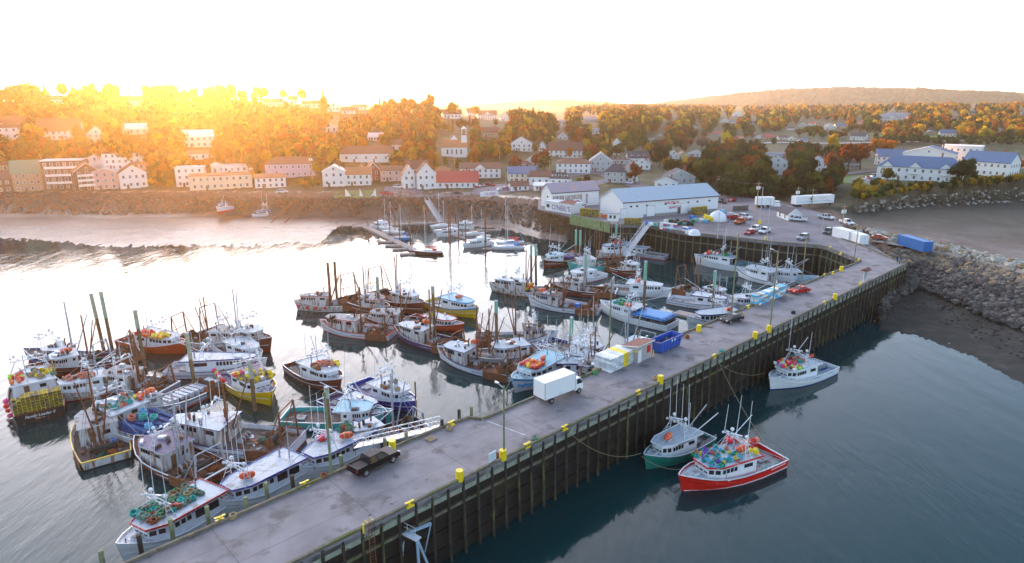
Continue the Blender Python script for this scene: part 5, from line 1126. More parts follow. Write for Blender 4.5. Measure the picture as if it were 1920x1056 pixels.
cruiser((822, 436), (862, 434), 'white motor cruiser in the middle of the marina', 10)
cruiser((850, 420), (888, 424), 'small white motor boat at the back of the marina near the rocks', 8)
cruiser((700, 420), (728, 422), 'small white motor boat at the landward end of the long float', 7)
# ---------------------------------------------------------------- vehicles
TYRE = mat('tyre', (.02, .02, .02), rough=.85); RIM = mat('rim', (.5, .5, .52), rough=.3, metal=.8); LAMP = mat('lamp_glass', (.7, .7, .68), rough=.1); TAIL = mat('tail_lamp', (.5, .01, .01), rough=.2); BEDM = mat('bed_liner', (.03, .03, .03), rough=.8)
def car(kind):
    L, Wd = {'sedan': (4.6, 1.8), 'suv': (4.7, 1.9), 'pickup': (5.8, 2.0)}[kind]
    r = empty({'sedan': 'parked_car', 'suv': 'parked_car', 'pickup': 'pickup_truck'}[kind], (0, 0, 0), 0, 'x', 'x'); h = {'sedan': .78, 'suv': .95, 'pickup': 1.0}[kind]; ht = {'sedan': 1.42, 'suv': 1.72, 'pickup': 1.85}[kind]
    prof = {'sedan': [(-2.3, .35), (-2.3, .8), (-2.15, .95), (-1.6, .98), (.95, .95), (2.0, .78), (2.25, .62), (2.3, .35)], 'suv': [(-2.35, .4), (-2.35, 1.0), (-2.2, 1.05), (1.05, 1.05), (2.1, .95), (2.3, .75), (2.35, .4)],
            'pickup': [(-2.9, .55), (-2.9, 1.12), (-1.15, 1.12), (1.25, 1.15), (2.6, 1.1), (2.85, .9), (2.9, .5)]}[kind]
    def side(prof, w0, w1, zs, mt, b_):   # profile extruded across, slightly narrower at the top
        n = len(prof); zt = max(p[1] for p in prof); zb = min(p[1] for p in prof); vs = []
        for sd in (-1, 1):
            for x, z in prof: vs.append((x, sd * (w0 + (w1 - w0) * (z - zb) / (zt - zb)) / 2, z))
        b_.add(vs, [tuple(range(n))[::-1], tuple(range(n, 2 * n))], mt); b_.add(vs, [(i, (i + 1) % n, (i + 1) % n + n, i + n) for i in range(n)], mt)
    b_ = MB(); side(prof, Wd, Wd * .95, 0, CARP, b_); b_.box((0, 0, .42), (L * .9, Wd * .92, .25), BEDM)
    if kind == 'pickup':
        b_.box((-2.03, 0, 1.13), (1.55, 1.6, .04), BEDM)
        for y in (-.9, .9): b_.box((-2.03, y, 1.2), (1.72, .12, .16), CARP)
        b_.box((-2.85, 0, 1.2), (.1, 1.9, .16), CARP)
    b_.build('body', r)
    cab = {'sedan': [(-1.75, .93), (-1.1, 1.38), (.2, 1.42), (1.05, .93)], 'suv': [(-2.2, 1.03), (-1.95, 1.66), (.3, 1.7), (1.15, 1.03)], 'pickup': [(-1.15, 1.12), (-1.0, 1.78), (.65, 1.82), (1.4, 1.12)]}[kind]
    c = MB(); side(cab, Wd * .93, Wd * .74, 0, GLASS, c); c.build('window', r)
    c = MB(); (x0, z0), (x1, z1), (x2, z2), (x3, z3) = cab; ww = Wd * .76
    c.add([(x1 - .03, -ww / 2, z1 + .02), (x2 + .03, -ww / 2, z2 + .02), (x2 + .03, ww / 2, z2 + .02), (x1 - .03, ww / 2, z1 + .02), (x1, -ww / 2 + .06, z1 + .06), (x2, -ww / 2 + .06, z2 + .06), (x2, ww / 2 - .06, z2 + .06), (x1, ww / 2 - .06, z1 + .06)], [(0, 3, 2, 1), (4, 5, 6, 7), (0, 1, 5, 4), (1, 2, 6, 5), (2, 3, 7, 6), (3, 0, 4, 7)], CARP)
    for sd in (-1, 1):
        for (xa, za), (xb, zb) in ((cab[0], cab[1]), (cab[2], cab[3]), (((x0 + x3) / 2 - .1, z0), ((x1 + x2) / 2 - .1, z1 + .02))):
            c.beam((xa, sd * Wd * .467, za), (xb, sd * Wd * .375, zb), .08, .09, CARP)
    c.build('roof', r)
    wb = {'sedan': 1.38, 'suv': 1.42, 'pickup': 1.85}[kind]; wr = .36 if kind != 'pickup' else .41
    for x in (-wb, wb):
        for sd in (-1, 1):
            w_ = MB(); w_.tube((x, sd * (Wd / 2 - .2), wr), (x, sd * (Wd / 2 + .03), wr), wr, TYRE, 14); o = w_.build('wheel', r)
            k = MB(); k.tube((x, sd * (Wd / 2 - .1), wr), (x, sd * (Wd / 2 + .045), wr), wr * .6, RIM, 10); k.build('rim', o)
    for sd in (-1, 1):
        MB().box((L / 2 - .06, sd * Wd * .38, .72 if kind == 'sedan' else .9), (.12, .38, .16), LAMP).build('headlight', r)
        MB().box((-L / 2 + .03, sd * Wd * .42, .8 if kind != 'pickup' else 1.0), (.1, .2, .28), TAIL).build('tail_light', r)
    MB().box((L / 2, 0, .58), (.06, Wd * .6, .2), BEDM).build('grille', r)
    return r
PROTO = {}
def put_car(kind, u, v, toward, c, label, z=D, s=1.):
    """toward = pixel the nose points at"""
    p = gp(u, v, z) if z is not None else hit(u, v); t = gp(*toward, z) if z is not None else hit(*toward)
    if kind not in PROTO: PROTO[kind] = car(kind); o = PROTO[kind]
    else: o = copy_tree(PROTO[kind])
    o.location = p; o.rotation_euler.z = math.atan2(t.y - p.y, t.x - p.x); o.scale = (s, s, s)
    tag(o, label, 'pickup truck' if kind == 'pickup' else 'car', 'vehicles parked on the wharf, quay and streets')
    for ch in o.children:
        ch.color = (*c, 1)
    return o
WH, BK, RD, OR, SV, BL, GY = (.75, .76, .78), (.012, .012, .014), (.42, .01, .015), (.55, .11, .02), (.36, .40, .46), (.04, .12, .4), (.12, .13, .14)
put_car('pickup', 702, 875, (745, 853), BK, 'black crew cab pickup parked at the wharf edge with gear in its bed', s=1.03)
inst(ME_COIL, 'rope_coil', gp(693, 862, D + 1.2), .5, 'red', 'small coil of red rope in the bed of the black pickup', 'rope coil', RC, s=.55)
inst(ME_COIL, 'rope_coil', gp(698, 858, D + 1.3), .5, 'teal', 'small coil of teal rope in the bed of the black pickup', 'rope coil', RC, s=.45)
put_car('sedan', 1372, 603, (1352, 608), (.03, .035, .04), 'dark convertible coupe parked behind the white boat with the red swoosh')
put_car('sedan', 1498, 549, (1478, 552), (.5, .01, .01), 'bright red saloon parked beside the crate stacks on the wharf')
put_car('pickup', 1387, 419, (1370, 425), OR, 'orange pickup parked on the open quay')
put_car('pickup', 1380, 412, (1400, 414), RD, 'dark red pickup parked behind the orange pickup')
put_car('suv', 1397, 410, (1412, 413), WH, 'white estate car parked behind the dark red pickup')
put_car('sedan', 1405, 439, (1390, 444), RD, 'red hatchback parked beside two white pickups near the quay edge')
put_car('suv', 1415, 433, (1403, 437), WH, 'white car parked between the red hatchback and the white pickup')
put_car('pickup', 1433, 437, (1421, 442), WH, 'white pickup parked near the quay edge with its nose to the water')
put_car('suv', 1505, 449, (1490, 453), SV, 'silver blue car driving alone across the quay')
put_car('suv', 1552, 438, (1545, 442), GY, 'dark grey car half hidden behind the white containers')
put_car('pickup', 1496, 415, (1482, 414), WH, 'white pickup parked against the small white office')
put_car('pickup', 1549, 411, (1560, 413), (.6, .62, .65), 'silver white pickup parked by the boulders near the beach')
put_car('pickup', 1587, 421, (1600, 425), WH, 'white pickup parked at the end of the row beside the beach')
put_car('suv', 1467, 405, (1458, 408), WH, 'white car parked behind the small white office')
put_car('suv', 1352, 381, (1362, 383), BK, 'black car parked at the right end of the white warehouse')
put_car('sedan', 1372, 378, (1362, 380), RD, 'dark red saloon parked near the right end of the white warehouse')
put_car('sedan', 1649, 449, (1660, 450), (.6, .10, .04), 'orange red car parked on the track beside the blue container', z=9.1)
# box truck -----------------------------------------------------------------
PANEL = mat('truck_panel', (.80, .80, .80), rough=.45, var=.03, dirt=(.5, .48, .45), damt=.12)
def oriented(u0, v0, u1, v1, z=D):
    a, b_ = gp(u0, v0, z), gp(u1, v1, z); return a, b_, math.atan2(b_.y - a.y, b_.x - a.x)
a, b_, rz = oriented(1020, 754, 1076, 733)
tr = empty('box_truck', (a + b_) / 2, rz, 'white box truck parked at the wharf edge by the light blue boat', 'truck'); TLL = 7.6
bx = MB(); bx.box((-.9, 0, 2.15), (5.7, 2.4, 2.45), PANEL); 
for x in (-3.74, 1.94): 
    for y in (-1.19, 1.19): bx.box((x, y, 2.15), (.06, .06, 2.5), GALV)
bx.box((-.9, 1.19, 3.36), (5.72, .06, .06), GALV); bx.box((-.9, -1.19, 3.36), (5.72, .06, .06), GALV); bx.box((-.9, 0, .88), (5.7, 2.3, .1), BEDM); bx.build('cargo_box', tr)
MB().box((-3.77, 0, 2.15), (.05, 2.1, 2.2), PANEL).build('rear_door', tr)
c = MB(); c.add([(2.05, -1.05, .6), (3.6, -1.05, .6), (3.6, 1.05, .6), (2.05, 1.05, .6), (2.05, -1.0, 2.35), (3.1, -.95, 2.35), (3.1, .95, 2.35), (2.05, 1.0, 2.35), (3.6, -1.05, 1.45), (3.6, 1.05, 1.45)], [(0, 3, 2, 1), (4, 5, 6, 7), (0, 1, 8, 5, 4), (3, 7, 6, 9, 2), (1, 2, 9, 8), (8, 9, 6, 5), (0, 4, 7, 3)], PANEL); c.build('cab', tr)
w_ = MB(); w_.add([(3.62, -.9, 1.5), (3.62, .9, 1.5), (3.16, .82, 2.25), (3.16, -.82, 2.25)], [(0, 1, 2, 3)], GLASS); w_.build('windscreen', tr)
for sd in (-1, 1):
    w_ = MB(); w_.add([(2.4, sd * 1.06, 1.5), (3.45, sd * 1.07, 1.5), (3.05, sd * .99, 2.2), (2.4, sd * 1.02, 2.2)], [(0, 1, 2, 3)], GLASS); w_.build('window', tr)
    MB().box((3.6, sd * .8, .95), (.08, .3, .22), LAMP).build('headlight', tr); MB().box((3.1, sd * 1.25, 1.8), (.12, .12, .35), BEDM).build('mirror', tr)
    for x in (-2.4, 2.8):
        w_ = MB(); w_.tube((x, sd * .8, .42), (x, sd * 1.12, .42), .42, TYRE, 14); o = w_.build('wheel', tr); k = MB(); k.tube((x, sd * 1.0, .42), (x, sd * 1.14, .42), .22, RIM, 10); k.build('rim', o)
MB().box((0, 0, .7), (7.0, .9, .25), BEDM).build('chassis', tr)
# dumpster, shed, crate stacks --------------------------------------------------
BLU = mat('dumpster_blue', (.015, .09, .42), rough=.45, var=.1, dirt=(.12, .06, .03), damt=.25)
a, b_, rz = oriented(1232, 659, 1262, 646)
dm = empty('dumpster', (a + b_) / 2, rz, 'open blue steel dumpster with rusty rubbish beside the stuccoed shed', 'dumpster'); LL = (b_ - a).length + 2.0
w_ = MB(); hl = LL / 2; 
for sd in (-1, 1): w_.add([(-hl + .3, sd * 1.1, .15), (hl - .6, sd * 1.1, .15), (hl, sd * 1.1, 1.9), (-hl, sd * 1.1, 1.9), (-hl + .3, sd * 1.02, .15), (hl - .6, sd * 1.02, .15), (hl, sd * 1.02, 1.9), (-hl, sd * 1.02, 1.9)], [(0, 1, 2, 3), (7, 6, 5, 4), (3, 2, 6, 7)], BLU)
w_.add([(-hl + .3, -1.1, .15), (-hl + .3, 1.1, .15), (-hl, 1.1, 1.9), (-hl, -1.1, 1.9)], [(0, 1, 2, 3)], BLU); w_.add([(hl - .6, -1.1, .15), (hl - .6, 1.1, .15), (hl, 1.1, 1.9), (hl, -1.1, 1.9)], [(3, 2, 1, 0)], BLU); w_.add([(-hl + .3, -1.1, .16), (hl - .6, -1.1, .16), (hl - .6, 1.1, .16), (-hl + .3, 1.1, .16)], [(0, 1, 2, 3)], RUST)
w_.build('bin', dm)
for k in range(7):
    for sd in (-1, 1): MB().beam((-hl + .6 + k * (LL - 1.6) / 6, sd * 1.15, .2), (-hl + .45 + k * (LL - 1.2) / 6, sd * 1.15, 1.85), .1, .12, BLU).build('rib', dm)
f = MB(); f.box((0, -1.12, 1.9), (LL, .14, .12), BLU); f.box((0, 1.12, 1.9), (LL, .14, .12), BLU); f.box((-hl, 0, 1.9), (.14, 2.3, .12), BLU); f.box((hl, 0, 1.9), (.14, 2.3, .12), BLU); f.build('rim', dm)
f = MB(); rnd = random.Random(3)
for k in range(26): f.box((rnd.uniform(-hl + .8, hl - 1), rnd.uniform(-.8, .8), rnd.uniform(.5, 1.3)), (rnd.uniform(.3, 1.1), rnd.uniform(.2, .7), rnd.uniform(.1, .5)), rnd.choice([RUST, DK['brown'], WOODM, NETD]), rnd.random() * 3)
f.build('rubbish', dm)
for x in (.1, .9): MB().box((x, -1.2, 1.6), (.35, .02, .3), WHT).build('notice', dm)
STUC = mat('stucco', (.42, .38, .36), rough=.95, var=.25, scale=9, dirt=(.25, .2, .17), damt=.3, bump=.4); BRF = mat('brown_roof', (.17, .06, .045), rough=.8, var=.2)
a, b_, rz = oriented(1195, 682, 1222, 669)
sh = empty('wharf_shed', (a + b_) / 2 + Vector((-math.sin(rz), math.cos(rz), 0)) * 1.2, rz, 'small stuccoed shed with brown roof and red box on the wharf between crates and dumpster', 'shed'); LL = (b_ - a).length
f = MB(); f.add([(-LL / 2, -1.2, 0), (LL / 2, -1.2, 0), (LL / 2, 1.6, 0), (-LL / 2, 1.6, 0), (-LL / 2, -1.2, 2.9), (LL / 2, -1.2, 2.9), (LL / 2, 1.6, 2.3), (-LL / 2, 1.6, 2.3)], [(0, 1, 5, 4), (1, 2, 6, 5), (2, 3, 7, 6), (3, 0, 4, 7)], STUC); f.build('wall', sh)
f = MB(); f.add([(-LL / 2 - .25, -1.5, 2.98), (LL / 2 + .25, -1.5, 2.98), (LL / 2 + .25, 1.9, 2.3), (-LL / 2 - .25, 1.9, 2.3), (-LL / 2 - .25, -1.5, 2.82), (LL / 2 + .25, -1.5, 2.82), (LL / 2 + .25, 1.9, 2.14), (-LL / 2 - .25, 1.9, 2.14)], [(0, 1, 2, 3)], BRF); f.add(f.v[:8], [(0, 4, 5, 1), (1, 5, 6, 2), (2, 6, 7, 3), (3, 7, 4, 0), (7, 6, 5, 4)], WHT); f.build('roof', sh)
MB().box((-LL / 2 + .55, -1.22, 1.05), (.85, .05, 2.05), WHT).build('door', sh); f = MB(); f.box((LL / 2 - 1.1, -1.27, 1.7), (.8, .14, 1.1), BP['red']); f.build('fire_box', sh)
MB().box((-LL / 2 - .1, -.8, 1.9), (.3, .3, .3), YEL).build('alarm_box', sh)
MB().tube((LL / 2 + .25, -1.3, 0), (LL / 2 + .25, -1.3, 1.1), .09, YEL, 8).build('guard_post', sh)
# trap / crate stacks by the shed: base line along wharf
a, b_, rz = oriented(1145, 700, 1192, 678); LL = (b_ - a).length; mx = Matrix.Translation(a) @ Matrix.Rotation(rz, 4, 'Z')
CG = 'fish crates on boats and wharf'
def crate_block(mx, rz, x0, y0, nx, ny, nz, colf, where, sx=.66, sy=1.06, sz=.44, rot=math.pi / 2, z0=0.):
    for i in range(nx):
        for j in range(ny):
            for k in range(nz):
                if nx > 2 and ny > 2 and 0 < i < nx - 1 and 0 < j < ny - 1 and k < nz - 1: continue
                c = colf(i, j, k); p = W(mx, (x0 + sx * (i + .5), y0 + sy * (j + .5), z0 + sz * k))
                inst(ME_CRATE, 'fish_crate', p, rz + rot + random.uniform(-.02, .02), c, f'{c} fish crate, {ORD[k]} layer, {ORD[min(11, i)]} column, {ORD[min(11, j)]} back, {where}', 'fish crate', CG)
n1 = int(LL / .68)
crate_block(mx, rz, 0, 0, n1, 3, 5, lambda i, j, k: 'yellow' if i in (n1 - 4, n1 - 3) else ('silver' if (i + k) % 3 else 'white'), 'by the stuccoed shed')
# crates toward the red car
a, b_, rz = oriented(1418, 575, 1480, 551); LL = (b_ - a).length; mx = Matrix.Translation(a) @ Matrix.Rotation(rz, 4, 'Z')
rc = random.Random(5); n2 = int(LL / 1.15)
crate_block(mx, rz, 0, 0, n2, 2, 5, lambda i, j, k: ['tan', 'sky', 'white', 'silver', 'sky'][(i * 2 + k * (1 + i % 2)) % 5], 'near the red saloon', sx=1.1, sy=.75, rot=0)
# pair of crate stacks on the quay edge
a, b_, rz = oriented(1235, 430, 1273, 434); LL = (b_ - a).length; mx = Matrix.Translation(a) @ Matrix.Rotation(rz, 4, 'Z')
crate_block(mx, rz, 0, .6, int(LL / 1.12), 1, 5, lambda i, j, k: ['white', 'blue', 'silver', 'white', 'blue', 'red'][(i * 5 + k * 3 + i * k) % 6], 'at the quay edge', sx=1.12, sy=.7, rot=0)
a, b_, rz = oriented(1276, 435, 1296, 439); LL = (b_ - a).length; mx = Matrix.Translation(a) @ Matrix.Rotation(rz, 4, 'Z')
crate_block(mx, rz, 0, .6, int(LL / 1.12), 1, 4, lambda i, j, k: ['white', 'blue', 'silver', 'blue', 'white'][(i * 3 + k * 4) % 5], 'in the shorter quay edge stack', sx=1.12, sy=.7, rot=0)
# yellow traps on the quay
def trap_block(u0, v0, u1, v1, nd, nz, colour, where, ww=1.1):
    a, b_, rz = oriented(u0, v0, u1, v1); mx = Matrix.Translation(a) @ Matrix.Rotation(rz, 4, 'Z'); n = max(1, int((b_ - a).length / ww))
    traps(mx, rz, 0, 0, 0, n, nd, nz, colour, where, TG, skip=lambda i, j, k: (0 < i < n - 1 and 0 < j and k < nz - 1))
trap_block(1170, 422, 1205, 423, 2, 5, ['yellow', 'yellow', 'tan'], 'of the yellow quay stack')
trap_block(1087, 405, 1120, 408, 2, 6, ['yellow', 'yellow', 'tan'], 'of the stack by the old shed')
trap_block(1300, 404, 1325, 401, 2, 6, ['yellow', 'yellow', 'tan'], 'of the stack against the warehouse')
trap_block(1375, 396, 1404, 394, 1, 4, ['tan', 'grey'], 'of the brown stack on the quay')
trap_block(1256, 420, 1276, 419, 2, 3, ['black', 'grey'], 'of the dark heap on the quay')
# totes and heaps
TGp = 'plastic totes and bins on the quay'
for u, v, c, lab in [(1215, 421, 'blue', 'blue tote at the head of the gangway'), (1228, 424, 'teal', 'teal tote just right of the gangway head'), (1221, 424, 'white', 'white tote between blue and teal ones at the gangway head'), (1256, 416, 'green', 'green tub behind the quay edge crates'), (1249, 418, 'white', 'white tote left of the green tub'),
                     (1297, 410, 'blue', 'tall blue tote against the warehouse wall'), (1303, 416, 'teal', 'teal tote in front of the yellow trap stack'), (1314, 416, 'white', 'white tote in the middle of the quay heap'), (1323, 418, 'sky', 'sky blue tote left of the yellow floats'), (1335, 407, 'teal', 'teal tote behind the yellow floats'),
                     (1354, 399, 'sky', 'sky blue tote at the right end of the warehouse'), (1360, 408, 'blue', 'blue tote right of the white dome cover'), (1369, 404, 'silver', 'silver tote beyond the white dome cover'), (1375, 408, 'orange', 'orange tote beside the dark red pickup'), (1290, 439, 'white', 'white tote at the end of the shorter crate stack'), (1132, 408, 'orange', 'orange tote beside the small white hut'), (1141, 402, 'teal', 'teal tote behind the small white hut')]:
    inst(ME_TOTE, 'tote', gp(u, v, D), random.random(), c, lab, 'tote', TGp, s=1.25)
rb = random.Random(9)
for k in range(26): 
    inst(ME_COIL, 'rope_coil', gp(1282 + rb.uniform(-24, 20), 420 + rb.uniform(-4, 4), D + .2 * (k % 2)), rb.random() * 6, rb.choice(['black', 'rust', 'teal', 'black']), 'coil of old rope in the dark heap on the quay', 'rope coil', RC, s=1.5)
Mq = Matrix.Identity(4)
bp_ = []
for k in range(18):
    p = gp(1319 + k * .95 + rb.uniform(-1, 1), 411 + k * .38 + rb.uniform(-1, 1), D); bp_.append((p.x, p.y, D + .55 * (k % 3)))
for p in bp_: inst(ME_BUOY, 'buoy', (p[0], p[1], p[2] + .35), 1, 'yellow', 'yellow round buoy in the row beside the white dome cover', 'buoy', FB, s=1.4)
p = gp(1345, 414, D); f = MB(); rg = []
for rr, zz in ((3.2, 0), (3.0, 1.2), (2.3, 2.4), (1.2, 3.2), (.15, 3.5)): rg.append([(rr * math.cos(t), rr * .8 * math.sin(t), zz) for t in [k * math.pi / 7 for k in range(14)]])
f.rings(rg, WHT, smooth=True); o = f.build('dome_cover'); o.location = p; tag(o, 'white dome shaped cover standing on the quay', 'cover')
p = gp(1302, 441, D); f = MB(); f.rings([[(rr * math.cos(t), rr * .7 * math.sin(t), zz) for t in [k * math.pi / 6 for k in range(12)]] for rr, zz in ((1.9, 0), (1.7, .8), (1.0, 1.6), (.1, 1.9))], WHT); o = f.build('covered_heap'); o.location = p; tag(o, 'low white covered heap at the right end of the quay edge crates', 'cover')
# gangways ------------------------------------------------------------------
def gangway(p, q_, label, w_=1.5, h=1.2):
    p = Vector(p); q_ = Vector(q_); g_ = empty('gangway', (0, 0, 0), 0, label, 'gangway', 'gangways down to the boats'); d = (q_ - p).normalized(); s = Vector((d.y, -d.x, 0)).normalized() * w_ / 2; L = (q_ - p).length; n = max(4, int(L / 1.5)); up = Vector((0, 0, h))
    MB().beam(p, q_, w_, .1, GALV).build('walkway', g_)
    for sd in (-1, 1):
        f = MB(); f.beam(p + s * sd, q_ + s * sd, .12, .14, WALU); f.beam(p + s * sd + up, q_ + s * sd + up, .1, .1, WALU); f.beam(p + s * sd + up * .5, q_ + s * sd + up * .5, .05, .05, WALU)
        for i in range(n + 1):
            a = p + (q_ - p) * i / n + s * sd; f.beam(a, a + up, .07, .07, WALU)
            if i < n: f.beam(a, p + (q_ - p) * (i + 1) / n + s * sd + up, .05, .05, WALU)
        f.build('truss', g_)
gangway(gp(1213, 424, 9.1), gp(1172, 480, 1.2), 'long aluminium gangway sloping down from the quay to the inner boats', 1.8, 1.5)
gangway(gp(822, 802, 9.0), gp(668, 836, 5.0), 'aluminium truss gangway beside the black pickup leading down to the boats')
gangway(gp(800, 376, 8.2), gp(826, 417, .8), 'long shore ramp sloping down to the marina floats', 1.8, 1.2)
# small white things on the wharf ---------------------------------------------------
a, b_, rz = oriented(917, 874, 930, 866); p = (a + b_) / 2
o = empty('sign', p, rz, 'plain pale blue sign board on a post at the near outer wharf edge', 'sign'); MB().box((0, 0, .95), (1.15, .12, 1.1), mat('sign_face', (.55, .66, .70), rough=.4)).build('panel', o); MB().box((-.5, 0, .45), (.1, .1, .9), POLE).build('post', o)
p = gp(1621, 528, D); o = empty('information_shelter', p, .75, 'little open notice shelter with a brown roof on the outer wharf edge', 'shelter')
for sd in (-1, 1): MB().box((sd * .95, 0, 1.35), (.12, .12, 2.7), WALU).build('post', o)
MB().box((0, 0, 1.5), (1.8, .08, 1.7), mat('notice_board', (.35, .42, .44), rough=.4, var=.4, scale=4)).build('notice_board', o)
f = MB(); f.add([(-1.3, -.8, 2.7), (1.3, -.8, 2.7), (1.3, 0, 3.2), (-1.3, 0, 3.2), (-1.3, .8, 2.7), (1.3, .8, 2.7), (-1.3, -.8, 2.6), (1.3, -.8, 2.6), (1.3, .8, 2.6), (-1.3, .8, 2.6)], [(0, 1, 2, 3), (3, 2, 5, 4), (0, 6, 7, 1), (4, 5, 8, 9), (0, 3, 4, 9, 6), (1, 7, 8, 5, 2), (6, 9, 8, 7)], BRF); f.build('roof', o)
# two people at the far corner
SKIN = mat('skin', (.5, .32, .24), rough=.6); HAIR = mat('hair', (.03, .02, .015), rough=.7); JK = mat('dark_jacket', (.02, .02, .03), rough=.8); JB = mat('blue_jacket', (.02, .3, .6), rough=.8); TR = mat('trousers', (.03, .035, .05), rough=.85)
def person(u, v, rz, label, coat, bend=0.):
    p = gp(u, v, D); r = empty('person', p, rz, label, 'person', 'people standing at the far corner of the wharf')
    me = bpy.data.meshes.new('body'); J = [((0, 0, .95), .13), ((0, .1, .9), .10), ((.03, .11, .50), .065), ((0, .11, .08), .045), ((.14, .12, .04), .04), ((0, -.1, .9), .10), ((-.06, -.11, .50), .065), ((-.08, -.11, .08), .045), ((.06, -.12, .04), .04),
         ((.02 + bend * .2, 0, 1.2), .14), ((.03 + bend * .4, 0, 1.42), .12), ((.05 + bend * .5, 0, 1.53), .05), ((.07 + bend * .55, 0, 1.66), .10), ((.03 + bend * .4, .21, 1.40), .06), ((.10, .27, 1.12), .045), ((.26, .20, .98), .035), ((.32, .18, .97), .03),
         ((.03 + bend * .4, -.21, 1.40), .06), ((.06, -.27, 1.12), .045), ((.24, -.22, .96), .035), ((.30, -.2, .95), .03)]
    E_ = [(0, 1), (1, 2), (2, 3), (3, 4), (0, 5), (5, 6), (6, 7), (7, 8), (0, 9), (9, 10), (10, 11), (11, 12), (10, 13), (13, 14), (14, 15), (15, 16), (10, 17), (17, 18), (18, 19), (19, 20)]
    me.from_pydata([j[0] for j in J], E_, []); o = bpy.data.objects.new('body', me); col.objects.link(o); o.parent = r
    m_ = o.modifiers.new('skin', 'SKIN')
    for i, j in enumerate(J):
        sv_ = me.skin_vertices[0].data[i]; sv_.radius = (j[1], j[1]); sv_.use_root = (i == 0)
    o.modifiers.new('sub', 'SUBSURF').levels = 1; me.materials.append(coat)
    h_ = MB(); h_.ball((.07 + bend * .55, 0, 1.70), .115, SKIN, 10, 7, (.95, .8, 1.15)); h_.build('head', r)
    h_ = MB(); h_.ball((.045 + bend * .55, 0, 1.74), .118, HAIR, 10, 6, (.95, .86, 1.0)); h_.build('hair', r)
    h_ = MB()
    for y in (.1, -.1): h_.tube((0, y, .95), (.0, y * 1.1, .12), .105, TR, 8, .075)
    h_.build('trousers', r)
person(1682, 492, 2.2, 'person in a dark jacket standing left at the far corner of the wharf', JK); person(1686, 495, 3.0, 'person in a bright blue jacket leaning by the kerb at the wharf corner', JB, .4)
# ladders rails at near edge
for u, v, lab in [(682, 1000, 'short yellow post on the near outer edge of the wharf')]:
    p = gp(u, v, D); o = MB().tube((0, 0, 0), (0, 0, 1.0), .09, YEL, 8).build('guard_post'); o.location = p; tag(o, lab, 'post')
lp = gp(693, 990, D); o = empty('ladder', lp, math.atan2(dirw.y, dirw.x), 'yellow topped steel ladder over the near outer edge of the wharf', 'ladder')
for sd in (-.3, .3):
    f = MB(); f.tube((sd, .35, 0), (sd, .3, .85), .035, YEL, 6); f.tube((sd, .3, .85), (sd, -.3, .85), .035, YEL, 6); f.tube((sd, -.3, .85), (sd, -.35, -8), .035, RUST, 6); f.build('rail', o)
f = MB()
for k in range(20): f.tube((-.3, -.35, -.3 - k * .38), (.3, -.35, -.3 - k * .38), .02, RUST, 5)
f.build('rungs', o)
# inner edge fender posts
PG = 'timber posts at the inner wharf edge'
for u, v, lab in [(192, 1052, 'stout post at the very near end of the inner wharf edge'), (263, 1022, 'post left of the rope covered boat'), (322, 992, 'post in front of the rope covered boat'), (390, 968, 'post beside the bollard near the rope covered boat'), (462, 950, 'post in front of the boat with the pale bare roof'), (500, 922, 'post with dark top before the pale roofed boat'), (549, 908, 'post right of the pale roofed boat'), (640, 870, 'post left of the black pickup'), (722, 838, 'post behind the black pickup'), (762, 826, 'post by the truss gangway'), (829, 802, 'dark post where the gangway meets the wharf'), (861, 783, 'twin topped post where the wharf steps out'), (884, 777, 'post just right of where the wharf steps out')]:
    p = gp(u, v, D); f = MB(); f.tube((0, 0, -11), (0, 0, 1.1), .24, PILE if (u % 2) else POLE, 9, .22); o = f.build('timber_post'); o.location = p; tag(o, lab, 'post', PG)
# free standing piles in the harbour ----------------------------------------------
PB = mat('brown_pile', (.20, .12, .06), rough=.9, var=.3, scale=1.2, dirt=(.08, .07, .02), damt=.5, dscale=.6, streak=True); GS = mat('green_sleeve', (.18, .42, .30), rough=.6, var=.1, dirt=(.3, .3, .25), damt=.2); CAP = mat('pile_cap', (.45, .43, .5), rough=.6)
GSP = mat('grey_sleeve', (.36, .40, .30), rough=.6, var=.15, dirt=(.25, .22, .15), damt=.35)
def dolphin(ut, vt, ub, vb, label, sleeve=GS, frac=.3, r=.32):
    pb = gp(ub, vb, 0.); h = 8.
    for _ in range(60): h += (pix((pb.x, pb.y, h))[1] - vt) * .04
    h = max(3, min(h, 16)); top = pb.copy(); top.z = h
    e_ = pix(top)[0] - ut; sc_ = (pb - Vector((0, 0, H))).length / F; top.x -= e_ * sc_ * .9
    o = empty('mooring_pile', (0, 0, 0), 0, label, 'mooring pile', 'tall mooring piles among the boats')
    m_ = pb + (top - pb) * (1 - frac); MB().tube(pb + (pb - top).normalized() * 2.5, m_, r, PB, 10).build('timber', o)
    if frac > 0: MB().tube(m_, top, r * 1.12, sleeve, 10).build('sleeve', o); MB().tube(top, top + Vector((0, 0, .15)), r * 1.05, CAP, 10).build('cap', o)
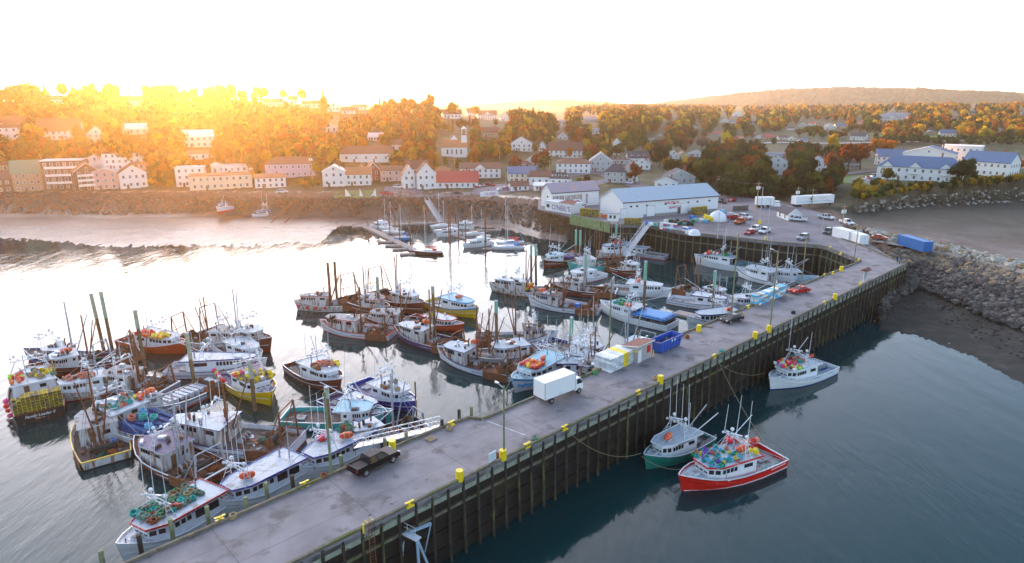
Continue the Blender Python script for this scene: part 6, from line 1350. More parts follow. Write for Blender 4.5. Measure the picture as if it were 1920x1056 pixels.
for t in [(171, 552, 196, 662, 'left of the two tall green grey piles at the back of the left raft', GSP, .40), (189, 548, 212, 662, 'right of the two tall green grey piles at the back of the left raft', GSP, .42), (253, 583, 272, 690, 'white capped pile in front of the orange red boat', GSP, .3), (350, 625, 366, 730, 'pale green pile between the long white roofed boat and the crate boat', GSP, .45),
          (468, 676, 478, 770, 'pale green pile standing over the yellow bowed boat', GSP, .35), (612, 727, 622, 850, 'green pile rising beside the teal bowed boat', GSP, .15), (614, 493, 620, 566, 'left of the twin brown piles at the middle raft', PB, .0), (627, 491, 632, 566, 'right of the twin brown piles at the middle raft', PB, .0), (707, 520, 711, 590, 'grey green pile among the tall masts of the middle raft', GSP, .4),
          (811, 538, 816, 640, 'olive pile standing behind the purple and brown dragger', GSP, .12), (930, 565, 932, 670, 'green sleeved pile with white cap over the navy trimmed dragger', GS, .2), (1072, 596, 1068, 690, 'mint green sleeved pile by the gold striped boat', GS, .35), (996, 461, 996, 525, 'left of the two mint topped piles beside the brown and white dragger', GS, .3), (1004, 460, 1005, 525, 'right of the two mint topped piles beside the brown and white dragger', GS, .3),
          (1080, 432, 1079, 500, 'left of the two mint sleeved piles by the trap laden low boat', GS, .4), (1088, 433, 1088, 500, 'right of the two mint sleeved piles by the trap laden low boat', GS, .4), (1099, 477, 1098, 540, 'mint sleeved pile in front of the teal hulled dragger', GS, .5), (1156, 421, 1154, 480, 'mint sleeved pile with white mark in front of the tall deckhouse', GS, .4), (1211, 491, 1206, 600, 'mint sleeved pile rising over the blue tarped boat', GS, .32), (1341, 509, 1336, 590, 'green sleeved pile with dark holes beside the raked wheelhouse boat', GS, .38)]:
    dolphin(*t[:4], t[4], t[5], t[6])
# wooden spar posts and grey leaning posts near the shed
for ut, vt, ub, vb, lab in [(778, 716, 782, 800, 'thin rusty pole rising beside the small black dragger'), (338, 745, 325, 700, 'x')][:1]: dolphin(ut, vt, ub, vb, lab, PB, 0., .12)
# floating docks --------------------------------------------------------------------
FLT = mat('float_deck', (.36, .30, .27), rough=.9, var=.15, dirt=(.2, .15, .12), damt=.3)
def dock(p, q_, w_, label, z=.55, name='floating_dock', group='floating docks'):
    a, b_ = gp(*p, z), gp(*q_, z); o = MB(); o.beam(a - Vector((0, 0, .3)), b_ - Vector((0, 0, .3)), w_, .6, FLT); o = o.build(name); tag(o, label, 'floating dock', group)
dock((684, 423), (776, 468), 2.6, 'long main float of the marina running toward the open water')
dock((660, 424), (826, 416), 1.8, 'narrow float along the shore linking to the ramp')
for (a, b_, lab) in [((740, 452), (708, 453), 'first finger float on the left of the long float'), ((755, 459), (722, 460), 'second finger float on the left of the long float'), ((768, 465), (736, 467), 'third finger float on the left of the long float'), ((778, 474), (750, 476), 'last finger float at the seaward end of the long float'), ((724, 444), (748, 442), 'short finger float on the right of the long float'), ((905, 466), (925, 465), 'small finger float beside the motor cruiser'), ((845, 440), (872, 446), 'finger float between the inner marina boats'), ((880, 432), (940, 430), 'finger float at the back right of the marina')]: dock(a, b_, 1.1, lab)
dock((1050, 560), (1180, 590), 2.2, 'grey float lying between the boats of the upper raft'); dock((1268, 584), (1380, 610), 3.0, 'wide grey float beside the blue tarped boat'); dock((985, 650), (1090, 705), 3.2, 'brown timber float between the boats near the box truck'); dock((420, 860), (560, 800), 2.4, 'brown timber float behind the large white dragger')
PR = mat('marina_pile', (.22, .10, .06), rough=.8, var=.2)
mk = [(690, 394, 470 - 44), (709, 380, 432), (731, 390, 440), (741, 377, 436), (750, 414, 452), (770, 400, 462), (801, 385, 420), (842, 390, 458), (845, 394, 462), (860, 412, 458), (873, 400, 452), (911, 388, 470), (854, 384, 424), (833, 398, 426), (910, 398, 468)]
for i, (u, vt, vb) in enumerate(mk):
    pb = gp(u, vb, 0.); h = 5.
    for _ in range(60): h += (pix((pb.x, pb.y, h))[1] - vt) * .08
    f = MB(); f.tube((0, 0, -3), (0, 0, min(h, 13)), .2, PR, 8); o = f.build('marina_pile'); o.location = pb; tag(o, 'slim brown pile holding the marina floats', 'pile', 'slim piles of the marina')
# mooring lines
LINE = mat('mooring_line', (.30, .24, .14), rough=.9)
def line(p, q_, sag, label):
    f = MB(); P = [p + (q_ - p) * t - Vector((0, 0, sag * 4 * t * (1 - t))) for t in np.linspace(0, 1, 10)]
    for a, b_ in zip(P[:-1], P[1:]): f.tube(a, b_, .035, LINE, 5, cap=False)
    o = f.build('mooring_line'); tag(o, label, 'rope', 'mooring lines')
line(gp(1068, 812, D + .2), gp(1202, 850, 2.4), 1.6, 'brown mooring line from the wharf edge to the bow of the green boat')
line(gp(1340, 676, D), gp(1434, 700, 2.8), 1.2, 'mooring line from the wharf edge to the bow of the white boat'); line(gp(1203, 856, 2.2), gp(1276, 880, 2.4), .6, 'reddish line between the green boat and the bright red boat'); line(gp(1345, 673, D), gp(1440, 838, 1.6), .8, 'long line from the wharf edge to the stern of the bright red boat')
line(gp(538, 752, 3), gp(640, 700, 2.5), 1.2, 'line between the yellow bowed boat and the brown hulled boat'); line(gp(905, 786, D), gp(962, 706, 2.8), .5, 'line from the wharf corner to the light blue boat')
# containers, office, trailers on the quay ---------------------------------------------
def boxy(name, u0, v0, u1, v1, depth, h, m_, label, cat, ribs=True, z=D, roofm=None, doors=False, group=None):
    a, b_, rz = oriented(u0, v0, u1, v1, z); L = (b_ - a).length; c = (a + b_) / 2 + Vector((-math.sin(rz), math.cos(rz), 0)) * depth / 2
    r = empty(name, c, rz, label, cat, group); MB().box((0, 0, h / 2 + .08), (L, depth, h), m_).build('body', r)
    f = MB()
    for x in (-L / 2, L / 2):
        for y in (-depth / 2, depth / 2): f.box((x, y, h / 2 + .08), (.16, .16, h + .04), m_)
    for z_ in (.14, h + .06):
        for y in (-depth / 2, depth / 2): f.box((0, y, z_), (L + .1, .14, .14), m_)
        for x in (-L / 2, L / 2): f.box((x, 0, z_), (.14, depth + .1, .14), m_)
    f.build('frame', r)
    if ribs:
        n = int(L / .6); f = MB()
        for i in range(n):
            x = -L / 2 + (i + .5) * L / n
            for y in (-depth / 2 - .02, depth / 2 + .02): f.box((x, y, h / 2 + .08), (L / n * .5, .05, h * .92), m_)
        f.build('corrugation', r)
    if doors:
        for y in (-.25, .25): MB().box((L / 2 + .03, y * depth, h / 2 + .1), (.05, depth * .45, h * .88), m_).build('door', r)
    return r, L
boxy('shipping_container', 1682, 458, 1730, 473, 2.6, 2.7, mat('container_blue', (.01, .13, .40), rough=.45, var=.06, dirt=(.2, .12, .06), damt=.12), 'long bright blue shipping container on the boulder causeway', 'container', z=9.2, doors=True)
boxy('shipping_container', 1560, 443, 1590, 452, 2.5, 2.7, WHT, 'left white container standing beside the wharf road', 'container', group='white containers by the wharf road'); boxy('shipping_container', 1588, 450, 1611, 459, 2.5, 2.6, WHT, 'right white container with a small door beside the wharf road', 'container', doors=True, group='white containers by the wharf road')
def trailer(u0, v0, u1, v1, label, h=2.9, cab=False, depth=2.5):
    r, L = boxy('semi_trailer', u0, v0, u1, v1, depth, h, PANEL, label, 'trailer', ribs=False, group='white trailers parked behind the quay')
    for ch in r.children: ch.location.z = 1.0
    for x in (-L / 2 + 1.2, -L / 2 + 2.4, L / 2 - 1.5):
        for y in (-depth / 2 + .2, depth / 2 - .2): MB().tube((x, y - .15, .5), (x, y + .15, .5), .5, TYRE, 12).build('wheel', r)
    if cab:
        f = MB(); f.box((L / 2 + 1.5, 0, 1.5), (2.2, 2.2, 1.9), PANEL, 0, .88); f.build('cab', r); MB().box((L / 2 + 1.6, 0, 1.9), (2.15, 2.0, .6), GLASS).build('window', r)
    return r, L
trailer(1419, 390, 1450, 390, 'white box trailer with a cab on the left of the parking rear row', cab=True); r_, L_ = trailer(1491, 389, 1562, 385, 'long white semi trailer with blue stripes at the back of the quay', h=3.0)
MB().box((0, -1.27, 1.9), (L_ * .9, .02, .12), BP['lblue']).build('stripe', r_); MB().tube((-L_ * .1, -1.26, 3.0), (-L_ * .1, -1.3, 3.0), .5, BP['navy'], 14).build('badge', r_)
for u, v, c in [(842, 806, 'tan'), (1002, 825, 'sage'), (1092, 706, 'black'), (1115, 702, 'green'), (1228, 712, 'tan'), (1288, 634, 'rust'), (1352, 662, 'teal'), (1390, 592, 'tan'), (1487, 588, 'black'), (606, 896, 'rust'), (436, 972, 'tan'), (930, 858, 'rust')]:
    inst(ME_COIL, 'rope_coil', gp(u, v, D), .3, c, f'coil of {c} rope lying on the wharf deck ' + ('near the pickup' if u < 900 else 'past the truck' if u < 1250 else 'toward the red car'), 'rope coil', RC, s=1.1)
PALM = mat('pallet_wood', (.32, .24, .15), rough=.9, var=.3)
for u, v, lab in [(1118, 694, 'wooden pallet lying on the wharf left of the crate stacks'), (1328, 612, 'wooden pallet by the kerb short of the dark convertible'), (808, 824, 'wooden pallet near the gangway head')]:
    f = MB()
    for k in range(6): f.box((0, -.5 + k * .2, .14), (1.2, .12, .03), PALM)
    for x in (-.5, 0, .5): f.box((x, 0, .07), (.1, 1.1, .1), PALM)
    o = f.build('pallet'); o.location = gp(u, v, D); o.rotation_euler.z = .8; tag(o, lab, 'pallet', 'wooden pallets on the wharf')
# small office
OW = mat('siding_white', (.74, .75, .74), rough=.7, var=.04); SH = mat('shingle_dark', (.07, .07, .085), rough=.9, var=.25, scale=5)
# ---------------------------------------------------------------- buildings
WM = {'white': OW, 'cream': mat('siding_cream', (.66, .60, .46), rough=.7, var=.05), 'tan': mat('siding_tan', (.36, .27, .18), rough=.8, var=.08), 'brown': mat('siding_brown', (.16, .09, .06), rough=.8, var=.1), 'pink': mat('siding_pink', (.60, .38, .34), rough=.7, var=.06), 'grey': mat('siding_grey', (.40, .44, .45), rough=.7, var=.06), 'yellow': mat('siding_yellow', (.62, .50, .22), rough=.7, var=.05), 'mauve': mat('siding_mauve', (.45, .38, .50), rough=.7, var=.05), 'red': mat('siding_red', (.34, .07, .04), rough=.7, var=.06)}
RM = {'dark': SH, 'brown': mat('shingle_brown', (.17, .085, .06), rough=.9, var=.25, scale=5), 'grey': mat('shingle_grey', (.26, .28, .32), rough=.85, var=.15, scale=4), 'red': mat('roof_red', (.45, .07, .06), rough=.7, var=.1), 'green': mat('roof_green', (.08, .26, .18), rough=.7, var=.1), 'blue': mat('roof_blue', (.10, .16, .27), rough=.8, var=.15, scale=5), 'tin': mat('roof_tin', (.34, .44, .52), rough=.55, var=.08, dirt=(.25, .24, .26), damt=.25), 'white': mat('roof_white', (.68, .68, .68), rough=.6, var=.05), 'orange': mat('roof_rust', (.38, .16, .07), rough=.8, var=.15)}
TRIM = mat('trim_white', (.8, .8, .8), rough=.6); BRICK = mat('chimney_brick', (.28, .10, .07), rough=.9, var=.3, scale=8); STONE = mat('foundation', (.28, .27, .26), rough=.9, var=.2)
def windows(root, L, h, y, face, n, rows, z0=0., ww=.95, wh=1.3, rotx=False, shut=None, sill=True):
    """windows on one wall; face=(nx,ny) outward, wall centre at distance y"""
    for r_ in range(rows):
        for i in range(n):
            t = (i + .5) / n - .5; zc = z0 + h * (r_ + .55) / rows
            f = MB(); nx_, ny_ = face; px, py = (nx_ * y, ny_ * y); tx, ty = (-ny_, nx_); cx, cy = px + tx * t * L, py + ty * t * L; a = math.atan2(ty, tx)
            f.box((cx + nx_ * .02, cy + ny_ * .02, zc), (ww + .26, .06, wh + .26), TRIM, a); f.box((cx + nx_ * .04, cy + ny_ * .04, zc), (ww, .07, wh), HG[(i * 7 + r_ * 5 + int(L * 3)) % 3], a); f.box((cx + nx_ * .055, cy + ny_ * .055, zc), (ww, .07, .07), TRIM, a)
            f.build('window', root)
HOUSES = []; HG = [mat('pane_' + k, c, rough=.15, var=.1) for k, c in (('dark', (.03, .035, .04)), ('blind', (.20, .19, .18)), ('mid', (.08, .09, .10)))]
def house(u0, u1, vb, ve, vr, style, wall, roof, label, depth=None, rot=0., z=None, cat='house', name='house', group='houses of the harbour town', dormers=0, porch=False, chimney=True, win=True, floors=None, wn=None, stilts=False, gable=False, parent=None):
    um = (u0 + u1) / 2; p = hit(um, vb) if z is None else gp(um, vb, z)
    dist = math.hypot(p.x, p.y); s = math.sqrt(dist ** 2 + (H - p.z) ** 2) / F * .985
    w_ = (u1 - u0) * s; he = (vb - ve) * s; hr = max(.4, (ve - vr) * s)
    depth = depth or max(6., min(w_ * .8, 12.)); 
    yaw = math.atan2(p.x, p.y) * -1 + rot           # front faces the harbour
    fx, fy = math.sin(yaw), -math.cos(yaw)
    if style == 'f': hr *= 1.15
    c = Vector((p.x - fx * depth / 2, p.y - fy * depth / 2, p.z - .15))
    r = empty(name, c, yaw, label, cat, group); big = w_ / s > 14
    HOUSES.append((um, vb, u0, u1, vr)); base = 1.8 if z is None else .3
    f = MB(); f.box((0, 0, he / 2), (w_, depth, he), WM[wall]) if style != 'flat_' else None
    ov = .35
    if style == 'f':      # gable end toward the viewer
        f.add([(-w_ / 2, -depth / 2, he), (w_ / 2, -depth / 2, he), (0, -depth / 2, he + hr)], [(0, 1, 2)], WM[wall]); f.add([(-w_ / 2, depth / 2, he), (w_ / 2, depth / 2, he), (0, depth / 2, he + hr)], [(2, 1, 0)], WM[wall]); f.build('wall', r)
        g_ = MB(); e = hr * ov / (w_ / 2)
        for sd in (-1, 1):
            A = [(sd * (w_ / 2 + ov), -depth / 2 - ov, he - e), (0, -depth / 2 - ov, he + hr), (0, depth / 2 + ov, he + hr), (sd * (w_ / 2 + ov), depth / 2 + ov, he - e)]
            vs = A + [(x, y, z_ + .18) for x, y, z_ in A]; fs = [(0, 1, 2, 3), (7, 6, 5, 4), (0, 4, 5, 1), (1, 5, 6, 2), (2, 6, 7, 3), (3, 7, 4, 0)]
            if sd < 0: fs = [q_[::-1] for q_ in fs]
            g_.add(vs, fs, RM[roof])
        g_.build('roof', r)
        t_ = MB()
        for sd in (-1, 1): t_.beam((sd * (w_ / 2 + ov), -depth / 2 - ov - .02, he - e + .06), (0, -depth / 2 - ov - .02, he + hr + .06), .08, .26, TRIM)
        t_.build('barge_board', r)
    elif style == 's':
        f.add([(-w_ / 2, -depth / 2, he), (-w_ / 2, depth / 2, he), (-w_ / 2, 0, he + hr * 1.0)], [(2, 1, 0)], WM[wall]); f.add([(w_ / 2, -depth / 2, he), (w_ / 2, depth / 2, he), (w_ / 2, 0, he + hr)], [(0, 1, 2)], WM[wall]); f.build('wall', r)
        g_ = MB(); e = hr * ov / (depth / 2)
        for sd in (-1, 1):
            A = [(-w_ / 2 - ov, sd * (depth / 2 + ov), he - e), (w_ / 2 + ov, sd * (depth / 2 + ov), he - e), (w_ / 2 + ov, 0, he + hr), (-w_ / 2 - ov, 0, he + hr)]
            vs = A + [(x, y, z_ + .18) for x, y, z_ in A]; fs = [(3, 2, 1, 0), (4, 5, 6, 7), (0, 1, 5, 4), (1, 2, 6, 5), (2, 3, 7, 6), (3, 0, 4, 7)]
            if sd > 0: fs = [q_[::-1] for q_ in fs]
            g_.add(vs, fs, RM[roof])
        g_.build('roof', r)
    elif style == 'h':
        f.build('wall', r); k = max(.2, min(w_, depth) * .42); rx = max(.1, w_ / 2 - k)
        g_ = MB(); B_ = [(-w_ / 2 - ov, -depth / 2 - ov, he), (w_ / 2 + ov, -depth / 2 - ov, he), (w_ / 2 + ov, depth / 2 + ov, he), (-w_ / 2 - ov, depth / 2 + ov, he), (-rx, 0, he + hr), (rx, 0, he + hr)]
        B2 = [(x, y, z_ - .2) for x, y, z_ in B_[:4]]
        g_.add(B_ + B2, [(0, 1, 5, 4), (1, 2, 5), (2, 3, 4, 5), (3, 0, 4), (0, 6, 7, 1), (1, 7, 8, 2), (2, 8, 9, 3), (3, 9, 6, 0), (9, 8, 7, 6)], RM[roof]); g_.build('roof', r)
    else:
        f.build('wall', r); MB().box((0, 0, he + .15), (w_ + .5, depth + .5, .3), RM[roof]).build('roof', r)
    MB().box((0, 0, -base / 2 + .12), (w_ + .1, depth + .1, base), STONE).build('foundation', r)
    if stilts:
        pass
    if big and win:
        fl = floors or max(1, round(he / 2.9)); n = wn or max(2, int(w_ / 2.7)); windows(r, w_ * .94, he, depth / 2, (0, -1), n, fl)
        nd = max(1, int(depth / 3.2))
        windows(r, depth * .9, he, w_ / 2, (1, 0), nd, fl); windows(r, depth * .9, he, w_ / 2, (-1, 0), nd, fl)
        if style == 'f' and hr > 2: windows(r, .1, 1.6, depth / 2, (0, -1), 1, 1, he + .2, .8, 1.0)
        MB().box((w_ * .02 - w_ * .25, -depth / 2 - .04, 1.0), (1., .08, 2.), DOORM).build('door', r)
    elif win and w_ / s > 6:
        windows(r, w_ * .8, he, depth / 2, (0, -1), 2, 1)
    if gable:
        gw = w_ * .28; g_ = MB(); g_.add([(-gw / 2, -depth / 2 - .35, he - .1), (gw / 2, -depth / 2 - .35, he - .1), (0, -depth / 2 - .35, he + hr * .85), (0, 0, he + hr * .85)], [(0, 1, 2)], WM[wall]); g_.add([(-gw / 2 - .3, -depth / 2 - .5, he - .2), (0, -depth / 2 - .5, he + hr * .95), (0, .2, he + hr * .95), (gw / 2 + .3, -depth / 2 - .5, he - .2)], [(0, 1, 2), (1, 3, 2)], RM[roof]); g_.build('front_gable', r)
    for k in range(dormers):
        x = ((k + .5) / dormers - .5) * w_ * .86; yb = -depth / 2 + depth * .14; zb = he + .1; dw = min(1.7, w_ / dormers * .55); dh = min(1.5, hr * .7); g_ = MB()
        g_.box((x, yb + .7, zb + dh / 2), (dw, 1.6, dh), WM[wall]); g_.add([(x - dw / 2 - .15, yb - .25, zb + dh), (x + dw / 2 + .15, yb - .25, zb + dh), (x, yb - .25, zb + dh + .6), (x - dw / 2 - .15, yb + 1.6, zb + dh), (x + dw / 2 + .15, yb + 1.6, zb + dh), (x, yb + 1.6, zb + dh + .6)], [(0, 1, 2), (0, 2, 5, 3), (1, 4, 5, 2)], RM[roof]); g_.box((x, yb - .12, zb + dh * .5), (dw * .6, .06, dh * .65), GLASS); g_.build('dormer', r)
    if chimney and big and hr > .8 and style != 'l': f = MB(); f.box((w_ * .22, depth * .12, he + hr * .8), (.7, .7, hr * .9 + 1.0), BRICK); f.build('chimney', r)
    if porch:
        f = MB(); f.box((0, -depth / 2 - 1.1, he * .48), (w_ * .9, 2.2, .16), RM[roof]); f.build('porch_roof', r)
        for k in range(5): MB().box(((k / 4 - .5) * w_ * .86, -depth / 2 - 2.0, he * .24 - .2), (.16, .16, he * .48 + .4), TRIM).build('porch_post', r)
        MB().box((0, -depth / 2 - 1.1, .2), (w_ * .9, 2.2, .2), WM['grey']).build('porch_floor', r)
    return r, w_, depth, he, hr
T_ = 'houses of the harbour town'
# back row of the waterfront and hillside
HL_ = [
 (-14, 28, 336, 318, 308, 's', 'white', 'brown', 'white house cut by the left edge above the dark waterfront block'),
 (18, 82, 320, 309, 304, 's', 'tan', 'brown', 'long low building with pale roof edge behind the left waterfront'),
 (163, 197, 316, 304, 295, 'f', 'white', 'orange', 'small white gabled house behind the brown balconied block'),
 (208, 282, 328, 292, 286, 'h', 'white', 'brown', 'large white hotel with brown hipped roof and white window bays'),
 (232, 252, 322, 314, 304, 'f', 'pink', 'orange', 'pink gabled house in front of the large white hotel'),
 (250, 282, 318, 308, 302, 's', 'pink', 'orange', 'pink low house right beside the pink gabled house'),
 (-20, 40, 362, 341, 330, 's', 'brown', 'dark', 'dark brown waterfront block at the far left with white upper gable'),
 (41, 97, 358, 330, 312, 's', 'tan', 'green', 'tan waterfront building with a broad greenish roof'),
 (95, 151, 357, 311, 306, 'l', 'brown', 'white', 'four storey brown block with white balconies on the left waterfront'),
 (150, 186, 357, 326, 315, 'f', 'brown', 'orange', 'brown gabled waterfront house between balconied block and pink one'),
 (183, 218, 355, 327, 322, 'f', 'pink', 'white', 'pink flat gabled waterfront house'),
 (233, 273, 353, 328, 317, 'f', 'white', 'brown', 'white gabled waterfront house right of the pink one'),
 (398, 422, 326, 312, 308, 'f', 'white', 'white', 'small white gabled building on top of the rounded waterfront restaurant'),
 (421, 463, 326, 311, 309, 'l', 'white', 'white', 'white flat block at the right on the rounded waterfront restaurant'),
 (336, 381, 350, 318, 310, 'l', 'white', 'white', 'white two storey block left of the rounded restaurant'),
 (366, 466, 355, 331, 324, 'l', 'cream', 'orange', 'wide cream waterfront restaurant with a low brown roof'),
 (482, 534, 352, 334, 329, 's', 'white', 'orange', 'white flat roofed building left of the boat slip'),
 (503, 588, 333, 308, 297, 'h', 'mauve', 'brown', 'wide mauve and white hall with a shallow brown hipped roof'),
 (607, 647, 350, 322, 313, 'f', 'white', 'white', 'white gabled building with a tan lower front on the waterfront'),
 (648, 695, 348, 327, 316, 's', 'white', 'orange', 'white waterfront building with an orange hipped roof'),
 (670, 696, 334, 322, 312, 'f', 'white', 'brown', 'white gabled house behind the orange roofed building'),
 (689, 713, 340, 319, 307, 'f', 'red', 'orange', 'narrow red fronted house among the waterfront row'),
 (714, 762, 340, 320, 313, 's', 'pink', 'brown', 'pale pink two storey building with small windows in the waterfront row'),
 (757, 779, 354, 328, 313, 'f', 'white', 'orange', 'tall narrow white gabled house on the parking lot edge'),
 (762, 805, 328, 316, 302, 's', 'white', 'brown', 'white building under a high brown roof behind the waterfront row'),
 (783, 818, 355, 326, 309, 'f', 'white', 'brown', 'white gabled restaurant with brown awning roof and large windows'),
 (816, 843, 335, 320, 313, 'h', 'white', 'orange', 'white building with orange hipped roof left of the red roofed restaurant'),
 (818, 896, 353, 341, 323, 's', 'white', 'red', 'low white restaurant with a broad red roof beside the parking lot'),
 (862, 939, 334, 316, 307, 's', 'white', 'brown', 'white two storey inn with a brown roof and centre gable'),
 (640, 734, 305, 288, 276, 's', 'white', 'brown', 'long white barn like building standing above the waterfront'),
 (732, 757, 284, 271, 264, 's', 'white', 'brown', 'small white house up the slope beside the long white building'),
 # hillside left
 (4, 41, 262, 243, 228, 's', 'white', 'brown', 'white dormered house on the hill at the far left'), (84, 142, 262, 248, 230, 's', 'white', 'brown', 'large white hillside house with a steep brown roof and bay'),
 (169, 196, 268, 254, 244, 'f', 'white', 'brown', 'small pale hillside house standing at an angle'), (233, 273, 252, 243, 235, 's', 'white', 'white', 'white hillside house with flat pale roofs below the sun glow'), (349, 398, 276, 258, 248, 's', 'white', 'white', 'white tiered hillside house near the sun glow'),
 (353, 398, 300, 289, 284, 's', 'white', 'brown', 'white house low on the slope beneath the tiered one'), (96, 119, 196, 188, 182, 's', 'white', 'brown', 'small pale house high on the left hill'), (242, 270, 200, 190, 183, 's', 'white', 'brown', 'pale house high on the hill left of the sun'),
 (498, 531, 200, 192, 186, 's', 'white', 'brown', 'long pale house high on the hill right of the sun'), (543, 558, 196, 187, 181, 's', 'white', 'brown', 'small pale house near the hill crest'), (570, 600, 202, 195, 189, 's', 'white', 'brown', 'pale bungalow near the hill crest'), (611, 632, 249, 238, 234, 'f', 'white', 'white', 'small white house with a square tower amid the hillside trees'),
 (616, 636, 210, 200, 192, 'f', 'white', 'brown', 'white gabled house just below the hill crest'), (642, 664, 214, 207, 202, 's', 'white', 'brown', 'pale hillside bungalow right of the gabled one'), (662, 688, 206, 200, 196, 's', 'white', 'brown', 'long pale roofed house on the hill crest'), (690, 716, 264, 257, 250, 's', 'white', 'white', 'white house half hidden in trees above the long barn'),
 (831, 866, 223, 214, 206, 's', 'white', 'brown', 'white dormered house on the crest above the church'), (876, 896, 218, 211, 204, 's', 'white', 'brown', 'white house under a brown roof on the crest right of the dormered one'), (896, 932, 224, 215, 208, 's', 'white', 'brown', 'wide brown roofed house on the crest'), (939, 958, 227, 219, 212, 'f', 'white', 'brown', 'white gabled house last on the crest'),
 (904, 934, 258, 248, 240, 's', 'tan', 'brown', 'dim brown house in trees behind the church'),
 # centre and right town
 (958, 998, 284, 270, 260, 'f', 'white', 'grey', 'white gabled house in trees left of the brown roofed hall'), (1028, 1092, 296, 282, 268, 's', 'white', 'brown', 'white hall with a large brown roof and gabled left end'), (1010, 1021, 285, 274, 268, 'f', 'white', 'grey', 'narrow white house left of the brown roofed hall'),
 (1043, 1106, 325, 306, 298, 'h', 'white', 'brown', 'long white two storey building with low brown roof at the street corner'), (1105, 1146, 322, 302, 289, 'f', 'grey', 'grey', 'tall grey house with a grey gabled roof at the street corner'),
 (1178, 1217, 308, 296, 285, 's', 'white', 'dark', 'white three storey house with a dark roof and dormers'), (1145, 1180, 308, 299, 296, 'l', 'grey', 'brown', 'low grey building left of the dark roofed dormer house'), (1188, 1218, 318, 308, 300, 'f', 'white', 'grey', 'small white gabled building below the dark roofed dormer house'),
 (1133, 1172, 343, 322, 309, 'h', 'grey', 'dark', 'large grey and white house with dark hipped roof at the road'), (1168, 1196, 342, 322, 310, 'f', 'white', 'dark', 'white gabled wing beside the dark hipped house'),
 (1228, 1269, 354, 341, 334, 'f', 'white', 'dark', 'white house with a plain boxy front right behind the warehouse'), (1250, 1302, 346, 332, 321, 'f', 'grey', 'dark', 'grey roofed house with white gabled front above the warehouse'),
 (953, 1006, 342, 325, 314, 's', 'cream', 'blue', 'cream house with a steep slate blue roof near the old shed'), (992, 1032, 348, 331, 322, 's', 'white', 'brown', 'white house with brown roof behind a bare tree near the old shed'), (1030, 1068, 349, 334, 324, 'h', 'white', 'dark', 'white house with a dark mansard roof and dormer windows'), (958, 992, 358, 348, 341, 's', 'white', 'brown', 'small white cottage with a brown roof on the shore edge'),
 (1000, 1048, 358, 348, 344, 's', 'white', 'white', 'low white building behind the old waterfront shed'), (1149, 1162, 286, 268, 261, 'f', 'white', 'grey', 'tall narrow white house among dark trees'), (970, 995, 312, 306, 300, 'h', 'white', 'brown', 'white porch fronted house behind the cream one'), (985, 1012, 312, 301, 293, 'f', 'white', 'brown', 'white gabled house with a wide porch near the town green'),
 (1254, 1272, 298, 290, 284, 'f', 'white', 'green', 'small house with a green gabled roof among the trees'), (1272, 1288, 299, 291, 286, 'f', 'yellow', 'orange', 'small yellow house with an orange roof among the trees'), (1290, 1318, 294, 288, 284, 'f', 'white', 'grey', 'white house with a grey roof right of the green roofed one'), (1046, 1064, 262, 256, 250, 'f', 'white', 'red', 'small white house on the slope above the brown roofed hall'), (1110, 1122, 252, 245, 241, 's', 'white', 'grey', 'tiny white house on the slope in the trees'), (1092, 1122, 230, 224, 220, 's', 'grey', 'grey', 'pale roofed house far up among the orange trees'), (1048, 1060, 234, 229, 225, 's', 'white', 'grey', 'tiny white house near the tree line'),
 (1440, 1474, 328, 306, 297, 'f', 'white', 'dark', 'white gabled house behind the red maple'), (1513, 1548, 322, 306, 297, 'f', 'white', 'dark', 'white house with dark roof and dormer between dark trees'), (1576, 1608, 317, 306, 299, 's', 'grey', 'dark', 'house with a porch between two utility poles'), (1648, 1702, 310, 296, 285, 's', 'white', 'blue', 'white house with red painted corner above the blue roofed block'),
 (1436, 1472, 300, 290, 283, 'l', 'white', 'blue', 'flat slate blue roofed building amid the trees'), 
]
HL_ = [h_ for h_ in HL_]
for h_ in HL_:
    lab = h_[8]; kw = {}
    if 'dormer' in lab: kw['dormers'] = 3
    if 'porch' in lab: kw['porch'] = True
    if 'centre gable' in lab or 'wide brown roofed' in lab: kw['gable'] = True
    if 'barn' in lab: kw.update(floors=1, wn=5)
    rr = random.Random(lab); rot = rr.uniform(-.25, .25) if h_[1] - h_[0] < 60 else rr.uniform(-.08, .08)
    if 'block' in lab and 'balcon' in lab: kw['floors'] = 4
    r, w_, dp, he, hr = house(*h_[:8], lab, rot=rot, **kw)
    if 'balcon' in lab:
        for k in range(1, 4):
            f = MB(); f.box((0, -dp / 2 - .7, he * k / 4), (w_ * .8, 1.4, .15), TRIM); f.box((0, -dp / 2 - 1.38, he * k / 4 + .55), (w_ * .8, .06, .9), TRIM); f.build('balcony', r)
    if 'cream waterfront restaurant' in lab:
        for k in range(9):
            f = MB(); f.box(((k / 8 - .5) * w_ * .95, -dp / 2 + .2, -2.2), (.4, .4, 5), TRIM); f.build('pier_leg', r)
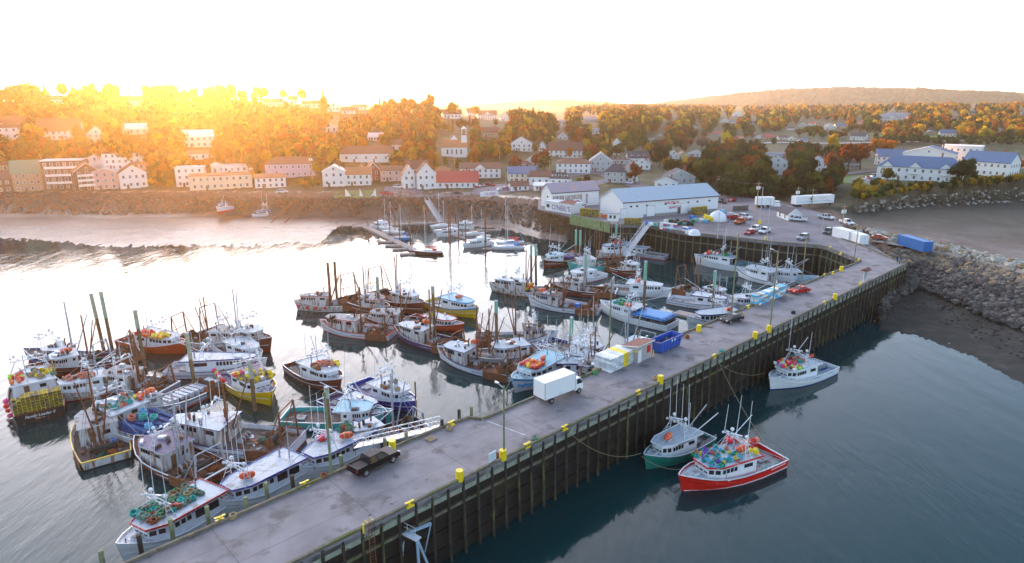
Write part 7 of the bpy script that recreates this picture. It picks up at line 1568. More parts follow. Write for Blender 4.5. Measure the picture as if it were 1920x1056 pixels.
# far scattered houses
far = [(1357, 231, 14), (1375, 232, 10), (1412, 234, 12), (1422, 260, 11), (1443, 262, 17), (1468, 262, 15), (1486, 264, 12), (1508, 267, 12), (1483, 244, 11), (1504, 238, 13), (1521, 235, 10), (1540, 236, 8), (1556, 243, 18), (1576, 241, 16), (1607, 263, 24), (1384, 218, 15), (1346, 255, 14), (1788, 225, 13), (1744, 254, 15), (1777, 257, 22), (1822, 216, 12), (1914, 219, 12), (1611, 233, 9), (1655, 234, 10), (1874, 248, 12), (1247, 240, 9), (1220, 262, 10), (1236, 256, 8), (1388, 260, 8), (1262, 226, 9), (1308, 243, 10)]
nm = ['beside the causeway', 'on the far wooded slope', 'beyond the inlet', 'among the far autumn trees']
cl = ['white', 'white', 'grey', 'white', 'tan', 'white', 'cream']; rl = ['grey', 'blue', 'dark', 'grey', 'red', 'brown']
for i, (u, v, w_) in enumerate(far):
    wc, rcn = cl[i % 7], rl[i % 6]; house(u - w_ * .5, u + w_ * .5, v, v - w_ * .28, v - w_ * .5, 's' if i % 3 else 'f', wc, rcn, f'tiny far {wc} house with {rcn} roof {nm[i % 4]}, {"right" if u > 1600 else "middle"} distance {ORD[i % 12]} along', depth=9, rot=random.uniform(-.5, .5), chimney=False, win=w_ > 11, group='small far houses beyond the inlet', floors=1)
for u0, u1, vb, ve, vr, lab in [(1652, 1690, 228, 222, 217, 'large white house with several gables alone on the far slope'), (1666, 1700, 226, 218, 214, 'taller rear part of the large white far house')]: house(u0, u1, vb, ve, vr, 's', 'white', 'grey', lab, depth=12, group='small far houses beyond the inlet', gable=True)
# church -----------------------------------------------------------------------
r, w_, dp, he, hr = house(828, 876, 295, 276, 264, 's', 'white', 'orange', 'white church with an orange roof and a square belfry tower', cat='church', name='church', group=None, depth=10, rot=0, win=False, chimney=False)
windows(r, w_ * .7, he, dp / 2, (0, -1), 4, 1, 0, .8, 2.6)
f = MB(); f.add([(-4.5, 2, he), (4.5, 2, he), (4.5, 12, he), (-4.5, 12, he), (-4.5, 2, he + 1), (4.5, 2, he + 1), (0, 2, he + 6), (0, 12, he + 6), (-4.5, 12, he + 1), (4.5, 12, he + 1)], [(0, 1, 5, 6, 4)], OW); f.add(f.v, [(4, 6, 7, 8), (5, 9, 7, 6)], RM['blue']); f.build('cross_gable', r)
tw = MB(); tx = w_ / 2 - 1.6; tw.box((tx, -.5, he * .5 + 3.0), (3.2, 3.2, he + 6.5), OW); tw.build('tower', r)
f = MB(); f.box((tx, -.5, he + 6.7), (3.8, 3.8, .4), BRF); f.box((tx, -.5, he + 9.9), (3.0, 3.0, .3), TRIM)
for sx in (-1, 1):
    for sy in (-1, 1): f.box((tx + sx * 1.2, -.5 + sy * 1.2, he + 8.3), (.4, .4, 3), OW)
f.add([(tx - 1.6, -2.1, he + 10), (tx + 1.6, -2.1, he + 10), (tx + 1.6, 1.1, he + 10), (tx - 1.6, 1.1, he + 10), (tx, -.5, he + 11.6)], [(0, 1, 4), (1, 2, 4), (2, 3, 4), (3, 0, 4)], OW); f.build('belfry', r)
# retirement block with blue roofs ----------------------------------------------------
def block(*a, **k):
    k.setdefault('cat', 'apartment block'); k.setdefault('name', 'apartment_block'); k.setdefault('group', 'white apartment blocks on the bluff'); return house(*a, **k)
r, w_, dp, he, hr = block(1660, 1780, 340, 318, 301, 'h', 'white', 'blue', 'long white apartment block with blue roof and small balconies facing the beach', depth=13, rot=-.1, floors=2, wn=10)
for k in (-.38, -.05, .3):
    f = MB(); f.add([(k * w_ - 2.6, -dp / 2 - .5, he), (k * w_ + 2.6, -dp / 2 - .5, he), (k * w_, -dp / 2 - .5, he + 2.4), (k * w_, 2, he + 2.4)], [(0, 1, 2)], OW); f.add([(k * w_ - 2.9, -dp / 2 - .7, he - .2), (k * w_, -dp / 2 - .7, he + 2.5), (k * w_, 2, he + 2.5), (k * w_ + 2.9, -dp / 2 - .7, he - .2)], [(0, 1, 2), (1, 3, 2)], RM['blue']); f.build('front_gable', r)
    for z_ in (.35, .5 * he + .2): f = MB(); f.box((k * w_, -dp / 2 - .8, z_), (3, 1.5, .12), STONE); f.box((k * w_, -dp / 2 - 1.5, z_ + .5), (3, .06, .9), TRIM); f.build('balcony', r)
block(1700, 1772, 322, 293, 284, 'f', 'white', 'blue', 'tall white gabled part behind the long blue roofed block', depth=16, rot=-.1, floors=2)
block(1770, 1822, 318, 282, 278, 'l', 'white', 'white', 'tallest white flat topped block with a glazed upper storey', depth=14, rot=-.1, floors=3)
block(1812, 1876, 330, 308, 294, 's', 'white', 'blue', 'right hand white block with a blue roof at the bluff edge', depth=13, rot=-.35, floors=2)
# warehouse ----------------------------------------------------------------------------
def shed(A, B, ve, backu, backv, label, name, wall, roof, vr=None, base=None, hr=3.2, cat='warehouse', z=D):
    a, b_ = gp(*A, z), gp(*B, z); rz = math.atan2(b_.y - a.y, b_.x - a.x); L = (b_ - a).length; h = 6.
    for _ in range(80): h += (pix((b_.x, b_.y, z + h))[1] - ve) * .05
    c_ = gp(backu, backv, z + h); n_ = Vector((-math.sin(rz), math.cos(rz), 0)); dp = max(8, (c_ - a).dot(n_)); off = (c_ - a).dot((b_ - a).normalized())
    cen = (a + b_) / 2 + n_ * dp / 2; r = empty(name, cen, rz, label, cat)
    f = MB(); f.box((0, 0, h / 2), (L, dp, h), wall)
    for sd in (-1, 1): f.add([(sd * L / 2, -dp / 2, h), (sd * L / 2, dp / 2, h), (sd * L / 2, 0, h + hr)], [(0, 1, 2) if sd > 0 else (2, 1, 0)], wall)
    f.build('wall', r); g_ = MB(); ov = .4; e = hr * ov / (dp / 2)
    for sd in (-1, 1):
        A_ = [(-L / 2 - ov, sd * (dp / 2 + ov), h - e), (L / 2 + ov, sd * (dp / 2 + ov), h - e), (L / 2 + ov, 0, h + hr), (-L / 2 - ov, 0, h + hr)]; vs = A_ + [(x, y, z_ + .25) for x, y, z_ in A_]
        fs = [(3, 2, 1, 0), (4, 5, 6, 7), (0, 1, 5, 4), (1, 2, 6, 5), (2, 3, 7, 6), (3, 0, 4, 7)]; g_.add(vs, fs if sd < 0 else [q_[::-1] for q_ in fs], roof)
    g_.build('roof', r)
    t_ = MB(); t_.beam((-L / 2 - ov, -dp / 2 - ov - .02, h - e + .1), (L / 2 + ov, -dp / 2 - ov - .02, h - e + .1), .06, .35, SH); t_.build('eaves', r)
    return r, L, dp, h
WARE = mat('metal_siding', (.72, .74, .75), rough=.55, var=.03, dirt=(.6, .6, .6), damt=.15)
r, L, dp, h = shed((1167, 411), (1345, 396), 367, 1106, 371, 'huge white metal warehouse with a grey blue roof on the quay', 'warehouse', WARE, RM['tin'], hr=3.6)
MB().box((L * .1, -dp / 2 - .06, .5), (L * .78, .14, 1.0), STONE).build('plinth', r)
for t in (-.42, -.36, -.26, -.07, .02, .17, .27, .40): MB().box((t * L, -dp / 2 - .02, h * .72), (.9, .08, .55), GLASS).build('window', r)
for t, ww, hh in ((-.22, 3.2, 3.6), (.13, 3.0, 3.6), (.075, 1.1, 2.3), (-.49, 2.4, 3.2)): f = MB(); f.box((t * L, -dp / 2 - .05, hh / 2 + .3), (ww + .3, .12, hh + .3), GALV); f.box((t * L, -dp / 2 - .09, hh / 2 + .25), (ww, .12, hh), WHT if ww > 2 else SH); f.build('loading_door', r)
RDT = mat('sign_red', (.5, .02, .05), rough=.5); PUR = mat('sign_purple', (.22, .10, .32), rough=.5)
text_mesh('NAUTICAL', 1.35, RDT, parent=r, loc=(-.025 * L + 1.0, -dp / 2 - .06, h * .70), rot=(R(90), 0, 0)); text_mesh('SEAFOODS', 1.35, RDT, parent=r, loc=(.0 * L + 2.0, -dp / 2 - .06, h * .70 - 1.7), rot=(R(90), 0, 0))
r, L, dp, h = shed((1034, 391), (1122, 384), 356, 1008, 360, 'old tall white shed with a faded tree mural and patchy roof on the quay', 'old_shed', WM['white'], mat('roof_patchy', (.34, .30, .36), rough=.8, var=.2, dirt=(.45, .30, .28), damt=.5, dscale=.3), hr=3.0)
MUR = mat('mural', (.30, .24, .20), rough=.9, var=.5, scale=1.4, dirt=(.55, .52, .48), damt=.6, dscale=1.3, streak=True)
for t, ww in ((-.36, .26), (-.04, .40), (.24, .05)): MB().box((t * L, -dp / 2 - .05, h * .48), (ww * L * .9, .05, h * .62), MUR).build('mural', r)
MB().box((-L / 2 - .03, -1, h * .7), (.06, .8, .7), GLASS).build('window', r)
a, b_, rz = oriented(1022, 394, 1070, 402); LL = (b_ - a).length; n_ = Vector((-math.sin(rz), math.cos(rz), 0)); r = empty('waterfront_store', (a + b_) / 2 + n_ * 3, rz, 'low white waterfront building lettered in purple beside the old shed', 'building')
MB().box((0, 0, 1.7), (LL, 6, 3.4), OW).build('wall', r); MB().box((0, 0, 3.5), (LL + .5, 6.5, .2), RM['white']).build('roof', r); text_mesh("O'NEIL'S", 2.5, PUR, parent=r, loc=(LL * .12, -3.04, .8), rot=(R(90), 0, 0)); MB().box((-LL * .38, -3.03, 1.8), (1.4, .08, 1.2), GLASS).build('window', r)
f = MB(); f.add([(LL * .0, -3.3, 3.6), (LL * .62, -3.3, 3.6), (LL * .5, 1, 4.4), (LL * .1, 1, 4.4)], [(0, 1, 2, 3)], BRF); f.build('brown_roof', r)
r, L, dp, h = shed((1066, 394), (1096, 391), 384, 1060, 382, 'small white gabled store with an oval badge behind the lettered building', 'badge_store', OW, RM['white'], hr=.5, cat='building')
hm_ = MB(); hm_.add([(-L * .5, -dp / 2 - .1, h), (L * .5, -dp / 2 - .1, h), (L * .2, -dp / 2 - .1, h + 2.3), (-L * .2, -dp / 2 - .1, h + 2.3), (-L * .5, -dp / 2 + .2, h), (L * .5, -dp / 2 + .2, h), (L * .2, -dp / 2 + .2, h + 2.3), (-L * .2, -dp / 2 + .2, h + 2.3)], [(0, 1, 2, 3), (7, 6, 5, 4), (0, 3, 7, 4), (1, 5, 6, 2), (3, 2, 6, 7)], OW); hm_.build('false_front', r)
f = MB(); f.add([(1.7 * math.cos(t), -dp / 2 - .14, h + .7 + 1.3 * math.sin(t)) for t in [k * math.pi / 10 for k in range(20)]], [tuple(range(20))], BP['navy']); f.build('badge', r); text_mesh('HHM', 1.3, WHT, parent=r, loc=(0, -dp / 2 - .17, h + .25), rot=(R(90), 0, 0))
# hut on stilts, office
p = gp(1149, 424, D); r = empty('lookout_hut', p, -.25, 'small white hut raised on posts at the quay edge left of the gangway', 'hut')
MB().box((0, 0, 3.0), (3.4, 2.6, 2.4), OW).build('wall', r); MB().box((.1, 0, 4.3), (3.9, 3.0, .16), RM['grey']).build('roof', r)
for x in (-.7, .6): MB().box((x, -1.32, 3.2), (.7, .06, 1.0), GLASS).build('window', r)
for x in (-1.5, 1.5):
    for y in (-1.1, 1.1): MB().box((x, y, .9), (.2, .2, 1.8), POLE).build('leg', r)
house(1478, 1500, 414, 402, 394, 'f', 'white', 'dark', 'small white office with a dark gabled roof on the quay', depth=9, rot=.45, z=D, cat='office', name='office', group=None, floors=1, wn=2, chimney=False)
MURS = mat('sail_white', (.8, .8, .8), rough=.5)
for i, (u, w_) in enumerate([(653, 2.6), (678, 1.6), (700, -2.6)]):
    p = hit(u, 369); f = MB(); h_ = 3.4; f.add([(-abs(w_) / 2, -.2, 0), (abs(w_) / 2, -.2, 0), (math.copysign(abs(w_) / 2, -w_) * .8, -.2, h_), (-abs(w_) / 2, .2, 0), (abs(w_) / 2, .2, 0), (math.copysign(abs(w_) / 2, -w_) * .8, .2, h_)], [(0, 1, 2), (5, 4, 3), (0, 3, 4, 1), (1, 4, 5, 2), (2, 5, 3, 0)], MURS); o = f.build('sail_sculpture'); o.location = p
    tag(o, ['leftmost white sail shaped sculpture on the shore lawn', 'narrow middle white sail shaped sculpture on the shore lawn', 'rightmost white sail shaped sculpture on the shore lawn'][i], 'sculpture', 'white sail sculptures on the shore lawn')
a, b_, rz = oriented(901, 371, 934, 368, 8.2); r = empty('welcome_board', (a + b_) / 2, rz, 'long white lettered board standing on the shore bank', 'sign'); LL = (b_ - a).length; MB().box((0, 0, 1.4), (LL, .3, 2.0), WHT).build('panel', r); text_mesh('CLASSIC', 1.5, PUR, parent=r, loc=(.6, -.17, .85), rot=(R(90), 0, 0)); 
for x in (-LL * .45, 0, LL * .45): MB().box((x, 0, .2), (.2, .2, 1.2), STONE).build('post', r)
# boat slip with cradle boat
boat((480, 388), (520, 384), 'white boat hauled out on the mud at the foot of the boat slip', 'white', kind='lobster', house=(.4, .8), deck='grey', ant=2, gantry=.5, zb=5.0, zs=4.5, L=13, B=4.6, group='boats hauled out on the shore') 
b = boat((405, 388), (432, 384), 'small white boat propped on the bank under the rounded restaurant', 'white', kind='lobster', house=(.4, .8), deck='grey', ant=1, gantry=False, zb=6.0, zs=5.5, L=9, B=3.6, group='boats hauled out on the shore'); b.root.location.z = 3.8
f = MB(); 
for du in (0, 26):
    a = hit(560 + du * .8, 374); e_ = hit(508 + du, 420)
    f.beam(a + Vector((0, 0, .4)), e_ + Vector((0, 0, .4)), .35, .3, RUST)
o = f.build('slip_rails'); tag(o, 'pair of rusty slipway rails running down the bank to the mud', 'slipway')
# ---------------------------------------------------------------- draped roads, lawns, lots
def drape(name, pts, m_, off=.12, n=14, z=None, wid=None):
    """road ribbon through pixel points, laid on the terrain"""
    P = [hit(u, v) for u, v in pts]; Q = []
    for a, b_ in zip(P[:-1], P[1:]):
        k = max(2, int((b_ - a).length / 4)); Q += [a + (b_ - a) * (i / k) for i in range(k)]
    Q.append(P[-1]); vs = []; fs = []
    for i, q_ in enumerate(Q):
        d = (Q[min(i + 1, len(Q) - 1)] - Q[max(i - 1, 0)]); d.z = 0; d.normalize(); nn = Vector((d.y, -d.x, 0))
        for t in (-.5, -.17, .17, .5):
            p = q_ + nn * wid * t; vs.append((p.x, p.y, th(p.x, p.y) + off))
    for i in range(len(Q) - 1):
        for j in range(3): fs.append((i * 4 + j, i * 4 + j + 1, (i + 1) * 4 + j + 1, (i + 1) * 4 + j))
    b2 = MB(); b2.add(vs, fs, m_); return struct(b2.build(name))
def patch(name, quad, m_, off=.12, n=12):
    A, B_, C_, D_ = [hit(u, v) for u, v in quad]; vs = []; fs = []
    for i in range(n + 1):
        for j in range(n + 1):
            s, t = i / n, j / n; p = (A * (1 - s) + B_ * s) * (1 - t) + (D_ * (1 - s) + C_ * s) * t; vs.append((p.x, p.y, th(p.x, p.y) + off))
    for i in range(n):
        for j in range(n): k = i * (n + 1) + j; fs.append((k, k + n + 1, k + n + 2, k + 1))
    b2 = MB(); b2.add(vs, fs, m_); return struct(b2.build(name))
LAWN = mat('lawn', (.10, .17, .025), rough=.95, var=.3, scale=.4, dirt=(.15, .15, .04), damt=.4, dscale=.1); PATHM = mat('pavement', (.36, .34, .34), rough=.9, var=.1, dirt=(.25, .23, .23), damt=.3, dscale=.2); GRV = mat('gravel', (.26, .23, .20), rough=.95, var=.3, scale=2)
drape('road', [(960, 345), (1040, 350), (1110, 345), (1180, 332), (1130, 322), (1060, 330)], ASPH, .15, wid=9); drape('road', [(1130, 325), (1200, 350), (1260, 360), (1340, 368)], ASPH, .17, wid=10)
drape('road', [(715, 366), (800, 368), (880, 364), (960, 358), (1010, 352)], ASPH, .16, wid=8); patch('parking_lot', [(716, 368), (800, 370), (790, 352), (722, 350)], ASPH, .2); patch('parking_lot', [(880, 364), (960, 360), (950, 346), (900, 346)], ASPH, .21)
patch('lawn', [(625, 372), (712, 372), (704, 358), (632, 358)], LAWN, .2); patch('lawn', [(1560, 342), (1650, 352), (1660, 330), (1575, 330)], LAWN, .2); drape('road', [(1520, 345), (1560, 330), (1620, 322), (1700, 320)], ASPH, .22, wid=6); patch('parking_lot', [(1590, 342), (1660, 346), (1664, 335), (1600, 333)], ASPH, .26)
patch('lawn', [(1790, 346), (1910, 338), (1905, 325), (1800, 335)], LAWN, .2); drape('causeway_road', [(1340, 268), (1450, 268), (1560, 270), (1650, 268), (1760, 266), (1860, 262)], PATHM, .6, wid=9); drape('track', [(1640, 452), (1720, 462), (1820, 489), (1920, 516)], GRV, .5, wid=6)
patch('lawn', [(1200, 362), (1240, 364), (1236, 356), (1196, 354)], LAWN, .2); patch('lawn', [(1600, 250), (1700, 262), (1830, 258), (1760, 250)], LAWN, .3)
for (u, v, tw_, kd, c, lab) in [(726, 366, (740, 367), 'pickup', RD, 'brown pickup on the shore parking lot near the lawn'), (746, 353, (752, 354), 'suv', WH, 'white van like car on the shore parking lot'), (858, 365, (864, 365), 'sedan', GY, 'grey car before the red roofed restaurant'), (889, 352, (896, 353), 'sedan', RD, 'dark red car first in the row by the red roofed restaurant'), (896, 351, (903, 352), 'sedan', SV, 'silver car in the row by the red roofed restaurant'), (904, 350, (911, 351), 'sedan', (.3, .05, .08), 'maroon car in the row by the red roofed restaurant'), (912, 349, (919, 350), 'sedan', BK, 'black car in the row by the red roofed restaurant'), (920, 349, (927, 350), 'suv', RD, 'red car in the row by the red roofed restaurant'), (940, 357, (948, 356), 'sedan', WH, 'white car parked behind the lettered board'), (948, 356, (956, 355), 'sedan', (.3, .1, .3), 'plum car parked behind the lettered board'),
        (1036, 325, (1030, 326), 'sedan', GY, 'dark car parked left of the long white corner building'), (1070, 357, (1062, 357), 'suv', (.7, .5, .03), 'yellow car beside the bushes near the old shed'), (1180, 345, (1190, 347), 'sedan', WH, 'white car before the dark hipped house'), (1155, 291, (1165, 291), 'suv', WH, 'white car beside the tall narrow white house'), (1617, 337, (1630, 338), 'suv', WH, 'white car first in the apartment parking row'), (1626, 336, (1632, 337), 'sedan', RD, 'red car in the apartment parking row'), (1637, 336, (1645, 337), 'suv', (.1, .4, .6), 'light blue car in the apartment parking row'), (1641, 332, (1650, 332), 'suv', GY, 'dark car parked behind the apartment parking row'), (530, 362, (540, 362), 'suv', WH, 'white car parked left of the boat slip')]:
    put_car(kd, u, v, tw_, c, lab, z=None)
# utility poles -----------------------------------------------------------------------------
def utility(u, vb, vt, label, trans=True, z=None):
    p = hit(u, vb) if z is None else gp(u, vb, z); h = 9.
    for _ in range(60): h += (pix((p.x, p.y, p.z + h))[1] - vt) * .06
    h = max(6, min(h, 16)); o = empty('utility_pole', p, .3, label, 'utility pole', 'utility poles of the town'); MB().tube((0, 0, -.5), (0, 0, h), .19, WOODM, 8, .13).build('pole', o); MB().box((0, 0, h - .7), (2.6, .14, .14), WOODM).build('crossarm', o)
    if trans:
        for x in (-.5, .5): MB().tube((x, 0, h - 2.8), (x, 0, h - 1.7), .33, PANEL, 10).build('transformer', o)
    return Vector((p.x, p.y, p.z + h - .6))
tops = []
for u, vb, vt, tr_, lab in [(1345, 362, 329, 1, 'utility pole with transformers behind the right end of the warehouse'), (1418, 394, 341, 1, 'utility pole with transformers beside the parked trailer cab'), (1493, 388, 350, 1, 'utility pole with a transformer at the left end of the long trailer'), (1521, 390, 353, 0, 'plain utility pole in front of the long trailer'), (1579, 424, 384, 1, 'utility pole with grey boxes by the beach boulders'), (1458, 362, 334, 0, 'short leaning pole before the dark trees'), (1640, 318, 283, 1, 'utility pole with transformer left of the apartment parking'), (1596, 318, 290, 1, 'utility pole before the porch house'), (1026, 322, 297, 0, 'utility pole on the town green left of the corner building'), (1030, 345, 300, 0, 'utility pole above the mansard roofed house'), (853, 330, 296, 0, 'flag mast like pole before the white inn'), (937, 300, 272, 0, 'utility pole on the slope right of the church'), (586, 345, 290, 1, 'utility pole with a transformer behind the boat slip'), (1201, 358, 325, 0, 'slim pole by the road behind the warehouse'), (1292, 352, 330, 0, 'slim pole among the bushes behind the warehouse'), (948, 360, 328, 0, 'pole beside the small shore cottage'), (472, 335, 308, 1, 'utility pole right of the rounded restaurant'), (294, 300, 262, 0, 'utility pole on the left hillside'), (348, 320, 300, 0, 'short utility pole on the left slope')]:
    tops.append(utility(u, vb, vt, lab, bool(tr_)))
wr_ = MB(); 
for i, j in ((0, 1), (1, 2), (2, 3), (3, 4), (6, 7)):
    for dx in (-1, 0, 1):
        P = [tops[i] + (tops[j] - tops[i]) * t - Vector((0, 0, 4 * 1.2 * t * (1 - t))) + Vector((dx, 0, .15)) for t in np.linspace(0, 1, 9)]
        for a, b_ in zip(P[:-1], P[1:]): wr_.tube(a, b_, .03, BEDM, 4, cap=False)
o = wr_.build('power_lines'); tag(o, 'thin black power lines strung between the poles behind the quay', 'power line')
# pile field under the old waterfront shed
for i, (p, d) in enumerate(along([QE[0], QE[1]], .8, .3)):
    for k in range(1):
        f = MB(); f.tube((0, 0, -6), (0, 0, -.3), .16, PB, 6); o = f.build('pile', quay); o.location = (p.x - .1, p.y - .25, D)
# ---------------------------------------------------------------- trees
def leaf_mat(name, tint):
    m = bpy.data.materials.new(name); m.use_nodes = True; n = m.node_tree; N = n.nodes; Lk = n.links; N.clear()
    out = N.new('ShaderNodeOutputMaterial'); df = N.new('ShaderNodeBsdfDiffuse'); tl = N.new('ShaderNodeBsdfTranslucent'); mx = N.new('ShaderNodeMixShader'); mx.inputs[0].default_value = .36
    if tint: src = N.new('ShaderNodeAttribute'); src.attribute_name = 'tint'
    else: src = N.new('ShaderNodeObjectInfo')
    ge = N.new('ShaderNodeNewGeometry'); t = N.new('ShaderNodeTexNoise'); t.inputs['Scale'].default_value = .9; t.inputs['Detail'].default_value = 3; Lk.new(ge.outputs['Position'], t.inputs['Vector'])
    mr = N.new('ShaderNodeMapRange'); mr.inputs[1].default_value = .3; mr.inputs[2].default_value = .7; mr.inputs[3].default_value = .68; mr.inputs[4].default_value = 1.35; Lk.new(t.outputs['Fac'], mr.inputs[0])
    s = N.new('ShaderNodeVectorMath'); s.operation = 'SCALE'; Lk.new(src.outputs['Color'], s.inputs[0]); Lk.new(mr.outputs[0], s.inputs['Scale'])
    Lk.new(s.outputs[0], df.inputs[0]); Lk.new(s.outputs[0], tl.inputs[0]); Lk.new(df.outputs[0], mx.inputs[1]); Lk.new(tl.outputs[0], mx.inputs[2]); Lk.new(mx.outputs[0], out.inputs[0]); return m
LEAF = leaf_mat('foliage', False); LEAFT = leaf_mat('foliage_mixed', True); BARK = mat('bark', (.09, .065, .045), rough=.9, var=.3, scale=6)
def crown_arrays(seed, kind, nleaf, size):
    """leaf-sized quads spread through clumps; unit tree: height 1, returned as numpy verts + quads"""
    g_ = np.random.default_rng(seed); V = []
    if kind == 'conifer':
        t = g_.random(nleaf) ** .8; ang = g_.random(nleaf) * 6.283; rad = (1 - t) * .2 * (.45 + .55 * g_.random(nleaf)) * (1 + .3 * np.sin(t * 40)); C = np.stack([rad * np.cos(ang), rad * np.sin(ang), .12 + t * .88], 1)
    else:
        k = 13 if kind == 'round' else 10; th_ = g_.random(k) * 6.283; ph = np.arccos(g_.uniform(-.75, 1, k)); rr = g_.uniform(.55, 1, k)
        ex, ez = (.34, .33) if kind == 'round' else (.22, .38)
        cc = np.stack([ex * rr * np.sin(ph) * np.cos(th_), ex * rr * np.sin(ph) * np.sin(th_), .6 + ez * rr * np.cos(ph)], 1); cr = g_.uniform(.11, .19, k)
        i = g_.integers(0, k, nleaf); d = g_.normal(size=(nleaf, 3)); d /= np.linalg.norm(d, axis=1)[:, None]; C = cc[i] + d * cr[i][:, None] * (.65 + .45 * g_.random(nleaf))[:, None]; C[:, 2] = np.clip(C[:, 2], .16, 1.02)
    a = g_.normal(size=(nleaf, 3)); a /= np.linalg.norm(a, axis=1)[:, None]; b = np.cross(a, g_.normal(size=(nleaf, 3))); b /= np.linalg.norm(b, axis=1)[:, None]; s = size * g_.uniform(.6, 1.3, nleaf)[:, None]
    V = np.stack([C - a * s - b * s * .6, C + a * s - b * s * .6, C + a * s * .8 + b * s * .6, C - a * s * .8 + b * s * .6], 1).reshape(-1, 3)
    if kind == 'conifer': cores = [((0, 0, .12 + .85 * t), (.13 * (1 - t) + .01)) for t in (0, .3, .6)]
    else: cores = [(tuple(cc[i]), cr[i] * .8) for i in range(len(cc))] + [((0, 0, .6), .2)]
    return V, cores
def crown_mesh(seed, kind, nleaf, size, nm='crown'):
    V, cores = crown_arrays(seed, kind, nleaf, size); b_ = MB(); b_.v = [tuple(p) for p in V]; n = len(V) // 4; b_.f = [[4 * i, 4 * i + 1, 4 * i + 2, 4 * i + 3] for i in range(n)]; b_.mi = [0] * n; b_.ms = [LEAF]; b_.sm = [False] * n
    for c, r_ in cores: b_.ball(c, r_, LEAF, 7, 5)
    return b_.mesh(nm)
def trunk_mesh():
    b_ = MB(); b_.tube((0, 0, -.06), (.01, 0, .5), .032, BARK, 7, .018)
    for a in range(5): b_.tube((0, 0, .25 + a * .05), (.17 * math.cos(a * 1.26), .17 * math.sin(a * 1.26), .52 + a * .05), .013, BARK, 5, .006)
    return b_.mesh('trunk')
CROWNS = {k: [crown_mesh(10 * j + len(k), k, 620 if k != 'conifer' else 420, .026) for j in range(5)] for k in ('round', 'tall', 'conifer')}
FARC = {k: [crown_arrays(50 + 10 * j, k, 120, .055) for j in range(4)] for k in ('round', 'tall', 'conifer')}
TRUNK = trunk_mesh()
TREES = []   # (point, height, colour, colour name, kind, (u, v))
TC = {'orange': (.34, .12, .015), 'rust': (.20, .062, .02), 'brown': (.12, .07, .025), 'olive': (.10, .095, .02), 'green': (.055, .085, .018), 'dark green': (.026, .042, .014), 'yellow': (.52, .36, .02), 'gold': (.36, .22, .02), 'grey brown': (.17, .13, .09)}
def blocked(u, v, h_px):
    for um, vb, u0, u1, vr in HOUSES:
        if u0 - 5 < u < u1 + 5 and vr - 3 < v and v - h_px < vb - 1 and v > vb - 7: return True
        if u0 < u < u1 and vb - 14 < v < vb + 3: return True
    if 640 < u < 715 and 350 < v < 385: return True
    if 815 < u < 885 and 250 < v < 312: return True
    return False
rt = random.Random(21)
def tree_at(u, v, hm, cname, kind, force=False):
    p = hit(u, v); d = math.hypot(p.x, p.y)
    if not force and (p.z < 6.5 or blocked(u, v, hm * F / d)): return False
    c = TC[cname]; j = rt.uniform(.75, 1.25); g_ = rt.uniform(.85, 1.15); TREES.append((p, hm, (c[0] * j, c[1] * j * g_, c[2] * j), cname, kind, (u, v))); return True
def zone(n, u0, u1, vf, cols, kinds, h0, h1, extra=None):
    for _ in range(n):
        u = rt.uniform(u0, u1); v0, v1 = vf(u); v = rt.uniform(v0, v1)
        if extra and not extra(u, v): continue
        tree_at(u, v, rt.uniform(h0, h1), rt.choice(cols), rt.choice(kinds))
ridge = lambda u: float(np.interp(u, [-80, 0, 200, 450, 600, 635, 800, 950, 1010, 1062], [190, 190, 187, 187, 196, 202, 213, 228, 236, 238]))
RT = ['round', 'round', 'tall']; MIX = ['round', 'round', 'tall', 'conifer']
zone(3000, -80, 1010, lambda u: (ridge(u) + 1, 333 if u < 900 else 300), ['orange', 'brown', 'olive', 'rust', 'gold', 'green', 'olive'], MIX, 6, 10.5)
zone(140, -60, 640, lambda u: (336, 358), ['olive', 'orange', 'green', 'gold'], ['round'], 3, 6)
zone(230, -80, 1040, lambda u: (ridge(u) - 1, ridge(u) + 5), ['olive', 'brown', 'green', 'gold'], MIX, 8, 14)
zone(700, 1000, 1300, lambda u: (236, 345), ['olive', 'green', 'rust', 'gold', 'dark green', 'green'], MIX, 7, 11, lambda u, v: not (1040 < u < 1250 and v > 318))
zone(800, 1290, 1600, lambda u: (280, 372 if u < 1570 else 350), ['dark green', 'dark green', 'green', 'olive', 'rust', 'dark green'], MIX, 7, 12, lambda u, v: not (u < 1350 and v > 348) and not (u > 1545 and v > 330 and v < 344))
zone(150, 1350, 1560, lambda u: (352, 374), ['dark green', 'green', 'dark green'], ['round'], 4, 7)
zone(150, 1600, 1930, lambda u: (352 - (u - 1600) * .03, 382 - (u - 1600) * .12), ['dark green', 'green', 'olive', 'gold'], ['round'], 3, 5.5)
zone(60, 1590, 1930, lambda u: (282, 300), ['orange', 'rust', 'green', 'dark green', 'gold'], RT, 7, 12, lambda u, v: not (1640 < u < 1880))
zone(4200, 930, 1960, lambda u: (204, 250), ['olive', 'green', 'gold', 'yellow', 'green', 'dark green', 'olive', 'orange'], MIX, 9, 15, lambda u, v: v > ridge(min(u, 1062)) if u < 1062 else True)
zone(300, 1100, 1960, lambda u: (202, 210), ['yellow', 'gold', 'orange', 'gold', 'olive'], RT, 11, 17)
zone(260, 1100, 1600, lambda u: (246, 262), ['olive', 'brown', 'green'], RT, 7, 10); zone(420, 1660, 1960, lambda u: (232, 264), ['orange', 'gold', 'yellow', 'rust', 'gold', 'olive'], RT, 9, 14, lambda u, v: not (1735 < u < 1800 and v > 250)); zone(160, 1640, 1960, lambda u: (262, 276), ['dark green', 'green'], ['round'], 5, 8)
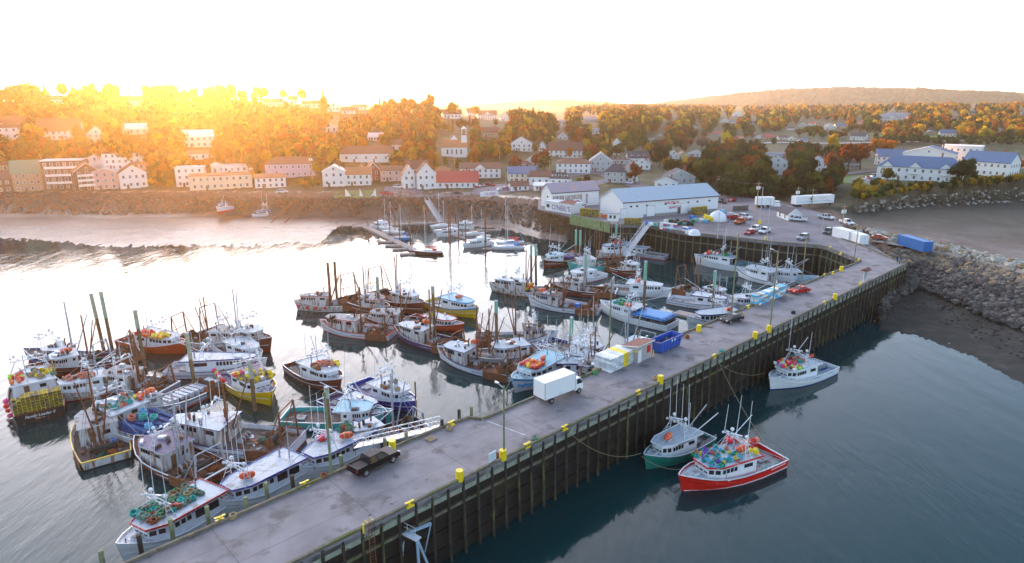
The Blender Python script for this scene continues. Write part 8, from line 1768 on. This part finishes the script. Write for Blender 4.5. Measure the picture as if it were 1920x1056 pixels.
for u, v, h_, c, k in [(1560, 298, 17, 'yellow', 'tall'), (1640, 300, 15, 'orange', 'round'), (1664, 300, 14, 'orange', 'round'), (1590, 322, 16, 'rust', 'round'), (1612, 318, 15, 'rust', 'round'), (1560, 328, 12, 'rust', 'round'), (1418, 336, 13, 'rust', 'round'), (1488, 338, 14, 'dark green', 'round'), (1512, 345, 13, 'dark green', 'round'), (1361, 277, 15, 'yellow', 'round'), (1371, 287, 13, 'orange', 'round'), (1288, 324, 9, 'yellow', 'round'), (1330, 325, 14, 'dark green', 'round'), (1372, 320, 13, 'olive', 'round'), (1252, 258, 12, 'orange', 'round'), (1236, 315, 13, 'dark green', 'round'), (1800, 352, 13, 'dark green', 'round'), (1815, 345, 12, 'dark green', 'tall'), (1662, 345, 8, 'olive', 'round'), (1560, 356, 9, 'olive', 'tall'), (1628, 375, 6, 'gold', 'round'), (1500, 286, 11, 'rust', 'round'), (1888, 318, 9, 'dark green', 'round'), (1912, 320, 6, 'orange', 'round'), (1068, 300, 8, 'orange', 'tall'), (1022, 308, 9, 'rust', 'round'), (1100, 350, 6, 'dark green', 'round'), (1085, 352, 5, 'green', 'round'), (1003, 320, 10, 'rust', 'round'), (966, 322, 9, 'rust', 'round'), (1190, 345, 10, 'rust', 'round'), (1316, 285, 14, 'grey brown', 'round'), (808, 214, 16, 'gold', 'tall'), (848, 222, 14, 'gold', 'round'), (893, 222, 15, 'gold', 'round'), (1000, 228, 14, 'gold', 'round'), (955, 225, 13, 'olive', 'conifer'), (970, 226, 13, 'olive', 'conifer'), (1450, 275, 9, 'green', 'round'), (760, 300, 11, 'orange', 'round'), (1155, 302, 12, 'green', 'round'), (1100, 290, 11, 'gold', 'tall'), (745, 330, 8, 'orange', 'round')]:
    tree_at(u, v, h_, c, k, True)
LM = [('the church', 852, 280), ('the long white barn', 687, 290), ('the red roofed restaurant', 857, 345), ('the mauve hall', 545, 318), ('the brown roofed hall', 1060, 285), ('the tall grey house', 1125, 305), ('the dark hipped house', 1152, 325), ('the metal warehouse', 1240, 380), ('the old mural shed', 1065, 370), ('the long semi trailer', 1526, 378), ('the trailer with a cab', 1435, 380), ('the porch house', 1592, 305), ('the blue roofed block', 1720, 325), ('the flat topped block', 1796, 300), ('the right hand blue roofed block', 1845, 310), ('the dark roofed dormer house', 1198, 298), ('the green roofed house', 1263, 292), ('the balconied brown block', 122, 330), ('the large white hotel', 245, 305), ('the rounded restaurant', 415, 340), ('the white house by the red maple', 1457, 315), ('the dormered crest house', 848, 215), ('the grey roofed house', 1276, 335), ('the causeway', 1480, 268), ('the boat slip', 550, 360), ('the beach boulders', 1700, 395)]
TREES.sort(key=lambda t: (t[0].x ** 2 + t[0].y ** 2) ** .5 / t[1]); NI = 298
for i, (p, hm, c, cn, kd, (u, v)) in enumerate(TREES[:NI]):
    nm_, lu, lv = min(LM, key=lambda l: (l[1] - u) ** 2 + ((l[2] - v) * 2.2) ** 2); rel = ('left of' if u < lu else 'right of') if abs(u - lu) > 22 else ('below' if v > lv else 'behind')
    if abs(u - lu) > 70: rel = 'well ' + rel
    sz = 'small' if hm < 6 else 'tall' if hm > 11.5 else 'middling'
    shrub = hm < 6; r = empty('shrub' if shrub else 'tree', p, rt.uniform(0, 6.28), f'{sz} {cn} {({"round": "broad", "tall": "upright", "conifer": "pointed"})[kd]} {"shrub" if shrub else "tree"} {rel} {nm_}', 'shrub' if shrub else 'tree', 'trees around the harbour town')
    r.scale = (hm * (1.25 if shrub else 1.), hm * (1.25 if shrub else 1.), hm)
    for nme, me in (('trunk', TRUNK), ('crown', rt.choice(CROWNS[kd]))):
        o = bpy.data.objects.new(nme, me); col.objects.link(o); o.parent = r; o.color = (*c, 1)
        if nme == 'crown' and shrub: o.location.z = -.16
def merged_trees(name, lst, label):
    V = []; CC = []; MBc = MB()
    Q = []
    for p, hm, c, cn, kd, _ in lst:
        A, cores = rt.choice(FARC[kd]); a = rt.uniform(0, 6.28); ca_, sa = math.cos(a), math.sin(a); X = A[:, 0] * ca_ - A[:, 1] * sa; Y_ = A[:, 0] * sa + A[:, 1] * ca_
        V.append(np.stack([X * hm + p.x, Y_ * hm + p.y, A[:, 2] * hm + p.z], 1)); CC.append(np.tile([*c, 1.], (len(A), 1)))
    nq = sum(len(a) for a in V) // 4; V = np.vstack(V); CC = np.vstack(CC); quads = np.arange(nq * 4)
    # solid hearts of the crowns and trunks
    b_ = MB(); cc = []
    for p, hm, c, cn, kd, _ in lst:
        n0 = len(b_.v)
        if kd == 'conifer': b_.tube((p.x, p.y, p.z + hm * .1), (p.x, p.y, p.z + hm * .97), hm * .13, LEAFT, 6, .05)
        else: b_.ball((p.x, p.y, p.z + hm * .6), hm * .27, LEAFT, 7, 5, (1, 1, 1.15)) if kd == 'round' else b_.ball((p.x, p.y, p.z + hm * .58), hm * .2, LEAFT, 6, 5, (1, 1, 1.7))
        b_.tube((p.x, p.y, p.z - .5), (p.x, p.y, p.z + hm * .4), hm * .02, BARK, 4, cap=False); cc += [[*c, 1.]] * (len(b_.v) - n0)
    nv0 = len(V); AV = np.vstack([V, np.array(b_.v)]); AC = np.vstack([CC, np.array(cc)])
    me = bpy.data.meshes.new(name); nf = nq + len(b_.f); lt = [4] * nq + [len(f) for f in b_.f]; li = quads.tolist() + [nv0 + i for f in b_.f for i in f]; ls = np.concatenate([[0], np.cumsum(lt)[:-1]])
    me.vertices.add(len(AV)); me.vertices.foreach_set('co', AV.ravel()); me.loops.add(len(li)); me.loops.foreach_set('vertex_index', li); me.polygons.add(nf); me.polygons.foreach_set('loop_start', ls.astype(int).tolist()); me.polygons.foreach_set('loop_total', lt)
    me.materials.append(LEAFT); me.materials.append(BARK); me.polygons.foreach_set('material_index', [0] * nq + [0 if b_.ms[i] is LEAFT else 1 for i in b_.mi]); ca = me.color_attributes.new('tint', 'FLOAT_COLOR', 'POINT'); ca.data.foreach_set('color', AC.ravel().astype(np.float32)); me.update(calc_edges=True)
    o = bpy.data.objects.new(name, me); col.objects.link(o); o['kind'] = 'stuff'; o['label'] = label
rest = TREES[NI:]
merged_trees('hillside_wood', [t for t in rest if math.hypot(t[0].x, t[0].y) < 720], 'autumn woodland covering the hill and the slopes behind the town')
merged_trees('far_wood', [t for t in rest if math.hypot(t[0].x, t[0].y) >= 720], 'far autumn woodland beyond the inlet')
# ---------------------------------------------------------------- boulders
RKM = objcol_mat('boulder_stone', .9, .3, 2.5, bump=.6)
def rock_mesh(seed):
    g_ = random.Random(seed); b_ = MB(); b_.ball((0, 0, .3), .55, RKM, 8, 6, (1., .8, .62)); b_.v = [(x * g_.uniform(.78, 1.2), y * g_.uniform(.78, 1.2), z * g_.uniform(.8, 1.15)) for x, y, z in b_.v]; b_.sm = [False] * len(b_.f); return b_.mesh('boulder')
ROCKS = [rock_mesh(i) for i in range(6)]
def fpt(u, t):
    p0 = pr(u, 400, 200.); az = math.atan2(p0.x, p0.y); rs, zs = profile(az); i = min(int(t), NF - 2); f = t - i; r = rs[i] + (rs[i + 1] - rs[i]) * f; x, y = math.sin(az) * r, math.cos(az) * r; return Vector((x, y, th(x, y)))
RG = 'boulders of the causeway and shore banks'
def rocks(n, u0, u1, t0, t1, s0, s1, cols, label):
    for _ in range(n):
        u = rt.uniform(u0, u1); p = fpt(u, rt.uniform(t0, t1)); p.z -= .1; side = ', near the wharf' if u < 1720 else ', halfway along' if u < 1820 else ', by the right edge'
        if t1 < 3.6 and p.z < .1: continue
        inst(rt.choice(ROCKS), 'boulder', p, rt.uniform(0, 6), rt.choice(cols), label + side, 'boulder', RG, rt.uniform(-.4, .4), rt.uniform(-.4, .4), rt.uniform(s0, s1))
PAL.update({'r1': (.085, .075, .068), 'r2': (.14, .12, .10), 'r3': (.20, .155, .11), 'pale': (.38, .36, .31), 'tan2': (.28, .19, .10), 'rk': (.045, .04, .035), 'og': (.25, .12, .06)})
rocks(1900, 1655, 2100, 2.1, 2.75, .8, 2.2, ['r1', 'rk', 'rk', 'r1', 'r2'], 'dark grey boulder on the lower harbour side of the causeway')
rocks(900, 1640, 2100, 2.7, 3.1, 1.2, 2.2, ['r2', 'r3', 'r1', 'tan2'], 'brownish boulder on the upper harbour side of the causeway')
rocks(330, 1610, 2100, 3.75, 4.5, 1.5, 2.9, ['pale', 'pale', 'r3', 'tan2', 'pale'], 'big pale boulder along the beach edge of the causeway')
rocks(260, 1640, 2100, 1.5, 2.05, .3, .7, ['rk', 'r1'], 'small weedy stone at the foot of the causeway')
rocks(420, 1600, 1960, 5.9, 6.25, .9, 1.7, ['r3', 'r2', 'pale'], 'stone at the foot of the grassy bluff')
rocks(2300, -60, 640, 2.1, 3.0, .6, 1.4, ['og', 'r2', 'r3'], 'brown stone of the left shore bank'); rocks(1700, 620, 1062, 2.0, 3.0, .6, 1.5, ['og', 'r2', 'r3', 'r1'], 'brown stone of the bank behind the marina')
# ---------------------------------------------------------------- the hazy evening air
hm = bpy.data.materials.new('haze'); hm.use_nodes = True; hn = hm.node_tree; hn.nodes.clear()
ho = hn.nodes.new('ShaderNodeOutputMaterial'); pv = hn.nodes.new('ShaderNodeVolumePrincipled')
pv.inputs['Color'].default_value = (.97, .90, .80, 1); pv.inputs['Density'].default_value = .00008; pv.inputs['Anisotropy'].default_value = .815
hn.links.new(pv.outputs[0], ho.inputs['Volume'])
hz = MB().box((0, 0, 82), (14400, 14400, 180), hm).build('haze'); hz['kind'] = 'stuff'
emit('buoy', 'buoys', 300, 'small coloured buoys heaped on the farther boats'); emit('rope_coil', 'rope_coils', 300, 'coils of rope on the farther boats'); emit('lobster_trap', 'lobster_traps'); emit('fish_crate', 'fish_crates'); emit('tote', 'totes')
emit('boulder', 'boulders', 300, 'rough boulders and stones of the causeway and shore banks')
